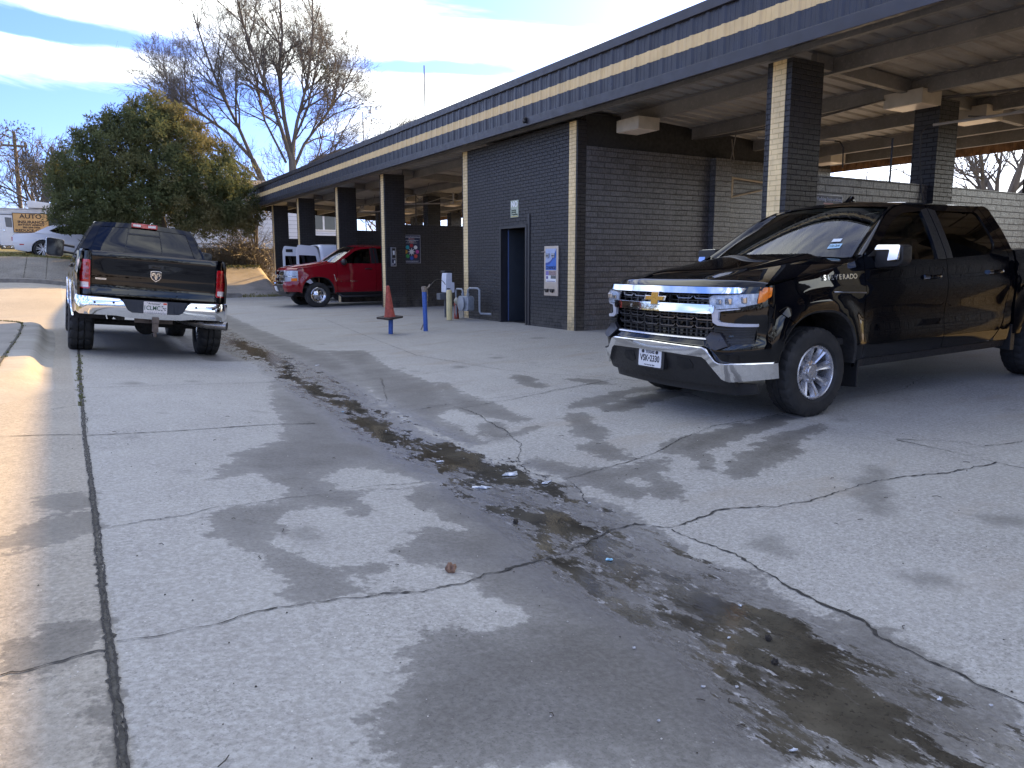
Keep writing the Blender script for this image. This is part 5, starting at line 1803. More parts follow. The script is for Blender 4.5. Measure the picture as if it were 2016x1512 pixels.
def front_late(root, W, hw, pm):
    def lean(z):
        return float(np.interp(z, [.28, .40, .52, .66, .74, .95, 1.06, 1.18], [.06, .0, -.035, -.055, -.01, -.012, .0, .03]))
    def xf(y):
        a = abs(y)
        return -.945 + .10 * (a / .9) ** 2 + .28 * max(0., (a - .78) / .2) ** 2
    def F(off):
        return lambda y, z: W(xf(y) + lean(z) + off, y, z)
    def both(name, poly, m, off=0., step=.05, fl=.03, sub=None, parent=None):
        for p in (poly, mir(poly)):
            mb = MB()
            panel(mb, p, F(off), step=step, flange=(fl, 0, 0))
            yield mb.build(name, m, parent or root, smooth=True, angle=40)
    def whole(name, half, m, off=0., step=.05, fl=.03, holes=(), parent=None):
        """half: outline of the left half from the top centre round to the bottom centre, y negative"""
        mb = MB()
        panel(mb, half + [(-p[0], *p[1:]) for p in reversed(half) if abs(p[0]) > 1e-6], F(off), holes, step, (fl, 0, 0))
        return mb.build(name, m, parent or root, smooth=True, angle=40)
    up = [(-.60, 1.115), (-.60, 1.02), (.60, 1.02), (.60, 1.115)]
    lo = [(-.655, .945), (-.655, .80), (-.58, .742), (.58, .742), (.655, .80), (.655, .945)]
    skin = [(0, 1.175), (-.985, 1.165), (-.985, .53), (-.72, .53), (-.62, .66), (0, .67)]
    whole('front_fascia', skin, pm, 0, .05, .03, [up, lo])
    list(bumper_corner(root, W, hw, pm, side_arch(128, 176)))
    # grille: dark cavity, ribs and wavy bright blades
    mb = MB()
    panel(mb, [(-.68, .73), (.68, .73), (.68, 1.125), (-.68, 1.125)], F(.085), step=.1)
    gr = mb.build('grille', M_GLOSSB, root)
    mb = MB()
    f = F(.055)
    for i in range(-5, 6):
        y = i * .112
        for z0, z1 in ((.742, .945), (1.02, 1.115)):
            if z0 < .8 and abs(y) > .6: z0 = .79
            mb.grid([[f(y - .012, z), f(y - .008, z) + Vector((-.025, 0, 0)), f(y + .008, z) + Vector((-.025, 0, 0)), f(y + .012, z)] for z in np.linspace(z0, z1, 4)])
    for z in (.765, .80, .865, .915, 1.045, 1.09):
        wdt = .64 if z > .79 else .60
        mb.grid([[f(y, z - .006), f(y, z - .004) + Vector((-.02, 0, 0)), f(y, z + .004) + Vector((-.02, 0, 0)), f(y, z + .006)] for y in np.linspace(-wdt, wdt, 24)])
    mb.build('grille_ribs', M_TRIM, gr)
    f = F(.018)
    for z, y1 in ((.888, .65), (.818, .645), (1.068, .60)):
        mb = MB()
        n = 6
        pitch = 2 * y1 / n
        for k in range(n):
            y0 = -y1 + k * pitch
            if abs(z - 1.068) < .01 and abs(y0 + pitch / 2) < .16: continue
            pts = [(y0 + .008, z + .018), (y0 + .030, z), (y0 + pitch - .030, z), (y0 + pitch - .008, z + .018)]
            P = []
            for (a, b) in zip(pts[:-1], pts[1:]):
                for q in np.linspace(0, 1, 5)[:-1]:
                    P.append((a[0] + (b[0] - a[0]) * q, a[1] + (b[1] - a[1]) * q))
            P.append(pts[-1])
            mb.grid([[f(y, zz - .006) + Vector((.03, 0, 0)), f(y, zz - .006), f(y, zz + .004), f(y, zz + .008) + Vector((.03, 0, 0))] for y, zz in P])
        mb.build('grille_blade', plain('grille_grey', (.16, .16, .17), .2, metal=.8, var=.1), gr, smooth=True, angle=30)
    # bright bars
    whole('grille_top_bar', rounded([(0, 1.168), (-.84, 1.165), (-.875, 1.155), (-.86, 1.118), (-.60, 1.112), (0, 1.112)], .006), M_CHROME, -.022)
    whole('grille_mid_bar', rounded([(0, 1.022), (-.655, 1.02), (-.675, 1.00), (-.665, .955), (-.645, .945), (0, .945)], .008), M_CHROME, -.028)
    mb = MB()
    panel(mb, [(-.66, 1.005), (.66, 1.005), (.66, 1.018), (-.66, 1.018)], F(-.04), step=.05, flange=(.02, 0, 0))
    mb.build('grille_mid_ridge', M_CHROME, root, smooth=True, angle=40)
    mb = MB()
    panel(mb, [(-.60, .724), (.60, .724), (.60, .736), (-.60, .736)], F(-.02), step=.05, flange=(.02, 0, 0))
    mb.build('grille_lower_trim', M_CHROMED, root, smooth=True, angle=40)
    # emblem
    c = W(-.985, 0, 1.058)
    T = frame(c, (0, -1, 0), (0, 0, 1))
    mb = MB(); emblem_bowtie(mb, T, .30, .125, -.03, .008); em = mb.build('emblem', M_CHROME, root, bevel=.004)
    mb = MB(); emblem_bowtie(mb, T, .30, .125, .006, .013, .84); mb.build('emblem_face', M_GOLDE, em, bevel=.002)
    # head lamps
    hl = [(-.615, 1.082), (-.655, 1.10), (-.925, 1.112), (-.925, 1.025), (-.86, 1.000), (-.70, .985), (-.63, 1.02)]
    for sgn, (hp, am, dr) in enumerate((( hl, [(-.93, 1.03), (-.950, 1.045), (-.966, 1.09), (-.968, 1.158), (-.93, 1.158)],
         [(-.628, 1.012), (-.70, .978), (-.86, .994), (-.86, .985), (-.712, .965), (-.705, .895), (-.725, .880), (-.935, .862), (-.935, .838), (-.70, .850), (-.655, .875), (-.645, .96)]), (None, None, None))):
        if hp is None: continue
        for p3 in ((hp, am, dr), (mir(hp), mir(am), mir(dr))):
            s = 1 if p3[0][0][0] > 0 else -1
            mb = MB(); panel(mb, p3[0], F(-.006), step=.04, flange=(.02, 0, 0))
            lamp_ = mb.build('headlight', M_REFL, root, smooth=True, angle=20)
            mb = MB()
            for yy, zz, r in ((.70, 1.045, .030), (.79, 1.052, .034), (.875, 1.060, .034)):
                q = F(-.012)(s * yy, zz)
                mb.box(q - Vector((.012, r, r * .8)), q + Vector((.01, r, r * .8)))
            mb.build('projector', M_CHROMED, lamp_, bevel=.008)
            mb = MB(); panel(mb, p3[0], F(-.032), step=.04, flange=(.03, 0, 0))
            mb.build('lens', M_LENS, lamp_, smooth=True, angle=40)
            mb = MB(); panel(mb, p3[1], F(-.010), step=.03, flange=(.03, 0, 0))
            mb.build('turn_signal', M_AMBER, root, smooth=True, angle=40)
            mb = MB(); panel(mb, p3[2], F(-.020), step=.03, flange=(.03, 0, 0))
            mb.build('running_light', plain('running_lamp', (.50, .51, .56), .2, var=.08, coat=1.), root, smooth=True, angle=40)
    # black vent stacks
    for p in ([(-.66, .835), (-.93, .830), (-.93, .70), (-.83, .69), (-.74, .79), (-.66, .80)],):
        for o in both('side_vent', p, M_TRIM, -.004): pass
        for s in (-1, 1):
            mb = MB()
            for k in range(6):
                z = .705 + k * .022
                y0 = .82 - (z - .69) * .78 if z < .79 else .67
                panel(mb, [(s * y0, z), (s * .925, z), (s * .925, z + .010), (s * y0, z + .010)], F(-.016), step=.05, flange=(.012, 0, 0))
            mb.build('vent_slats', M_TRIM, root, smooth=True, angle=30)
    for o in both('bumper_pad', [(-.60, .738), (-.655, .795), (-.74, .785), (-.83, .685), (-.735, .645), (-.69, .66)], plain('satin_black_pad', (.02, .02, .026), .35), -.035, fl=.05): pass
    # chrome bumper: thin across the middle, deep at the ends
    whole('front_bumper', [(0, .672), (-.60, .660), (-.645, .640), (-.725, .548), (-.76, .535), (-1.0, .528), (-.995, .395), (-.82, .378), (-.765, .400), (-.64, .555), (-.60, .580), (0, .592)], M_CHROME, -.045, .045, .06)
    mb = MB()
    half = [(0, .674), (-.60, .662), (-.645, .642), (-.725, .550), (-.76, .537), (-1.0, .530)]
    f = F(-.045)
    full = half[::-1] + [(-p[0], p[1]) for p in half[1:]]
    P = []
    for a, b in zip(full[:-1], full[1:]):
        n = max(1, int(math.hypot(a[0] - b[0], a[1] - b[1]) / .05))
        P += [(a[0] + (b[0] - a[0]) * i / n, a[1] + (b[1] - a[1]) * i / n) for i in range(n)]
    P.append(full[-1])
    mb.grid([[f(y, z) + Vector((.09, 0, .012)), f(y, z) + Vector((.03, 0, .010)), f(y, z) + Vector((.008, 0, .006)), f(y, z) + Vector((-.002, 0, -.004))] for y, z in P])
    mb.build('bumper_top', M_CHROME, root, smooth=True, angle=60)
    whole('front_valance', [(0, .60), (-.60, .585), (-.65, .55), (-.775, .395), (-.83, .37), (-.83, .335), (0, .315)], M_TRIM, -.012, .06, .05)
    for o in both('tow_recess', [(-.30, .555), (-.44, .545), (-.47, .50), (-.46, .465), (-.36, .44), (-.29, .47)], plain('recess_black', (.006, .006, .006), .7), -.016): pass
    whole('air_dam', [(0, .345), (-.86, .36), (-.90, .35), (-.90, .265), (-.80, .25), (0, .245)], M_TRIM, .035, .08, .04)
    # number plate
    c = W(-1.02, .03, .510)
    T = frame(c, (0, -1, 0), (0, 0, 1)) @ Matrix.Rotation(R(-4), 4, 'X')
    mb = MB(); mb.prism(rounded([(-.19, -.09), (.19, -.09), (.19, .10), (-.19, .10)], .015), (-.05, -.004), T); pb = mb.build('plate_bracket', M_TRIM, root)
    mb = MB(); mb.prism(rounded([(-.155, -.078), (.155, -.078), (.155, .078), (-.155, .078)], .012), (-.004, 0), T)
    np_ = mb.build('number_plate', M_PLATE, root)
    mb = MB()
    mb.text('TEXAS', .042, T @ Matrix.Translation((0, .056, .001)), bold=.001, ext=.001)
    mb.text('VSK\u20222330', .082, T @ Matrix.Translation((0, -.004, .001)), bold=.0014, ext=.001, sx=.80)
    mb.text('The Lone Star State', .018, T @ Matrix.Translation((0, -.062, .001)), ext=.001)
    disc(mb, (-.095, .058), .016, T, (.0005, .006), 12)
    disc(mb, (.095, .058), .016, T, (.0005, .006), 12)
    mb.build('plate_lettering', M_PLATEI, np_)

S1 = dict(loc=(5.67, 5.39, -.107), rot=(0, R(-1.55), 0), label='big black pickup truck parked facing out of the near wash bay, chrome bars, Texas plate',
          paint=P_BLACK, step=.055, wr=.395, ww=.265, rim=.232, track=.865, style='spoke8', tn=112, flaps=True, handles='chrome', turn=.05)
t1, W1, hw1, side1, prt1 = make_pickup(S1)
front_late(t1, W1, hw1, P_BLACK)
simple_rear(t1, W1, hw1, P_BLACK)
def on_side(x, z, hwf, Wf, sg=-1, off=.004):
    """frame lying on the flank: local x towards the rear"""
    p = Wf(x, sg * (hwf(x, z) + off), z)
    q = Wf(x + .03, sg * (hwf(x + .03, z) + off), z) - Wf(x - .03, sg * (hwf(x - .03, z) + off), z)
    u = Wf(x, sg * (hwf(x, z + .03) + off), z + .03) - Wf(x, sg * (hwf(x, z - .03) + off), z - .03)
    return frame(p, q, u)
def flank_text(name, txt, size, x, z, hwf, Wf, mat, parent, sx=1., step=.05, spacing=1., bold=0.):
    """lettering laid on the curved flank, letter by letter"""
    mb = MB()
    k = x
    for ch in txt:
        mb.text(ch, size, on_side(k, z, hwf, Wf, off=.013), align='CENTER', ext=.0035, sx=sx, bold=bold)
        k += step
    return mb.build(name, mat, parent)
flank_text('badge', 'SILVERADO', .062, .03, 1.215, hw1, W1, M_CHROME, t1, sx=1.15, step=.052, bold=.001)
# chrome sliver on the fender crease, windscreen stickers, roof fin
mb = MB(); mb.grid([[W1(x, -(hw1(x, 1.09) + .004), 1.098 - .03 * ((x + .05) / .7) ** 2), W1(x, -(hw1(x, 1.085) + .007), 1.092 - .03 * ((x + .05) / .7) ** 2), W1(x, -(hw1(x, 1.08) + .004), 1.086 - .03 * ((x + .05) / .7) ** 2)] for x in np.linspace(.15, .60, 14)])
mb.build('crease_trim', M_CHROMED, t1, smooth=True)
ws1 = prt1['ws']
mb = MB()
def wsq(t0, t1_, s0, s1, o):
    return [ws1(t, s) + Vector((-.006 - o, 0, .004 + o)) for t, s in ((t0, s0), (t1_, s0), (t1_, s1), (t0, s1))]
mb.mat(0); mb.quad(*wsq(-.83, -.70, .17, .25, 0)); mb.mat(1); mb.quad(*wsq(-.79, -.69, .29, .345, 0))
M_STK = plain('sticker_blue', (.30, .50, .66), .5, var=.1)
mb.mat(0)
Ts = frame(ws1(-.765, .208) + Vector((-.010, 0, .008)), ws1(-.83, .208) - ws1(-.70, .208), ws1(-.765, .3) - ws1(-.765, .1))
mb.mat(2).text('10-26', .042, Ts, ext=.0008)
mb.build('windscreen_sticker', [M_STK, plain('sticker_pale', (.52, .58, .64), .5), M_PLATEI], prt1['wsc'])
mb = MB()
p = W1(1.70, .05, 1.928)
mb.prism([(-.10, 0), (.12, 0), (.115, .03), (.09, .075), (.06, .085), (.0, .03)], (-.022, .022), Matrix.Translation(p) @ Matrix(((1, 0, 0, 0), (0, 0, 1, 0), (0, 1, 0, 0), (0, 0, 0, 1))))
mb.build('roof_antenna', P_BLACK, prt1['roof'], bevel=.012, smooth=True)
# inner mirror and fuel flap, side badge
mb = MB(); q = ws1(0, .80); mb.box(q + Vector((.06, -.12, -.10)), q + Vector((.09, .12, -.02))); mb.build('cabin_mirror', M_INT, t1, bevel=.01)
mb = MB(); panel(mb, rounded([(3.36, 1.06), (3.54, 1.06), (3.54, 1.24), (3.36, 1.24)], .04), lambda a, b: side1(a, b, -.002), step=.05, flange=(0, .006, 0)); mb.build('fuel_flap', P_BLACK, t1, smooth=True)

# ------------------------------------------------------------------ the lifted black truck seen from behind
def ram_rear(root, W, hw, pm):
    XR = 4.86
    def rp(y, z, off=0.):
        return W(XR + .025 * (1 - (y / .9) ** 2) + off - .14 * max(0, (abs(y) - .84) / .14) ** 2 - .012 * math.exp(-((z - .92) / .05) ** 2), y, z)
    G = lambda off: (lambda a, b: rp(a, b, off))
    mb = MB(); panel(mb, rounded([(-.80, .80), (.80, .80), (.80, 1.385), (-.80, 1.385)], .018), lambda a, b: rp(a, b, .012 * math.exp(-((b - 1.33) / .05) ** 2) - .008 * ss(1.22, 1.12, b) + .008 * ss(1.02, .92, b)), step=.06, flange=(-.05, 0, 0))
    tg = mb.build('tailgate', pm, root, smooth=True, angle=50)
    mb = MB(); mb.grid([[rp(y, 1.385), rp(y, 1.397, -.015), rp(y, 1.397, -.05), rp(y, 1.37, -.06)] for y in np.linspace(-.8, .8, 20)])
    mb.build('tailgate_cap', M_TRIM, tg, smooth=True)
    mb = MB(); panel(mb, rounded([(-.095, 1.215), (.095, 1.215), (.10, 1.265), (-.10, 1.265)], .012), G(.008), step=.04, flange=(-.01, 0, 0))
    hd = mb.build('tailgate_handle', M_TRIM, tg)
    mb = MB(); panel(mb, rounded([(-.06, 1.225), (.06, 1.225), (.065, 1.25), (-.065, 1.25)], .01), G(.014), step=.04, flange=(-.006, 0, 0))
    mb.build('handle_pull', M_GLOSSB, hd)
    # shield emblem with a horned head
    T = frame(rp(0, 1.115, .012), (0, 1, 0), (0, 0, 1))
    sh = lambda k: [(-.072 * k, .062 * k), (-.035 * k, .070 * k), (.035 * k, .070 * k), (.072 * k, .062 * k), (.068 * k, -.02 * k), (.045 * k, -.055 * k), (0, -.085 * k), (-.045 * k, -.055 * k), (-.068 * k, -.02 * k)]
    mb = MB(); mb.prism(sh(1), (-.01, .010), T); em = mb.build('emblem', M_CHROME, tg, bevel=.003)
    mb = MB(); mb.prism(sh(.86), (.009, .0115), T); mb.build('emblem_field', plain('emblem_dark', (.03, .035, .05), .2), em)
    mb = MB()
    for s in (-1, 1):
        mb.prism([(s * a, b) for a, b in ((.004, .026), (.020, .046), (.044, .044), (.055, .022), (.047, -.004), (.032, .002), (.038, .018), (.030, .026), (.016, .016), (.018, -.02), (.008, -.052), (.0, -.056))], (.011, .016), T)
    mb.build('emblem_head', M_CHROME, em)
    mb = MB(); panel(mb, [(-.755, 1.01), (-.62, 1.01), (-.62, 1.035), (-.755, 1.035)], G(.008), step=.04, flange=(-.008, 0, 0)); mb.build('badge', M_CHROMED, tg)
    for s in (-1, 1):
        mb = MB(); panel(mb, [(s * .806, .80), (s * .975, .80), (s * .975, 1.375), (s * .806, 1.388)], G(0), step=.05, flange=(-.05, 0, 0))
        mb.build('bed_corner', pm, root, smooth=True, angle=50)
        mb = MB(); panel(mb, rounded([(s * .815, .875), (s * .972, .875), (s * .968, 1.27), (s * .818, 1.27)], .02), G(.012), step=.04, flange=(-.03, 0, 0))
        tl = mb.build('tail_light', M_REDL, root, smooth=True, angle=40)
        mb = MB(); panel(mb, rounded([(s * .835, .895), (s * .950, .895), (s * .950, .965), (s * .835, .965)], .01), G(.017), step=.04, flange=(-.01, 0, 0))
        mb.build('reversing_light', M_REVL, tl, smooth=True)
        mb = MB(); panel(mb, rounded([(s * .835, 1.0), (s * .93, 1.0), (s * .93, 1.235), (s * .835, 1.235)], .015), G(.016), step=.04, flange=(-.01, 0, 0))
        mb.build('brake_lens', plain('deep_red_lens', (.26, .004, .008), .1, var=.5, scale=30, coat=1.), tl, smooth=True)
        mb = MB(); panel(mb, [(s * .815, .80), (s * .965, .80), (s * .965, .865), (s * .815, .865)], G(.006), step=.04, flange=(-.02, 0, 0))
        mb.build('corner_trim', M_GLOSSB, root, smooth=True)
    # bumper: chrome wings, dropped middle
    B = lambda off: (lambda a, b: W(XR + .16 + off - .05 * abs(a) ** 2 - .22 * max(0, (abs(a) - .84) / .17) ** 2 + .02 * math.sin(PI * (b - .5) / .3), a, b))
    mb = MB()
    half = [(0, .585), (-.30, .588), (-.355, .62), (-.42, .735), (-.46, .765), (-.985, .780), (-1.0, .70), (-.99, .57), (-.94, .535), (-.5, .535), (-.32, .512), (0, .505)]
    panel(mb, half + [(-a, b) for a, b in reversed(half) if abs(a) > 1e-6], B(0), step=.05, flange=(-.10, 0, 0))
    bp = mb.build('rear_bumper', M_CHROME, root, smooth=True, angle=50)
    mb = MB()
    P = half[:6]
    full = P[::-1] + [(-a, b) for a, b in P[1:]]
    Q = []
    for a, b in zip(full[:-1], full[1:]):
        n = max(1, int(math.hypot(a[0] - b[0], a[1] - b[1]) / .05))
        Q += [(a[0] + (b[0] - a[0]) * i / n, a[1] + (b[1] - a[1]) * i / n) for i in range(n)]
    Q.append(full[-1])
    mb.grid([[B(0)(y, z) + Vector((-.15, 0, .012)), B(0)(y, z) + Vector((-.03, 0, .012)), B(0)(y, z) + Vector((0, 0, 0))] for y, z in Q])
    mb.build('bumper_step', M_CHROMED, bp, smooth=True, angle=50)
    mb = MB()
    for y, z in ((-.76, .70), (-.53, .71), (.53, .71), (.76, .70)):
        disc(mb, (0, 0), .016, frame(B(.003)(y, z), (0, 1, 0), (0, 0, 1)), (-.004, .003), 14)
    mb.build('parking_sensors', M_BLACKP, bp)
    mb = MB(); panel(mb, [(-.42, .765), (-.34, .60), (-.29, .575), (.29, .575), (.34, .60), (.42, .765)], lambda a, b: W(XR + .09, a, b), step=.1)
    mb.box(W(XR + .085, -.36, .60), W(XR + .10, -.32, .74)); mb.box(W(XR + .085, .25, .62), W(XR + .105, .29, .72))
    mb.build('bumper_recess', plain('navy_plastic', (.014, .018, .028), .5), bp)
    T = frame(W(XR + .115, .0, .675), (0, 1, 0), (0, 0, 1))
    mb = MB(); mb.prism(rounded([(-.152, -.075), (.152, -.075), (.152, .078), (-.152, .078)], .01), (-.004, 0), T)
    pl = mb.build('number_plate', plain('plate_cream', (.62, .58, .55), .5, var=.1, scale=9), root)
    mb = MB()
    mb.mat(0).text('"Arkansas"', .040, T @ Matrix.Translation((-.02, .052, .001)), ext=.001)
    mb.mat(1).text('1CLMC', .088, T @ Matrix.Translation((-.045, -.012, .001)), ext=.001, bold=.001, sx=.78)
    mb.mat(2).prism([(.10, .045), (.145, .045), (.145, .07), (.10, .07)], (.0005, .0015), T)
    mb.mat(0)
    for a, b, c in ((.075, .015, .02), (.09, -.01, .025), (.11, -.03, .02), (.125, -.005, .012), (.07, -.04, .018)):
        mb.prism([(a, b), (a + c, b - .006), (a + c * 1.3, b + .004), (a + c * .5, b + .012)], (.0005, .0015), T)
    mb.mat(3)
    for k in range(9):
        mb.prism([(-.13 + k * .028, -.068), (-.118 + k * .028, -.068), (-.118 + k * .028, -.060), (-.13 + k * .028, -.060)], (.0005, .0015), T)
    mb.build('plate_lettering', [M_PLATEI, plain('plate_green', (.03, .10, .06), .5, var=0), plain('plate_red', (.6, .06, .02), .5, var=0), plain('plate_grey', (.3, .3, .3), .5, var=0)], pl)
    # hitch, springs, exhaust, spare wheel
    mb = MB(); mb.box(W(XR - .15, -.045, .455), W(XR + .20, .045, .535)); mb.box(W(XR + .12, -.04, .33), W(XR + .19, .04, .46)); mb.box(W(XR - .1, -.25, .44), W(XR - .04, .25, .55))
    mb.tube([W(XR + .155, 0, .26), W(XR + .155, 0, .34)], .024, 10)
    mb.build('tow_hitch', plain('rusty_steel', (.11, .085, .07), .65, metal=.3, var=.4), root, bevel=.008)
    mb = MB(); mb.tube([W(3.4, .36, .52), W(4.2, .40, .50), W(4.55, .52, .48), W(XR - .06, .72, .465), W(XR + .06, .98, .46)], [.055, .055, .058, .062, .064], 20, caps=False)
    mb.build('exhaust_pipe', plain('exhaust_steel', (.30, .28, .25), .3, metal=.9, var=.2), root, smooth=True)
    mb = MB()
    for s in (-1, 1):
        mb.tube([W(3.0, s * .50, .62), W(3.745, s * .50, .44), W(4.5, s * .50, .60)], .04, 8)
        mb.tube([W(3.85, s * .40, .40), W(3.95, s * .36, .80)], .035, 10)
    mb.build('leaf_spring', M_UNDER, root, smooth=True)
    mb = MB(); Ms = Matrix.Translation(W(4.35, -.0, .62)); tyre_mb(mb, .40, .24, .22, 48, .008, Ms); mb.build('spare_wheel', M_TYRE, root, smooth=True, angle=35)
def front_plain(root, W, hw, pm):
    F = lambda off: (lambda y, z: W(-.93 + .10 * (abs(y) / .9) ** 2 + .28 * max(0., (abs(y) - .78) / .2) ** 2 + off, y, z))
    mb = MB(); panel(mb, [(-.985, .60), (.985, .60), (.985, 1.17), (-.985, 1.17)], F(0), [[(-.55, .78), (.55, .78), (.55, 1.12), (-.55, 1.12)]], .08, (.04, 0, 0)); mb.build('front_fascia', pm, root, smooth=True, angle=40)
    mb = MB(); panel(mb, [(-.56, .77), (.56, .77), (.56, 1.13), (-.56, 1.13)], F(.04), step=.1)
    g = mb.build('grille', M_TRIM, root)
    mb = MB()
    panel(mb, [(-.03, .78), (.03, .78), (.03, 1.12), (-.03, 1.12)], F(-.01), step=.1, flange=(.04, 0, 0)); panel(mb, [(-.55, .92), (.55, .92), (.55, .97), (-.55, .97)], F(-.02), step=.1, flange=(.04, 0, 0)); mb.build('grille_bar', M_CHROME, g)
    for s in (-1, 1):
        mb = MB(); panel(mb, [(s * .6, .88), (s * .93, .88), (s * .93, 1.1), (s * .6, 1.1)], F(-.01), step=.06, flange=(.03, 0, 0)); mb.build('headlight', M_REFL, root, smooth=True)
    mb = MB(); panel(mb, rounded([(-.99, .45), (.99, .45), (.99, .70), (-.99, .70)], .05), F(-.08), step=.08, flange=(.1, 0, 0)); mb.build('front_bumper', M_CHROME, root, smooth=True, angle=40)
    list(bumper_corner(root, W, hw, pm, side_arch(128, 176), .55))

S2 = dict(loc=(1.09, 17.0, -.112), rot=(R(-.2), R(0), R(-90)), label='lifted black pickup truck seen from behind, chrome bumper and Arkansas plate, beside the kerb',
          paint=P_BLACK, step=.08, wr=.445, ww=.33, rim=.235, track=.885, style='plain', chunky=.016, tn=72, mirror='tow', handles='black',
          wz=lambda z: z + (.075 if z > .6 else .075) + .03 * ss(1.2, 1.9, z), wx=lambda x: x if x < 3.05 else x + .06 * ss(3.05, 3.3, x))
t2, W2, hw2, side2, prt2 = make_pickup(S2)
ram_rear(t2, W2, hw2, P_BLACK)
front_plain(t2, W2, hw2, P_BLACK)
t2.rotation_euler = (Matrix.Rotation(R(-90), 4, 'Z') @ Matrix.Rotation(R(-4.9), 4, 'X')).to_euler()
t2.rotation_euler = (Matrix.Rotation(R(5.4), 4, 'Y') @ Matrix.Rotation(R(-90), 4, 'Z')).to_euler()
# third brake light, roof marker, chrome arch trims
mb = MB()
for a, b, m in ((-.19, .19, 0), (-.17, -.05, 1), (.05, .17, 1)):
    mb.mat(m)
    T = frame(W2(2.975, 0, 1.868), (0, 1, 0), (0, 0, 1))
    mb.prism([(a, -.034 if m == 0 else -.022), (b, -.034 if m == 0 else -.022), (b, .034 if m == 0 else .022), (a, .034 if m == 0 else .022)], (0, .055 if m == 0 else .06), T)
mb.build('high_brake_light', [M_REDL, M_REVL], prt2['roof'], bevel=.004)
mb = MB(); mb.sphere(W2(2.2, .52, 1.925), .05, 12, 8, (1.2, .8, .7)); mb.build('roof_antenna', P_BLACK, prt2['roof'], smooth=True)
for a in (0, 3.745):
    for s in (-1, 1):
        mb = MB()
        A_ = [(x + a, z) for x, z in side_arch(176, 4, 26)]
        mb.grid([[W2(x, s * (hw2(x, z) + o), z + q) for o, q in ((-.01, 0), (.012, 0), (.016, .018), (.004, .034))] for x, z in A_])
        mb.build('arch_trim', M_CHROME, t2, smooth=True)

# ------------------------------------------------------------------ the red truck in the far bay
def front_gmt(root, W, hw, pm):
    def xf(y):
        a = abs(y)
        return -.93 + .09 * (a / .9) ** 2 + .26 * max(0., (a - .80) / .18) ** 2
    def lean(z):
        return float(np.interp(z, [.45, .60, .72, .80, 1.0, 1.17], [.03, -.03, -.045, .0, .01, .03]))
    F = lambda off: (lambda y, z: W(xf(y) + lean(z) + off, y, z))
    def p_(name, poly, m, off=0, fl=.03, holes=(), parent=None, step=.06):
        mb = MB(); panel(mb, poly, F(off), holes, step, (fl, 0, 0)); return mb.build(name, m, parent or root, smooth=True, angle=40)
    gr = [(-.52, .83), (.52, .83), (.52, 1.12), (-.52, 1.12)]
    p_('front_fascia', [(-.98, .84), (-.52, .78), (.52, .78), (.98, .84), (.98, 1.17), (-.98, 1.17)], pm, 0, holes=[gr])
    list(bumper_corner(root, W, hw, pm, side_arch(128, 176), .50))
    g = p_('grille', [(-.54, .81), (.54, .81), (.54, 1.14), (-.54, 1.14)], M_GLOSSB, .06)
    fr = [(-.56, .79), (.56, .79), (.56, 1.145), (-.56, 1.145)]
    p_('grille_frame', rounded(fr, .03), M_CHROME, -.02, holes=[rounded([(-.51, .835), (.51, .835), (.51, 1.11), (-.51, 1.11)], .03)])
    p_('grille_bar', [(-.52, .925), (.52, .925), (.52, 1.005), (-.52, 1.005)], M_CHROME, -.035)
    c = W(-.99, 0, .965)
    T = frame(c, (0, -1, 0), (0, 0, 1))
    mb = MB(); emblem_bowtie(mb, T, .27, .115, -.02, .01); mb.build('emblem', M_CHROMED, root, bevel=.004)
    for s in (-1, 1):
        o = [(s * a, b) for a, b in ((.58, .80), (.965, .80), (.965, 1.135), (.58, 1.135))]
        mb = MB(); panel(mb, o, F(-.006), step=.05, flange=(.02, 0, 0)); hl = mb.build('headlight', M_REFL, root, smooth=True, angle=20)
        mb = MB(); panel(mb, [(s * .60, .955), (s * .95, .955), (s * .95, .98), (s * .60, .98)], F(-.012), step=.05, flange=(.02, 0, 0)); mb.build('lamp_divider', M_CHROME, hl)
        mb = MB(); panel(mb, o, F(-.025), step=.05, flange=(.02, 0, 0)); mb.build('lens', M_LENS, hl, smooth=True)
        mb = MB(); panel(mb, [(s * .895, .815), (s * .96, .815), (s * .96, .91), (s * .895, .91)], F(-.028), step=.04, flange=(.02, 0, 0)); mb.build('turn_signal', M_AMBER, hl)
    p_('front_bumper', rounded([(-.60, .70), (.60, .70), (.60, .775), (-.60, .775)], .02), M_CHROME, -.05, .06)
    for s in (-1, 1):
        p_('bumper_end', [(s * .56, .50), (s * .985, .50), (s * .985, .83), (s * .56, .78)], pm, -.04, .06)
    p_('front_valance', [(-.60, .44), (.60, .44), (.66, .69), (-.66, .69)], M_TRIM, -.03, .06)
    p_('air_dam', [(-.80, .36), (.80, .36), (.90, .49), (-.90, .49)], M_TRIM, .05, .06)
    p_('fog_recess', [(-.50, .52), (-.20, .52), (-.22, .62), (-.50, .62)], M_GLOSSB, -.034)
    p_('number_plate', [(.05, .50), (.36, .50), (.36, .66), (.05, .66)], M_PLATE, -.055)

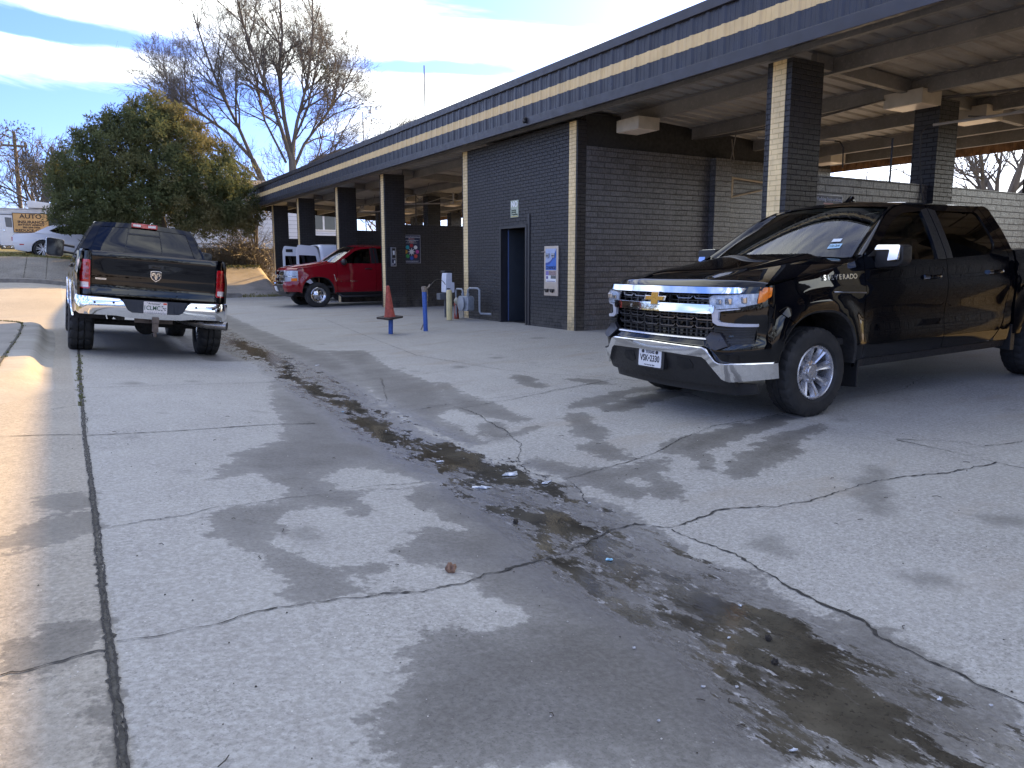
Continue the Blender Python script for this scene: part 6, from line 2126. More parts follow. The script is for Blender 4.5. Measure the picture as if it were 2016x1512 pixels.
S3_ = dict(loc=(6.86, 24.42, -.035), rot=(0, R(-.4), 0), label='red pickup truck nosing out of a far wash bay, chrome grille and round-holed wheels',
          paint=P_RED, step=.09, wr=.39, ww=.255, rim=.228, track=.86, style='holes8', tn=64, mirror='std', mcap='round', handles='black', rimmat=M_CHROMED)
t3, W3, hw3, side3, prt3 = make_pickup(S3_)
front_gmt(t3, W3, hw3, P_RED)
simple_rear(t3, W3, hw3, P_RED)
flank_text('badge', 'SILVERADO', .06, .72, .80, hw3, W3, M_CHROMED, t3, sx=1.1, step=.062)
mb = MB(); mb.tube([W3(.50, -1.0, 1.02), W3(.56, -1.003, .80)], .012, 8); mb.build('side_trim', M_CHROME, t3)
for s in (-1, 1):
    mb = MB(); mb.tube([W3(.62, s * .9, .42), W3(.75, s * 1.02, .33), W3(2.7, s * 1.02, .33), W3(2.85, s * .9, .42)], .035, 10)
    mb.build('side_step', M_TRIM, t3, smooth=True)
for s in (-1, 1):
    mb = MB(); panel(mb, [(-.602, 1.075), (-.585, 1.09), (-.575, 1.155), (-.602, 1.16)], lambda a, b: W1(a, s * (hw1(a, b) + .004), b), step=.03, flange=(0, -s * .02, 0)); mb.build('turn_signal', M_AMBER, t1, smooth=True)

# ------------------------------------------------------------------ small things by the office
M_CONE = plain('faded_orange_rubber', (.36, .075, .05), .7, var=.35, scale=14)
def pole_thing(name, x, y, r, h, m, label, cat, lean=0., z=None):
    e = empty(name, (x, y, H(x, y) if z is None else z), (0, R(lean), 0), label, cat)
    mb = MB(); mb.lathe([(.001, 0), (r, 0), (r, h - r * .3), (r * .8, h), (.001, h + r * .15)], 18)
    mb.build('post', m, e, smooth=True, angle=50)
    return e
M_BLUEP = plain('blue_paint', (.035, .10, .36), .45, var=.2, scale=20)
e = pole_thing('pipe_post', 6.35, 14.31, .045, .80, M_BLUEP, 'blue pipe post standing alone between the cone and the gas meter', 'post', -1.5)
mb = MB()
mb.lathe([(.05, .79), (.055, .86), (.048, .895), (.001, .90)], 14)
mb.tube([(.03, 0, .84), (.10, .0, .88), (.13, .0, .93)], .018, 8)
mb.tube([(.06, .0, .84), (.075, .01, .70), (.05, .02, .45), (.02, .07, .2), (-.06, .1, .02)], .012, 8)
mb.build('capped_top', plain('rusty_cap', (.25, .20, .15), .7, var=.5, scale=30), e, smooth=True)
mb = MB()
mb.tube(sag((6.47, 14.30, .84), (7.75, 16.3, .80), -.12, 16), .008, 6)
tag(mb.build('cable', plain('dark_cable', (.05, .045, .04), .6), None), 'thin cable looping from the blue post to the white cabinet', 'cable')
pole_thing('pipe_post', 5.61, 14.35, .045, .42, M_BLUEP, 'short blue pipe post carrying the orange traffic cone', 'post', 2)
# cone hung over the short post
e = empty('traffic_cone', (5.60, 14.35, .22), (R(2), R(-5), R(20)), 'faded orange traffic cone tilted on top of a short blue post', 'traffic cone')
mb = MB()
mb.lathe([(.120, .0), (.135, .02), (.118, .05), (.095, .20), (.042, .62), (.038, .64), (.028, .65), (.001, .65)], 28)
mb.build('cone_body', M_CONE, e, smooth=True)
mb = MB()
mb.prism(rounded([(-.23, -.23), (.23, -.23), (.23, .23), (-.23, .23)], .06), (-.02, .018))
mb.build('cone_base', plain('black_rubber', (.03, .022, .02), .75, var=.3), e, bevel=.012)
pole_thing('bollard', 7.72, 16.05, .065, .68, plain('cream_bollard_paint', (.66, .55, .27), .5, var=.12), 'short cream bollard in front of the gas meter', 'bollard', z=0)
CONE_ = [o for o in bpy.data.objects if o.name == 'traffic_cone'][0]; CONE_.scale = (.86, .86, .96)
# white cabinet on a stand
e = empty('water_cabinet', (8.12, 16.95, .60), label='white cabinet with dark top beside the cream stripe', cat='cabinet')
mb = MB(); mb.prism(rounded([(-.02, 0, .03), (.27, 0, .03), (.27, .28, .01), (.19, .28, .01), (.19, .54, .02), (.01, .54, .03), (-.015, .3, .1)], .03), (-.1, .22), frame((-.2, -.1, 0), (1, 0, 0), (0, 0, 1)))
mb.build('shell', plain('cabinet_white', (.62, .64, .70), .4, var=.05), e, bevel=.012)
mb = MB(); mb.box((.0, -.18, .29), (.09, .1, .56)); mb.box((-.19, -.18, .545), (.08, .1, .60)); mb.build('dark_hood', M_TRIM, e, bevel=.01)
mb = MB(); mb.box((-.19, -.325, .09), (-.07, -.322, .12)); mb.build('maker_plate', M_TRIM, e)
mb = MB(); mb.box((-.34, -.15, -.20), (-.12, .1, -.02)); mb.box((-.12, -.03, -.70), (-.06, .03, 0)); mb.build('stand', plain('grey_box', (.10, .11, .12), .5), e, bevel=.01)
e.scale = (.78, .78, .86)
# red hydrant part behind the bollard
e = empty('standpipe', (8.05, 16.35, 0), label='rusty red standpipe low behind the cream bollard', cat='pipe')
mb = MB(); mb.lathe([(.06, 0), (.055, .1), (.045, .14), (.045, .30), (.06, .33), (.05, .38), (.001, .40)], 16); mb.build('pipe_body', plain('red_rust', (.30, .05, .03), .6, var=.4, scale=25), e, smooth=True)
mb = MB(); mb.tube([(0, 0, .3), (.05, -.16, .3), (.05, -.2, .26)], .025, 8); mb.build('spout', plain('red_rust', (.3, .05, .03)), e, smooth=True)
# gas meter
e = empty('gas_meter', (8.05, 15.85, 0), label='grey gas meter with bent pipes on the office wall', cat='gas meter')
M_GREY = plain('meter_grey_paint', (.27, .29, .31), .5, var=.2, scale=16)
mb = MB()
mb.prism(rounded([(-.17, -.17, .05), (.17, -.17, .05), (.19, .1, .03), (.15, .17, .05), (-.15, .17, .05), (-.19, .1, .03)], .05, 5), (-.10, .10), frame((0, 0, .38), (.25, -1, 0), (0, 0, 1)))
mb.build('meter_body', M_GREY, e, bevel=.02, seg=3, smooth=True)
mb = MB(); mb.lathe([(.001, -.01), (.16, 0), (.16, .02), (.001, .05)], 24, Matrix.Translation((-.11, .03, .37)) @ Matrix.Rotation(R(-90), 4, 'Y') ); mb.build('meter_cover', plain('meter_face', (.33, .35, .37), .5), e, smooth=True)
mb = MB()
mb.tube([(-.02, .12, .53), (-.02, .12, .66), (-.02, .18, .70), (-.02, .42, .70), (-.02, .47, .66), (-.02, .47, 0)], .022, 10)
mb.tube([(.0, -.10, .53), (.0, -.10, .68), (.02, -.15, .73), (.05, -.50, .73), (.06, -.55, .69), (.06, -.55, .22), (.08, -.57, .17), (.25, -.75, .16)], .024, 10)
mb.lathe([(.035, 0), (.035, .05)], 12, Matrix.Translation((0, -.10, .56)), caps=True)
mb.lathe([(.035, 0), (.035, .05)], 12, Matrix.Translation((-.02, .12, .56)), caps=True)
mb.build('gas_pipe', M_GREY, e, smooth=True)
mb = MB(); mb.lathe([(.0005, 0), (.08, .01), (.08, .04), (.03, .08), (.001, .09)], 18, Matrix.Translation((-.04, .36, .42)) @ Matrix.Rotation(R(-90), 4, 'Y')); mb.build('regulator', plain('regulator_beige', (.36, .34, .27), .5), e, smooth=True)

# ------------------------------------------------------------------ rubbish on the slab
M_ICE = plain('clear_scrap', (.50, .53, .58), .12, var=.3, scale=60, coat=.5)
M_ICE2 = plain('blue_scrap', (.20, .42, .58), .2, var=.3, scale=60)
M_ICEP = plain('frost_crumb', (.42, .43, .46), .3, var=.2, scale=60)
def flake(x, y, w, l, a, m, label, name='plastic_scrap', cat='scrap', hgt=.02, group=None, seed=0):
    rnd = random.Random(seed)
    mb = MB()
    n = 11
    top, bot = [], []
    for i in range(n):
        t = 2 * PI * i / n
        r = rnd.uniform(.3, 1.0)
        top.append((w * r * math.cos(t), l * r * math.sin(t), hgt * rnd.uniform(.1, 1.)))
        bot.append((w * r * 1.05 * math.cos(t), l * r * 1.05 * math.sin(t), 0))
    c = (0, 0, hgt * .9)
    mb.add(top + bot + [c], [(i, (i + 1) % n, 2 * n) for i in range(n)] + [(n + i, n + (i + 1) % n, (i + 1) % n, i) for i in range(n)])
    o = mb.build(name, m)
    o.location = (x, y, H(x, y) + .004)
    o.rotation_euler = (0, 0, a)
    tag(o, label, cat, group)
def _ice(name, *a, **k): flake(*a, **k)
ICE = [(2.577, 4.424, 0.075, 0.05, 0.3, 0, 'large clear scrap of ice or film at the edge of the puddle'), (2.251, 4.221, 0.08, 0.028, -0.6, 0, 'long torn clear scrap lying left of the largest one'), (2.665, 4.112, 0.05, 0.022, 0.2, 0, 'small pale scrap right of the largest clear scrap'), (2.315, 4.986, 0.035, 0.022, 0, 0, ''), (2.197, 2.822, 0.03, 0.016, 0.1, 1, 'light blue scrap floating in the lower puddle'), (2.314, 7.243, 0.014, 0.01, 0, 1, 'tiny blue scrap at the upper puddle edge'), (2.682, 6.641, 0.02, 0.012, 0, 2, ''), (2.698, 6.461, 0.012, 0.01, 0, 2, ''), (2.622, 7.927, 0.012, 0.008, 0, 2, ''), (3.099, 10.789, 0.06, 0.02, 0.5, 2, ''), (2.652, 3.614, 0.014, 0.01, 0, 2, ''), (2.372, 2.154, 0.012, 0.009, 0, 0, ''), (2.097, 1.95, 0.013, 0.009, 0.4, 0, ''), (2.405, 1.317, 0.016, 0.011, 0.3, 0, 'frosty crumb lying low at the right on the damp slab'), (1.828, 1.659, 0.01, 0.007, 0, 2, ''), (1.72, 1.702, 0.01, 0.006, 0, 2, ''), (2.325, 4.361, 0.012, 0.009, 0, 2, ''), (2.339, 3.986, 0.012, 0.008, 0, 2, ''), (2.08, 3.657, 0.01, 0.008, 0, 2, ''), (1.695, 1.323, 0.02, 0.007, -0.4, 0, 'thin clear sliver in the nearest puddle'), (1.685, 2.013, 0.008, 0.006, 0, 2, ''), (2.506, 1.209, 0.008, 0.006, 0, 2, ''), (1.435, 1.593, 0.006, 0.005, 0, 2, ''), (3.042, 1.976, 0.005, 0.005, 0, 2, ''), (2.2, 6.533, 0.012, 0.008, 0, 2, ''), (2.358, 6.195, 0.012, 0.008, 0, 2, '')]
for i, (x, y, w, l, a, mi, lab) in enumerate(ICE):
    flake(x, y, w, l, a, (M_ICE, M_ICE2, M_ICEP)[mi], lab or 'tiny pale crumb of frost or plastic on the wet run-off', group='pale scraps along the run-off', seed=i, hgt=.004 + .12 * w)
# brown lump, black lump, leaves, twigs
def lump(x, y, r, m, label, name, cat, seed):
    rnd = random.Random(seed)
    mb = MB(); mb.sphere((0, 0, r * .7), r, 14, 9)
    mb.v = [tuple(Vector(v) * (1 + .35 * math.sin(v[0] / r * 5.1 + seed) * math.cos(v[1] / r * 4.3) + rnd.uniform(-.1, .1))) for v in mb.v]
    o = mb.build(name, m, smooth=True); o.location = (x, y, H(x, y)); tag(o, label, cat)
lump(1.393,2.916,0.022,plain('brown_lump',(.22,.13,.085),.8,var=.4,scale=50),'small brown crumpled leaf on the pale patch of slab','dead_leaf','leaf',3)
lump(2.070,3.499,0.014,plain('dead_leaf_dark',(.03,.024,.018),.8,var=.4,scale=50),'small black lump left of the puddle','stone','stone',5)
lump(2.226,1.874,0.012,plain('dead_leaf_dark',(.03,.024,.018),.8,var=.4,scale=50),'dark leaf lying in the muddy puddle','dead_leaf','leaf',7)
lump(2.095,1.732,0.012,plain('dead_leaf_dark',(.03,.024,.018),.8,var=.4,scale=50),'dark leaf near the foot of the muddy puddle','dead_leaf','leaf',9)

rnd = random.Random(21)
M_LEAFD = plain('dead_leaf', (.035, .026, .018), .8, var=.4, scale=50)
M_GRIT = plain('grit', (.42, .40, .37), .9, var=.4, scale=40)
mb = MB()
for i in range(900):
    y = .9 + 9 * rnd.random() ** 1.7
    x = rnd.uniform(-2, 6.5)
    r = rnd.uniform(.0015, .0045)
    z = H(x, y) + .002
    mb.cur = 0 if rnd.random() < .45 else 1
    mb.add([(x - r, y - r, z), (x + r, y - r * .6, z), (x + r * .7, y + r, z), (x - r * .5, y + r * .8, z), (x, y, z + r)], [(0, 1, 4), (1, 2, 4), (2, 3, 4), (3, 0, 4)])
tag(mb.build('grit', [M_LEAFD, M_GRIT], fix=False), kind='stuff')
mb = MB()
for i in range(70):
    x, y = rnd.uniform(.2, 5.5), 1.2 + 6 * rnd.random() ** 1.5
    a = rnd.uniform(0, 6.28); l = rnd.uniform(.015, .05)
    z = H(x, y) + .004
    mb.tube([(x, y, z), (x + l * .5 * math.cos(a), y + l * .5 * math.sin(a), z + .004), (x + l * math.cos(a + .3), y + l * math.sin(a + .3), z)], .0016, 5)
tag(mb.build('twigs', M_LEAFD, fix=False), kind='stuff')

# ------------------------------------------------------------------ white van with open rear doors
vE = empty('van', (8.1, 28.2, 0.0), label='white van in the far bay with both rear doors swung open', cat='van')
def van():
    hw_ = 1.0
    def sect(z):
        return hw_ - .03 - .16 * max(0, (z - 1.35) / .65) ** 2 - .10 * max(0, (z - 1.82) / .16) ** 2
    zs = [.45, .6, .9, 1.2, 1.5, 1.7, 1.82, 1.9, 1.95, 1.98]
    xs = [(0.0, -.05), (.04, -.01), (.12, 0), (1, 0), (2.5, 0), (3.4, 0), (3.8, -.05)]
    mb = MB()
    rows = []
    for x, d in xs:
        rows.append([(x, -(sect(z) + d), z + (d if z > 1.8 else 0)) for z in zs] + [(x, t * (sect(1.98) + d), 2.0 + .02 * (1 - abs(t)) + d) for t in (-.7, -.3, .3, .7)] + [(x, sect(z) + d, z + (d if z > 1.8 else 0)) for z in reversed(zs)])
    mb.grid(rows)
    mb.build('body', P_WHITE, vE, smooth=True, angle=50)
    mb = MB(); mb.box((3.78, -.95, .45), (5.0, .95, 1.05)); mb.add([(3.78, -.85, 1.05), (4.6, -.9, 1.05), (4.6, .9, 1.05), (3.78, .85, 1.05), (3.78, -.8, 1.93), (3.9, -.8, 1.93), (3.9, .8, 1.93), (3.78, .8, 1.93)], [(0, 1, 5, 4), (1, 2, 6, 5), (2, 3, 7, 6), (4, 5, 6, 7)])
    mb.build('bonnet', P_WHITE, vE, bevel=.04)
    mb = MB(); mb.box((.06, -.92, .5), (3.7, .92, .56)); mb.box((3.6, -.9, .5), (3.66, .9, 1.9)); mb.build('load_space', M_DARKIN, vE)
    for sy, cut in ((-1, 0), (1, 1)):
        d = empty('x') if False else None
        ou = rounded([(0, 0, .02), (-.86, 0, .02), (-.86, 1.28, .02), (-.80, 1.48, .06), (-.15, 1.42, .14), (-.02, .85, .1)], .04)
        ho = rounded([(-.10, .66, .04), (-.78, .66, .04), (-.78, 1.12, .03), (-.18, 1.10, .05)], .04)
        y0 = sy * .95
        mb = MB(); panel(mb, ou, lambda a, b: Vector((a, y0 - .02, .50 + b)), [ho], .2, (0, .05, 0))
        panel(mb, ou, lambda a, b: Vector((a, y0 + .03, .50 + b)), [ho], .2)
        dr = mb.build('rear_door', P_WHITE, vE)
        mb = MB(); panel(mb, ho, lambda a, b: Vector((a, y0 + .005, .50 + b)), step=.3); mb.build('door_window', G_DARK, dr)
        if sy > 0:
            mb = MB(); mb.box((-.75, y0 - .03, 1.25 + .5), (-.5, y0 - .022, 1.36 + .5)); mb.tube([(-.8, y0 - .03, .9), (-.8, y0 - .03, 1.1)], .02, 8); mb.build('latch', M_TRIM, dr)
    for x, s in ((.7, -1), (.7, 1), (4.0, -1), (4.0, 1)):
        make_wheel(vE, x, s * .86, .36, .36, .24, .21, 'plain', s, M_CHROMED, n=32)
    mb = MB(); mb.box((-.05, -.95, .40), (.06, .95, .56)); mb.build('rear_bumper', M_TRIM, vE, bevel=.02)
van()

# ------------------------------------------------------------------ white coupe on the bank
cE = empty('coupe', (2.52, 39.0, H(-.4, 38.4) - .10), (0, 0, PI), 'white two-door coupe with white wheels parked on the grass bank', 'car')
def coupe():
    # local: x back from the front axle, wheelbase 2.95; the side seen is the car's right (+y)
    WB = 2.95
    def hw_(x, z):
        b = float(np.interp(z, [.2, .4, .65, .9, 1.0], [.88, .93, .955, .93, .90]))
        if z > 1.0: b = .90 - (z - 1.0) * .62
        if x > 3.3: b -= .12 * ((x - 3.3) / .75) ** 2
        if x < -.3: b -= .16 * ((-.3 - x) / .65) ** 2
        return b
    def arc_(a, t0, t1, r=.42, n=14):
        return [(a + r * math.cos(R(t0 + (t1 - t0) * i / n)), .36 + r * math.sin(R(t0 + (t1 - t0) * i / n))) for i in range(n + 1)]
    out = [(-.92, .78), (-.95, .45), (-.90, .28), (-.42, .26)] + arc_(0, 188, -10) + [(.5, .24), (2.45, .24)] + arc_(WB, 190, -8) + [(3.5, .28), (3.95, .36), (4.02, .62), (4.0, .90), (3.92, 1.0), (3.25, 1.045), (2.9, 1.10), (2.2, 1.0), (1.0, .985), (.5, .985), (.0, .94)]
    for s in (-1, 1):
        mb = MB(); panel(mb, out, lambda a, b: Vector((a, s * hw_(a, b), b)), step=.1, flange=(0, -s * .06, 0)); mb.build('body_side', P_WHITE, cE, smooth=True, angle=40)
    def tz(x):
        return float(np.interp(x, [-.95, -.5, .0, .5, .75, 1.45, 1.8, 2.4, 2.75, 3.2, 3.3, 3.9, 4.0], [.74, .88, .945, .985, 1.0, 1.37, 1.44, 1.42, 1.32, 1.07, 1.05, 1.03, .96]))
    def tw(x):
        return hw_(x, min(tz(x), 1.44)) if x < .6 or x > 3.2 else float(np.interp(x, [.6, .85, 1.45, 2.4, 2.9, 3.2], [.88, .84, .63, .62, .74, .86]))
    mb = MB()
    xs = np.concatenate([np.linspace(-.95, .7, 14), np.linspace(.8, 3.2, 25), np.linspace(3.25, 4.0, 10)])
    mb.grid([[(x, t * tw(x), tz(x) + .03 * (1 - t * t)) for t in np.linspace(-1, 1, 15)] for x in xs])
    mb.grid([[(4.0 + .03 * (1 - t * t), t * hw_(4.0, z), z) for t in np.linspace(-1, 1, 11)] for z in (.40, .6, .8, .97)])
    mb.grid([[(-.94 - .1 * (1 - t * t), t * hw_(-.94, z), z) for t in np.linspace(-1, 1, 11)] for z in (.30, .5, .76)])
    mb.build('body_top', P_WHITE, cE, smooth=True, angle=40)
    for s in (-1, 1):
        mb = MB()
        # cabin side between belt and roof edge
        rows = []
        for x in np.linspace(.6, 3.2, 24):
            zb, zt = (1.0 if x < 2.2 else 1.0 + (x - 2.2) * .07), tz(x)
            rows.append([(x, s * (hw_(x, .98) * (1 - t) + tw(x) * t), zb - .02 + (zt - zb + .02) * t) for t in np.linspace(0, 1, 5)])
        mb.grid(rows); cs = mb.build('cabin_side', P_WHITE, cE, smooth=True)
        mb = MB()
        gl = rounded([(.98, 1.02), (2.25, 1.02), (2.72, 1.13), (2.35, 1.33), (1.75, 1.385), (1.52, 1.36)], .05)
        panel(mb, gl, lambda a, b: Vector((a, s * (hw_(a, .98) + (tw(a) - hw_(a, .98)) * (b - .98) / (tz(a) - .98) + .012), b)), step=.12, flange=(0, -s * .02, 0)); mb.build('side_window', G_DARK, cs, smooth=True)
        mb = MB(); mb.box((3.62, s * (hw_(3.7, .58) - .01), .55), (3.78, s * (hw_(3.7, .58) + .012), .59)); mb.build('side_marker', M_REDL, cE)
        mb = MB(); mb.box((1.95, s * .935, .86), (2.13, s * .965, .885)); mb.build('handle', P_WHITE, cE, bevel=.006)
        mb = MB(); mb.sphere((1.05, s * 1.02, 1.05), 1, 14, 9, (.07, .11, .065)); mb.build('mirror', P_WHITE, cE, smooth=True)
    mb = MB(); mb.grid([[(x, t * tw(x) * .9, tz(x) + .03 * (1 - t * t) + .006) for t in np.linspace(-1, 1, 11)] for x in np.linspace(.82, 1.42, 8)]); mb.build('windscreen', G_DARK, cE, smooth=True)
    mb = MB(); mb.grid([[(x, t * tw(x) * .82, tz(x) + .03 * (1 - t * t) + .006) for t in np.linspace(-1, 1, 11)] for x in np.linspace(2.6, 3.16, 8)]); mb.build('rear_window', G_DARK, cE, smooth=True)
    mb = MB(); mb.box((4.0, -.75, .72), (4.045, .75, .88)); mb.build('tail_light', M_REDL, cE)
    mb = MB(); mb.box((-.4, -.7, .25), (3.6, .7, .5)); mb.build('underbody', M_UNDER, cE)
    for x in (0, WB):
        for s in (-1, 1):
            make_wheel(cE, x, s * .83, .37, .37, .26, .29, 'twin7', s, plain('white_wheel', (.66, .67, .70), .35, var=.03), n=48)
            mb = MB(); mb.tube([(x, s * .45, .36), (x, s * .72, .36)], .40, 20); mb.build('wheel_well', M_DARKIN, cE)
coupe()

# ------------------------------------------------------------------ travel trailer with the insurance board
TZ = H(-2, 42) + .38
tE = empty('travel_trailer', (-2.0, 42.0, TZ), label='old white travel trailer with a door, standing behind the white coupe', cat='trailer')
def trailer():
    g = Nodes('ribbed_white_siding'); co = g.coord('Object')
    wv = g.n('TexWave', Scale=3.4); wv.wave_type = 'BANDS'; wv.bands_direction = 'Z'; g.l(co, wv.inputs['Vector'])
    g.set(Base_Color=g.mix(g.mr(g.noise(2, 5, .6, co), .4, .75, 0, .6), (.62, .63, .64), (.46, .46, .45)), Roughness=.5, Normal=g.bump(wv.outputs['Fac'], .5, .02))
    x0, x1 = -4.5, 3.4
    top = 1.62
    mb = MB(); mb.prism(rounded([(x0, 0, .1), (x1, 0, .3), (x1, top, .25), (x0, top, .2)], .2, 6), (-2.3, 0), frame((0, 0, 0), (1, 0, 0), (0, 0, 1)))
    mb.build('shell', g.m, tE, bevel=.02)
    mb = MB(); mb.box((x0 + .3, -.03, top - .30), (x1 - .2, -.0005, top - .24)); mb.box((x0 + .3, -.025, top - .03), (x1 - .2, .02, top + .01)); mb.build('gutter_rail', plain('grey_rail', (.42, .43, .45), .4), tE)
    mb = MB(); mb.box((-.10, -.03, -.03), (.62, -.001, 1.36)); d = mb.build('door', plain('trailer_door_white', (.70, .71, .73), .45, var=.05), tE, bevel=.012)
    mb = MB(); mb.prism(rounded([(.16, .80), (.40, .78), (.40, 1.20), (.14, 1.22)], .02), (.032, .04), frame((0, 0, 0), (1, 0, 0), (0, 0, 1))); mb.build('door_window', plain('dim_glass', (.13, .13, .13), .2, var=.1), d)
    mb = MB(); mb.box((.03, -.05, .60), (.12, -.03, .68)); mb.build('handle', M_CHROMED, d)
    mb = MB(); mb.box((.65, -.012, .28), (1.15, -.001, .36)); mb.build('red_stripe', plain('faded_red', (.30, .03, .04), .5), tE)
    mb = MB(); mb.box((1.2, -.02, .02), (1.75, -.001, .48)); mb.build('hatch', plain('hatch_white', (.58, .60, .62), .5), tE, bevel=.008)
    mb = MB(); mb.box((1.85, -.03, .75), (2.6, -.001, 1.22)); mb.build('window', plain('dark_blind', (.07, .08, .10), .3), tE)
    mb = MB(); mb.prism(rounded([(0, 0, .05), (1.05, 0, .05), (1.0, .22, .16), (.12, .34, .2), (0, .3, .12)], .1, 6), (-.9, -.2), frame((1.05, 1.3, top + .04), (1, 0, 0), (0, 0, 1)) @ Matrix.Translation((0, 0, 1.6)))
    mb.build('roof_unit', plain('roof_unit_white', (.68, .69, .70), .45, var=.05), tE, bevel=.03, smooth=True)
    mb = MB(); mb.box((-.1, -.25, -.20), (.62, -.02, -.16)); mb.tube([(-.05, -.2, -.17), (-.05, .1, .0)], .02, 6); mb.tube([(.57, -.2, -.17), (.57, .1, .0)], .02, 6); mb.build('step', M_TRIM, tE)
    for x in (-2.6, -1.8):
        make_wheel(tE, x, .25, -.05, .34, .2, .19, 'plain', -1, n=24)
    mb = MB(); mb.box((2.6, .3, -.36), (2.8, .6, 0)); mb.box((-4.0, .3, -.36), (-3.8, .6, 0)); mb.build('jack_stand', M_TRIM, tE)
trailer()
bE = empty('notice_board', (-.86, 41.93, TZ + .58), label='orange AUTO INSURANCE board hung on the white travel trailer', cat='sign')
T = frame((-.68, 0, 0), (1, 0, .0), (0, 0, 1))
mb = MB(); mb.prism([(0, 0), (1.36, 0), (1.36, .82), (0, .82)], (-.02, .0), T)
mb.build('board', plain('board_amber', (.60, .36, .14), .6, var=.12, scale=2), bE)
mb = MB(); mb.prism([(-.03, -.03), (1.39, -.03), (1.39, .85), (-.03, .85)], (-.04, -.012), T); mb.build('board_frame', M_TRIM, bE)
mb = MB()
for tx, s_, z, sx in (('AUTO', .27, .69, 1.15), ('INSURANCE', .17, .44, 1.12), ('BITTONY AGENCY', .10, .315, 1.2), ('501-294-7706', .10, .20, 1.2), ('REDUCE-COST', .145, .065, 1.3)):
    mb.text(tx, s_, T @ Matrix.Translation((.68, z, .004)), sx=sx, bold=.004, ext=.004)
mb.build('lettering', M_PLATEI, bE)

# ------------------------------------------------------------------ white house behind the bays
hz = H(12, 47)
hE = empty('house', (12.5, 47.0, hz), label='white clapboard house behind the far wash bays', cat='house')
def house():
    g = Nodes('clapboard'); co = g.coord('Object')
    sp = g.n('SeparateXYZ'); g.l(co, sp.inputs[0])
    fr = g.math('FRACT', g.math('DIVIDE', sp.outputs['Z'], .235))
    line = g.mr(fr, .90, .96)
    b = g.mix(g.mr(g.noise(1.2, 5, .6, co), .35, .7), (.56, .57, .63), (.66, .67, .72))
    g.set(Base_Color=g.mix(line, b, (.22, .23, .28)), Roughness=.7, Normal=g.bump(fr, .5, .02))
    x0, x1, top, dep = -6.2, 3.2, 4.15, 8.0
    mb = MB(); mb.box((x0, 0, .9), (x1, dep, top)); mb.add([(x0, 0, top), (x0, dep, top), (x0, dep / 2, top + .9)], [(0, 1, 2)]); mb.add([(x1, 0, top), (x1, dep, top), (x1, dep / 2, top + .9)], [(0, 2, 1)])
    w = mb.build('wall', g.m, hE)
    mb = MB(); mb.box((x0 + .03, .05, -.6), (x1 - .03, dep - .05, .9)); mb.build('foundation', plain('dark_skirting', (.10, .08, .075), .9, var=.4), hE)
    mb = MB()
    for s in (0, 1):
        y0 = -.45 if s == 0 else dep + .45
        mb.add([(x0 - .3, y0, top - .15), (x1 + .3, y0, top - .15), (x1 + .3, dep / 2, top + .95), (x0 - .3, dep / 2, top + .95), (x0 - .3, y0, top - .03), (x1 + .3, y0, top - .03), (x1 + .3, dep / 2, top + 1.08), (x0 - .3, dep / 2, top + 1.08)],
               [(0, 1, 2, 3), (4, 7, 6, 5), (0, 4, 5, 1), (0, 3, 7, 4), (1, 5, 6, 2)])
    mb.build('roof', plain('grey_shingle', (.17, .16, .16), .9, var=.25, scale=6, bump=.4), hE)
    for xw in (1.7, -3.4):
        mb = MB()
        mb.box((xw - .80, -.05, 2.02), (xw + .80, -.001, 3.0))
        wn = mb.build('window', plain('window_frame_white', (.66, .66, .68), .5), hE, bevel=.01)
        mb = MB()
        for a, b in ((xw - .72, xw - .06), (xw + .06, xw + .72)):
            mb.box((a, -.062, 2.10), (b, -.051, 2.92))
        mb.build('pane', plain('window_dark', (.035, .04, .05), .08, var=.1), wn)
        mb = MB()
        for k in range(14):
            mb.box((xw - 1.0 + k * .143, -.5, 3.10), (xw - .93 + k * .143, -.02, 3.16))
        mb.box((xw - 1.0, -.02, 3.1), (xw + 1.0, -.001, 3.22))
        mb.build('awning', M_WHITE, wn)
house()

# ------------------------------------------------------------------ chain-link fence on the bank
fE = empty('chain_link_fence', (6.5, 40.5, H(6.5, 40.5)), label='sagging chain-link fence along the top of the bank', cat='fence')
def fence():
    M_GALV = plain('galvanised_wire', (.30, .29, .28), .5, metal=.5, var=.2)
    x0, x1 = -1.2, 8.0
    h = .98
    def zz(x): return H(6.5 + x, 40.5) - H(6.5, 40.5)
    for k, x in enumerate((x0, .47, 2.4, 4.3, 6.2, x1)):
        mb = MB(); mb.tube([(x, 0, zz(x) - .1), (x, 0, zz(x) + h)], .035, 8); mb.build('post', M_GALV, fE, smooth=True)
    mb = MB(); mb.tube([(x0 + (x1 - x0) * i / 20, 0, zz(x0 + (x1 - x0) * i / 20) + h) for i in range(21)], .024, 6); mb.build('rail', M_GALV, fE, smooth=True)
    mb = MB()
    n = int((x1 - x0) / .12)
    for i in range(n):
        for s in (1, -1):
            xa = x0 + i * .12
            xb = xa + s * h
            if xb < x0 or xb > x1: continue
            mb.tube([(xa, 0, zz(xa) + .02), (xb, 0, zz(xb) + h - .02)], .006, 3, caps=False)
    mb.build('mesh', M_GALV, fE)
fence()
e = empty('fence_notice', (7.27, 40.44, H(7.27, 40.5) + .55), (0, R(-6), 0), 'small dark notice hanging on the chain-link fence', 'sign')
mb = MB(); mb.box((-.2, -.02, 0), (.2, 0, .24)); mb.build('panel', plain('notice_dark', (.05, .055, .06), .5, var=.3, scale=20), e)
mb = MB(); mb.box((-.2, -.03, .22), (.2, -.021, .24)); mb.box((-.2, -.03, 0), (.2, -.021, .02)); mb.box((-.14, -.026, .10), (.14, -.021, .14)); mb.build('notice_marks', plain('notice_pale', (.3, .3, .3), .5), e)

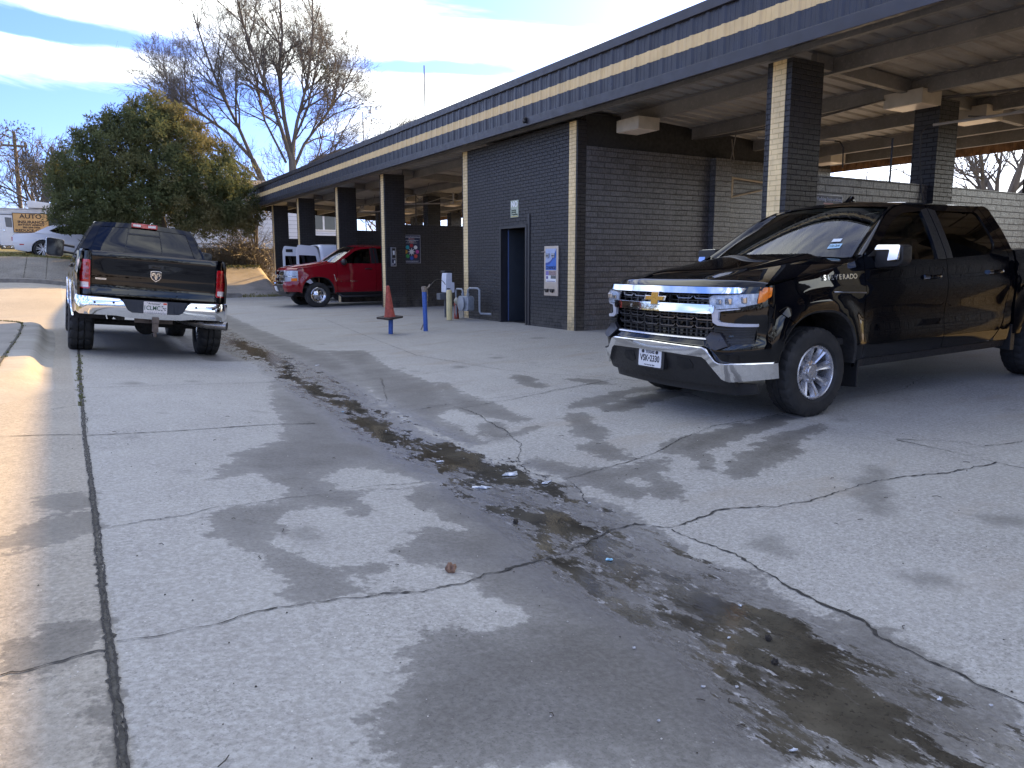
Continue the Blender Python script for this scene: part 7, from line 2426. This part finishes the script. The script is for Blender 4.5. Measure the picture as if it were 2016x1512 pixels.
# ------------------------------------------------------------------ utility poles, wires, aerials
M_POLE = plain('weathered_pole', (.14, .112, .088), .9, var=.35, scale=3, bump=.4, bscale=20)
M_WIRE = plain('wire_dark', (.04, .04, .045), .6)
def upole(x, y, hgt, label, arms=True):
    z = H(x, y)
    e = empty('utility_pole', (x, y, z), label=label, cat='utility pole')
    mb = MB(); mb.tube([(0, 0, -.3), (0, 0, hgt * .5), (0, 0, hgt)], [.15, .13, .10], 12); mb.build('mast', M_POLE, e, smooth=True)
    if arms:
        mb = MB(); mb.box((-.85, -.16, hgt - 1.05), (.75, -.06, hgt - .90)); mb.tube([(-.5, -.1, hgt - 1.0), (0, -.12, hgt - 1.5)], .03, 6); mb.tube([(.5, -.1, hgt - 1.0), (0, -.12, hgt - 1.5)], .03, 6)
        mb.build('crossarm', M_POLE, e)
        for xx in (-.78, -.35, .68):
            mb = MB(); mb.lathe([(.001, 0), (.05, 0), (.07, .06), (.04, .12), (.06, .16), (.001, .2)], 10, Matrix.Translation((xx, -.11, hgt - .90))); mb.build('insulator', plain('insulator_grey', (.3, .28, .25), .4), e, smooth=True)
    return z
zp = upole(-1.9, 66, 10.6 - H(-1.9, 66), 'wooden utility pole with a crossarm behind the trailer')
zq = upole(-14.5, 44, 13.0, 'tall utility pole left of the lot, out at the street', True)
def wire(a, b, s, lab):
    mb = MB(); mb.tube(sag(a, b, s, 20), .022, 4, caps=False)
    tag(mb.build('overhead_wire', M_WIRE), lab, 'wire', 'overhead wires at the left')
for k, (dx, dz) in enumerate(((-.78, -.72), (-.35, -.72), (.68, -.72), (0, 0))):
    wire((-1.9 + dx, 66, 10.6 + dz), (-14.5 + dx, 44, 14.0 + dz + .4 * k), .5 + .1 * k, 'overhead wire running from the crossarm to the upper left')
wire((-1.9, 66, 9.0), (-30, 70, 8.2), .4, 'low overhead wire running left from the pole')
wire((-1.9, 66, 10.5), (12, 100, 8.6), .8, 'thin overhead wire sinking right behind the cedar')
for x, y, z0, z1, lab in ((14.35, 32.0, 3.6, 9.8, 'thin tall aerial mast rising behind the roof'), (14.4, 40.0, 1.2, 9.2, 'second thin aerial mast in front of the bare tree')):
    mb = MB(); mb.tube([(0, 0, 0), (-.02, 0, z1 - z0)], .028, 6)
    o = mb.build('aerial_mast', M_WIRE, smooth=True); o.location = (x, y, z0); tag(o, lab, 'aerial')

# ------------------------------------------------------------------ bare trees
def mk_bark(name, a, b):
    g = Nodes(name); co = g.coord('Object')
    c = g.mix(g.mr(g.noise(2.2, 6, .65, g.mapping(co, (1, 1, .35))), .35, .68), a, b)
    g.set(Base_Color=c, Roughness=.92, Normal=g.bump(g.noise(16, 5, .7, g.mapping(co, (1, 1, .3))), .6, .04))
    return g.m
M_BARK = mk_bark('grey_bark', (.075, .066, .057), (.17, .153, .135))
M_TWIG = mk_bark('twig_bark', (.085, .075, .066), (.15, .135, .12))
M_TWIGR = mk_bark('russet_twigs', (.16, .10, .075), (.26, .18, .14))

class Tree:
    def __init__(s, seed, sides=(9, 6, 4, 3, 3, 3)):
        s.r = random.Random(seed); s.trunk = MB(); s.crown = MB(); s.sides = sides
    def limb(s, p, d, ln, r, lv, maxlv, kids, up=.12, wob=.22, pts=None):
        R_ = s.r
        n = max(3, 7 - lv) if lv < 4 else 2
        path = [Vector(p)]
        d = Vector(d).normalized()
        if pts is not None:
            path = [Vector(q) for q in pts]
            n = len(path) - 1
        else:
            for i in range(n):
                d = (d + Vector((R_.gauss(0, wob), R_.gauss(0, wob), R_.gauss(0, wob) + up)) * (.5 if lv < 2 else .75)).normalized()
                path.append(path[-1] + d * ln / n)
        rad = [r * (1 - .72 * i / n) for i in range(n + 1)] if lv < maxlv else [r * (1 - .6 * i / n) for i in range(n + 1)]
        (s.trunk if lv <= 1 else s.crown).tube(path, rad, s.sides[min(lv, 5)], caps=False)
        if lv >= maxlv: return
        k = kids[lv]
        for j in range(k):
            t = 1.0 if j == 0 else R_.uniform(.22 if lv else .35, .98)
            f = t * n
            i = min(int(f), n - 1)
            q = path[i].lerp(path[i + 1], f - i)
            dd = (path[i + 1] - path[i]).normalized()
            a = Vector((R_.gauss(0, 1), R_.gauss(0, 1), R_.gauss(0, 1)))
            a = (a - dd * a.dot(dd)).normalized()
            spread = R_.uniform(.35, .95)
            nd = dd * math.cos(spread) + a * math.sin(spread)
            cl = ln * (R_.uniform(.38, .68) if lv < 3 else R_.uniform(.5, .85)) * (1.15 - .45 * t)
            cr = min(r * (1 - .72 * t) * .72, cl * .028 + .004)
            s.limb(q, nd, cl, max(cr, s.rmin), lv + 1, maxlv, kids, up, wob)
    rmin = .012
    def done(s, name, loc, label, group=None, bark=None, twig=None):
        e = empty(name, loc, label=label, cat='tree', group=group)
        if s.trunk.v: s.trunk.build('trunk', bark or M_BARK, e, smooth=True, angle=180, fix=False)
        if s.crown.v: s.crown.build('crown', twig or M_TWIG, e, smooth=True, angle=180, fix=False)
        return e

def big_tree():
    T = Tree(11); T.rmin = .008
    bx, by = 14.2, 54.0
    z0 = H(bx, by)
    # limbs read off the tree itself: (x across, height) with y depth
    def P(*q): return [(a - bx, b, c - z0) for a, b, c in q]
    stem = P((14.2, 0, z0 - .3), (14.25, 0, 5.0), (14.35, 0, 7.4), (14.3, 0, 8.8))
    T.trunk.tube(stem, [.46, .36, .28, .22], 12, caps=False)
    side = P((13.6, -.3, z0 + .6), (13.0, -.4, 4.5), (12.3, -.4, 6.6), (11.6, -.5, 8.2))
    T.trunk.tube(side, [.34, .27, .22, .17], 10, caps=False)
    limbs = [
        ((14.3, 0, 8.8), (14.0, .3, 11.0), (13.8, .5, 14.0), (14.1, .3, 16.5), (14.0, .4, 20.0), .24),
        ((14.3, 0, 8.8), (14.6, -.6, 10.8), (15.2, -1.2, 13.2), (15.6, -1.5, 16.0), (15.7, -1.6, 19.5), .19),
        ((14.3, 0, 8.2), (13.4, -.8, 10.5), (12.3, -1.4, 13.0), (11.2, -1.8, 16.0), (10.4, -2.0, 19.8), .20),
        ((14.2, 0, 7.4), (15.4, .8, 9.6), (17.2, 1.4, 11.8), (18.6, 2.0, 13.6), (19.6, 2.2, 15.6), .17),
        ((14.2, 0, 6.6), (15.3, -1.0, 8.2), (17.0, -1.8, 9.0), (18.8, -2.4, 9.2), (20.6, -2.6, 10.0), .15),
        ((11.6, -.5, 8.2), (10.8, -.8, 10.0), (9.8, -1.0, 12.0), (8.9, -1.2, 14.5), (8.3, -1.3, 16.6), .17),
        ((11.6, -.5, 8.2), (10.4, .4, 9.8), (8.6, 1.0, 11.2), (7.4, 1.3, 12.2), (6.6, 1.6, 13.4), .17),
        ((12.3, -.4, 6.6), (10.8, -1.4, 7.6), (8.8, -2.0, 8.8), (7.9, -2.4, 9.2), (7.2, -2.6, 9.8), .14),
        ((12.8, -.4, 5.2), (11.4, -1.2, 6.0), (9.8, -2.0, 6.3), (8.4, -2.2, 5.9), (7.4, -2.4, 6.2), .11),
        ((14.2, 0, 6.0), (15.2, 1.0, 6.6), (16.8, 1.8, 7.2), (18.4, 2.2, 7.3), (19.8, 2.6, 7.8), .11),
        ((14.3, 0, 8.0), (14.9, 1.2, 10.0), (16.2, 2.2, 12.5), (16.9, 2.6, 15.0), (17.6, 3.0, 17.4), .14),
        ((13.9, 0, 8.2), (12.9, 1.2, 11.0), (12.6, 2.0, 14.0), (12.2, 2.6, 17.0), (12.4, 2.6, 19.4), .13),
    ]
    for l in limbs:
        pts = P(*l[:-1])
        T.limb(pts[0], (0, 0, 1), 6.2, l[-1] * .72, 1, 5, [0, 15, 8, 6, 5], .07, .13, pts=pts)
    e = T.done('bare_tree', (bx, by, z0), 'tall bare tree with spreading limbs behind the roof')
    # mistletoe clumps
    mb = MB(); rnd = random.Random(5)
    for a, b, c in ((16.3, -1, 14.6), (16.4, -1.2, 14.2), (17.6, 1, 12.8), (17.0, 1, 8.3), (15.8, -1, 15.2), (14.6, 0, 5.6), (11.0, -1, 13.4), (18.3, 1.4, 10.4)):
        for k in range(130):
            q = Vector((a - bx + rnd.gauss(0, .22), b + rnd.gauss(0, .2), c - z0 + rnd.gauss(0, .2)))
            s_ = .06
            mb.add([q + Vector((rnd.uniform(-s_, s_), rnd.uniform(-s_, s_), rnd.uniform(-s_, s_))) for _ in range(4)], [(0, 1, 2, 3)])
    mb.build('mistletoe', leafmat('mistletoe_leaf', (.06, .075, .02), (.10, .11, .03), (.15, .14, .05), 4), e, fix=False)
big_tree()

def small_tree(x, y, h, spread, seed, label, twig=None, name='bare_tree', group=None, lv=4, kids=(7, 6, 5, 4), rr=.16, lean=0.):
    T = Tree(seed); T.rmin = .012 + y * .00010
    z = H(x, y)
    R_ = T.r
    n = 5
    stem = [(lean * h * .3 * (i / n) ** 2 + R_.gauss(0, .04), R_.gauss(0, .05), -.2 + (h * .45 + .2) * i / n) for i in range(n + 1)]
    T.trunk.tube(stem, [rr * (1 - .5 * i / n) for i in range(n + 1)], 9, caps=False)
    m = kids[0] + 3
    for k in range(m):
        a = 2 * PI * k / m + R_.uniform(-.3, .3)
        t = R_.uniform(.45, 1)
        p = Vector(stem[int(t * n)])
        el = R_.uniform(.5, 1.25)
        d = Vector((math.cos(a) * math.cos(el) * spread, math.sin(a) * math.cos(el) * spread, math.sin(el)))
        T.limb(p, d, h * R_.uniform(.38, .6), rr * .42, 1, lv, (0,) + tuple(kids[1:]), .12, .22)
    return T.done(name, (x, y, z), label, group, twig=twig)
small_tree(-4.6, 52, 7.2, 1.2, 3, 'bare tree behind the trailer at the far left', kids=(6, 7, 6, 4))
small_tree(-1.0, 57, 7.6, 1.1, 5, 'bare twiggy tree between the utility pole and the cedar', kids=(6, 7, 6, 4))
small_tree(1.2, 50, 6.6, 1.2, 6, 'dark forked bare tree just left of the cedar', kids=(6, 7, 6, 4), lean=-.4)
small_tree(23.6, 62, 11.5, 1.0, 9, 'bare tree right of the big bare tree, over the roof', kids=(7, 7, 6, 4))
small_tree(29.0, 66, 11.6, 1.0, 10, 'bare tree by the tall aerial mast, over the roof', kids=(7, 7, 6, 4))
small_tree(19.8, 66, 10.0, 1.1, 12, 'smaller bare tree low behind the roof edge', kids=(6, 6, 6, 4))
small_tree(36.0, 19.0, 9.8, 1.25, 22, 'bare tree with a forked trunk seen past the mid pier at the right', kids=(6, 7, 6, 4), rr=.36)
small_tree(46.0, 36.0, 7.5, 1.3, 24, 'hazy bare tree seen over the low wall, right of the light box', kids=(6, 6, 6, 4))
small_tree(44.0, 29.5, 6.2, 1.2, 26, 'hazy bare tree just left of the mid pier over the low wall', kids=(6, 6, 6, 4))

# brown thickets behind the bays
def thicket(x0, x1, y0, y1, h, n, seed, label, mat, name='thicket'):
    mb = MB(); rnd = random.Random(seed)
    cx_, cy_ = (x0 + x1) / 2, (y0 + y1) / 2
    z0 = H(cx_, cy_)
    for i in range(n):
        p = Vector((rnd.uniform(x0, x1) - cx_, rnd.uniform(y0, y1) - cy_, 0)); p.z = H(p.x + cx_, p.y + cy_) - z0 - .05
        d = Vector((rnd.gauss(0, .3), rnd.gauss(0, .3), 1)).normalized()
        l = h * rnd.uniform(.5, 1.1)
        q = [p]
        for k in range(4):
            d = (d + Vector((rnd.gauss(0, .3), rnd.gauss(0, .3), -.08 * k))).normalized()
            q.append(q[-1] + d * l / 4)
        mb.tube(q, [.018, .014, .011, .009, .006], 3, caps=False)
        for k in range(7):
            b = q[rnd.randrange(1, 5)]
            dd = Vector((rnd.gauss(0, 1), rnd.gauss(0, 1), rnd.gauss(.4, .7))).normalized()
            e_ = b + dd * l * rnd.uniform(.12, .35)
            mb.tube([b, e_], [.009, .005], 3, caps=False)
            for u in range(3):
                s_ = rnd.uniform(.02, .05)
                w = e_ + Vector((rnd.gauss(0, .06), rnd.gauss(0, .06), rnd.gauss(0, .06)))
                mb.add([w + Vector((rnd.uniform(-s_, s_), rnd.uniform(-s_, s_), rnd.uniform(-s_, s_))) for _ in range(3)], [(0, 1, 2)])
    o = mb.build(name, mat, fix=False)
    o.location = (cx_, cy_, z0)
    return tag(o, label, 'bush')
M_BRUSH = leafmat('dry_brush', (.13, .105, .075), (.22, .18, .13), (.10, .10, .045), 2.)
M_RUSSET = leafmat('russet_scrub', (.20, .125, .095), (.33, .23, .18), (.14, .085, .06), 1.)
thicket(4.6, 9.2, 38.4, 40.2, 1.1, 420, 31, 'dry brown brush tangled along the foot of the fence', M_BRUSH, 'brush')
thicket(7.4, 9.0, 39.2, 40.4, 2.3, 130, 32, 'taller brown brush hanging below the cedar by the roof corner', M_BRUSH, 'brush')
thicket(18, 30, 46, 52, 3.4, 520, 33, 'russet scrub seen through the far bays', M_RUSSET, 'thicket')
thicket(20, 27, 35, 41, 3.2, 420, 35, 'russet scrub seen beside the office corner stripe', M_RUSSET, 'thicket')

# ------------------------------------------------------------------ the cedar
def translucent(g, f):
    """thin leaves let light through"""
    tr = g.n('BsdfTranslucent'); mx = g.n('MixShader')
    src = g.b.inputs['Base Color'].links[0].from_socket
    g.l(src, tr.inputs['Color']); mx.inputs[0].default_value = f
    g.l(g.b.outputs[0], mx.inputs[1]); g.l(tr.outputs[0], mx.inputs[2]); g.l(mx.outputs[0], g.out.inputs['Surface'])
def leafy(mb, c, rad, n, rnd, s0, s1, shell=.55):
    for i in range(n):
        v = Vector((rnd.gauss(0, 1), rnd.gauss(0, 1), rnd.gauss(0, 1))).normalized()
        r = shell + (1 - shell) * rnd.random() ** .7
        p = Vector(c) + Vector((v.x * rad[0], v.y * rad[1], v.z * rad[2])) * r
        # a feathery spray: a few slim blades fanning outwards and up
        out = (v + Vector((0, 0, .5)) + Vector((rnd.gauss(0, .45), rnd.gauss(0, .45), rnd.gauss(0, .45)))).normalized()
        for k in range(3):
            d = (out + Vector((rnd.gauss(0, .5), rnd.gauss(0, .5), rnd.gauss(0, .5)))).normalized()
            a = d.cross(Vector((rnd.gauss(0, 1), rnd.gauss(0, 1), rnd.gauss(0, 1)))).normalized()
            l = rnd.uniform(s0, s1)
            w = l * rnd.uniform(.14, .28)
            mb.add([p - a * w * .3, p + d * l * .45 - a * w * .6, p + d * l, p + d * l * .5 + a * w * .6], [(0, 1, 2, 3)])
def cedar():
    bx, by = 3.9, 36.6
    z0 = H(bx, by) + .2
    e = empty('cedar_tree', (bx, by, z0), label='broad dark green cedar tinged with bronze, more on the sunlit right, above the black truck', cat='tree')
    rnd = random.Random(77)
    mb = MB()
    mb.tube([(0, 0, -.6), (.1, 0, 1.2), (-.1, .1, 3.2), (.1, 0, 5.4)], [.34, .28, .2, .06], 9)
    mb.tube([(0, 0, .3), (-1.0, -.2, 1.6), (-2.2, -.3, 2.6)], [.2, .13, .05], 7)
    mb.tube([(0, 0, .5), (1.2, .2, 1.7), (2.5, .1, 2.4)], [.2, .13, .05], 7)
    mb.build('trunk', M_BARK, e, smooth=True)
    # lobes: (x across, depth, height above the ground line z, radii)
    lobes = [(3.75, 0, 7.55, .75, .8, .75), (3.3, -.4, 6.9, 1.1, 1.1, .9), (4.4, .2, 7.0, 1.0, 1.1, .8), (4.9, 0, 7.3, .55, .6, .6), (2.5, 0, 6.7, .9, 1.0, .7), (5.4, .2, 6.6, .9, 1.0, .7),
             (1.75, -.2, 6.15, .8, .9, .65), (2.6, -.9, 5.9, 1.2, 1.1, .9), (3.9, -1.0, 6.1, 1.3, 1.2, 1.0), (5.3, -.7, 5.8, 1.2, 1.1, .9), (6.3, .2, 5.9, .8, .9, .7),
             (1.1, .2, 5.4, .9, 1.0, .7), (1.6, -.9, 4.9, 1.1, 1.0, .9), (2.9, -1.3, 4.8, 1.3, 1.1, 1.0), (4.3, -1.4, 4.8, 1.3, 1.1, 1.0), (5.7, -1.1, 4.8, 1.2, 1.1, .9), (6.9, -.2, 4.9, .9, 1.0, .8),
             (.75, 0, 4.4, .9, 1.0, .8), (1.1, -.8, 3.7, 1.0, 1.0, .8), (2.0, -1.3, 3.7, 1.2, 1.0, .8), (3.3, -1.5, 3.7, 1.1, 1.0, .8), (4.8, -1.5, 3.7, 1.2, 1.0, .8), (6.1, -1.2, 3.8, 1.1, 1.0, .8), (7.2, -.4, 4.0, .8, .9, .7),
             (.6, -.3, 3.2, .7, .8, .5), (1.2, -.9, 2.9, .9, .9, .5), (2.3, -1.2, 2.9, 1.0, .9, .5), (5.5, -1.4, 3.0, 1.1, .9, .55), (6.7, -1.0, 3.1, 1.0, .9, .55), (7.4, -.5, 3.3, .6, .8, .5),
             (3.7, .9, 5.5, 2.4, 1.2, 2.2), (1.8, .8, 4.2, 1.6, 1.1, 1.3), (5.8, .8, 4.2, 1.6, 1.1, 1.3),
             (1.9, 1.6, 3.3, 1.0, .9, .7), (3.2, 1.8, 3.5, 1.3, 1.0, .8), (4.8, 1.8, 3.4, 1.3, 1.0, .8), (6.3, 1.4, 3.5, 1.0, .9, .7), (4.0, 1.6, 4.6, 1.8, 1.0, 1.0), (1.6, 1.4, 4.4, 1.0, .9, .8)]  # far-side lobes added to cast shade on the apron
    mb = MB()
    for (a, d, c, rx, ry, rz) in lobes:
        m = int(27 * (rx * ry + rx * rz + ry * rz) / 3) + 8
        for k in range(m):       # foliage gathered into small clumps over the lobe
            v = Vector((rnd.gauss(0, 1), rnd.gauss(-.35, 1), rnd.gauss(.1, 1))).normalized()
            f = rnd.uniform(.62, 1.04)
            rr = rnd.uniform(.16, .34)
            leafy(mb, (a - bx + v.x * rx * f, d + v.y * ry * f, c - z0 + v.z * rz * f), (rr, rr, rr * 1.1), int(34 + 240 * rr * rr), rnd, .07, .17, .15)
        for k in range(11):       # stray tufts breaking the outline
            v = Vector((rnd.gauss(0, 1), rnd.gauss(0, 1), rnd.gauss(.3, 1))).normalized()
            q = (a - bx + v.x * rx * 1.17, d + v.y * ry, c - z0 + v.z * rz * 1.17)
            leafy(mb, q, (.22, .22, .26), 36, rnd, .08, .18, .1)
    g = Nodes('cedar_foliage'); co = g.coord('Object')
    bron_sun = g.mr(g.noise(.45, 4, .6, co), .42, .62, smooth=True)
    sp = g.n('SeparateXYZ'); g.l(co, sp.inputs[0])
    bron_sun = g.math('MULTIPLY', bron_sun, g.mr(sp.outputs['X'], -2.6, 1.0, .15, 1.))  # bronze grows to the right: sunlit side put into the colour
    c1 = g.mix(g.mr(g.noise(2.4, 5, .65, co), .35, .68), (.066, .086, .038), (.125, .150, .066))
    c2 = g.mix(g.mr(g.noise(3.0, 5, .65, co), .35, .68), (.125, .120, .055), (.22, .195, .09))
    c = g.mix(bron_sun, c1, c2)
    g.set(Base_Color=c, Roughness=.7)
    g.b.inputs['Specular IOR Level'].default_value = .25
    translucent(g, .4)
    mb.build('crown', g.m, e, fix=False)
    # wisp of pale bush at its right-hand side, against the house
cedar()
def shrub(x, y, zc, r, n, label, seed):
    z = H(x, y)
    e = empty('shrub', (x, y, z), label=label, cat='shrub')
    rnd = random.Random(seed)
    mb = MB()
    for k in range(14):
        a = rnd.uniform(0, 6.28)
        mb.tube([(0, 0, -.1), (rnd.gauss(0, .2), rnd.gauss(0, .2), zc * .6), (math.cos(a) * r * .6, math.sin(a) * r * .5, zc + rnd.uniform(0, r))], [.04, .025, .01], 4)
    mb.build('stem', M_TWIG, e)
    mb = MB()
    for k in range(9):
        leafy(mb, (rnd.gauss(0, r * .5), rnd.gauss(0, r * .4), zc + rnd.gauss(0, r * .55)), (r * .5, r * .5, r * .5), n, rnd, .08, .18, .2)
    mb.build('crown', leafmat('bronze_leaf_%d' % seed, (.10, .075, .035), (.19, .14, .07), (.07, .075, .025), 1.5), e, fix=False)
shrub(8.7, 40.2, 3.2, 1.0, 150, 'bronze-leaved shrub between the cedar and the roof corner', 41)
shrub(-.2, 47.5, 4.6, 1.5, 120, 'grey-leaved tree top showing left of the cedar above the trailer', 43)

# turf on the bank
def turf():
    mb = MB(); rnd = random.Random(9)
    for i in range(5200):
        x = rnd.uniform(-4.5, 5.5); y = 36.95 + 5.0 * rnd.random() ** 1.8
        z = H(x, y)
        h = rnd.uniform(.03, .11); a = rnd.uniform(0, PI); w = Vector((math.cos(a), math.sin(a), 0)) * rnd.uniform(.012, .03)
        t = Vector((rnd.gauss(0, .04), rnd.gauss(0, .04), h))
        b = Vector((x, y, z - .01))
        mb.add([b - w, b + w, b + t], [(0, 1, 2)])
    for i in range(2600):
        x = rnd.uniform(4.0, 9.0); y = rnd.choice((36.9, 32.95)) + rnd.gauss(0, .16) + (6.5 * float(S3(7.9, 9.5, x)) if True else 0)
        z = H(x, y)
        h = rnd.uniform(.03, .12); a = rnd.uniform(0, PI); w = Vector((math.cos(a), math.sin(a), 0)) * rnd.uniform(.012, .03)
        b = Vector((x, y, z - .01))
        mb.add([b - w, b + w, b + Vector((rnd.gauss(0, .05), rnd.gauss(0, .05), h))], [(0, 1, 2)])
    tag(mb.build('grass', leafmat('turf_blade', (.10, .11, .03), (.20, .185, .06), (.27, .235, .10), 1.2), fix=False), kind='stuff')
turf()

# what stands round the lot behind the camera: seen only as reflections
M_FAR = leafmat('far_wood', (.045, .04, .028), (.09, .075, .05), (.035, .045, .02), .5)
def wood(pts, h, seed):
    mb = MB(); rnd = random.Random(seed)
    for (a, b) in zip(pts[:-1], pts[1:]):
        a, b = Vector(a), Vector(b)
        n = int((b - a).length / .5)
        for i in range(n):
            p = a.lerp(b, (i + rnd.random()) / n)
            hh = h * rnd.uniform(.5, 1.1)
            for k in range(26):
                q = Vector((p.x + rnd.gauss(0, 1.2), p.y + rnd.gauss(0, 1.2), .0 + hh * rnd.random()))
                s_ = rnd.uniform(.25, .7)
                mb.add([q + Vector((rnd.uniform(-s_, s_), rnd.uniform(-s_, s_), rnd.uniform(-s_, s_))) for _ in range(4)], [(0, 1, 2, 3)])
    return tag(mb.build('far_wood', M_FAR, fix=False), kind='stuff')
wood([(-60, -38), (-20, -46), (12, -46)], 7, 3)
wood([(-46, -40), (-52, 0), (-44, 30)], 6, 4)
thicket(-9, 3, 58, 62, 3.2, 420, 37, 'grey-brown scrub line behind the trailer', M_BRUSH, 'thicket')
wood([(-44, 60), (-10, 90), (30, 100), (70, 80)], 5, 6)
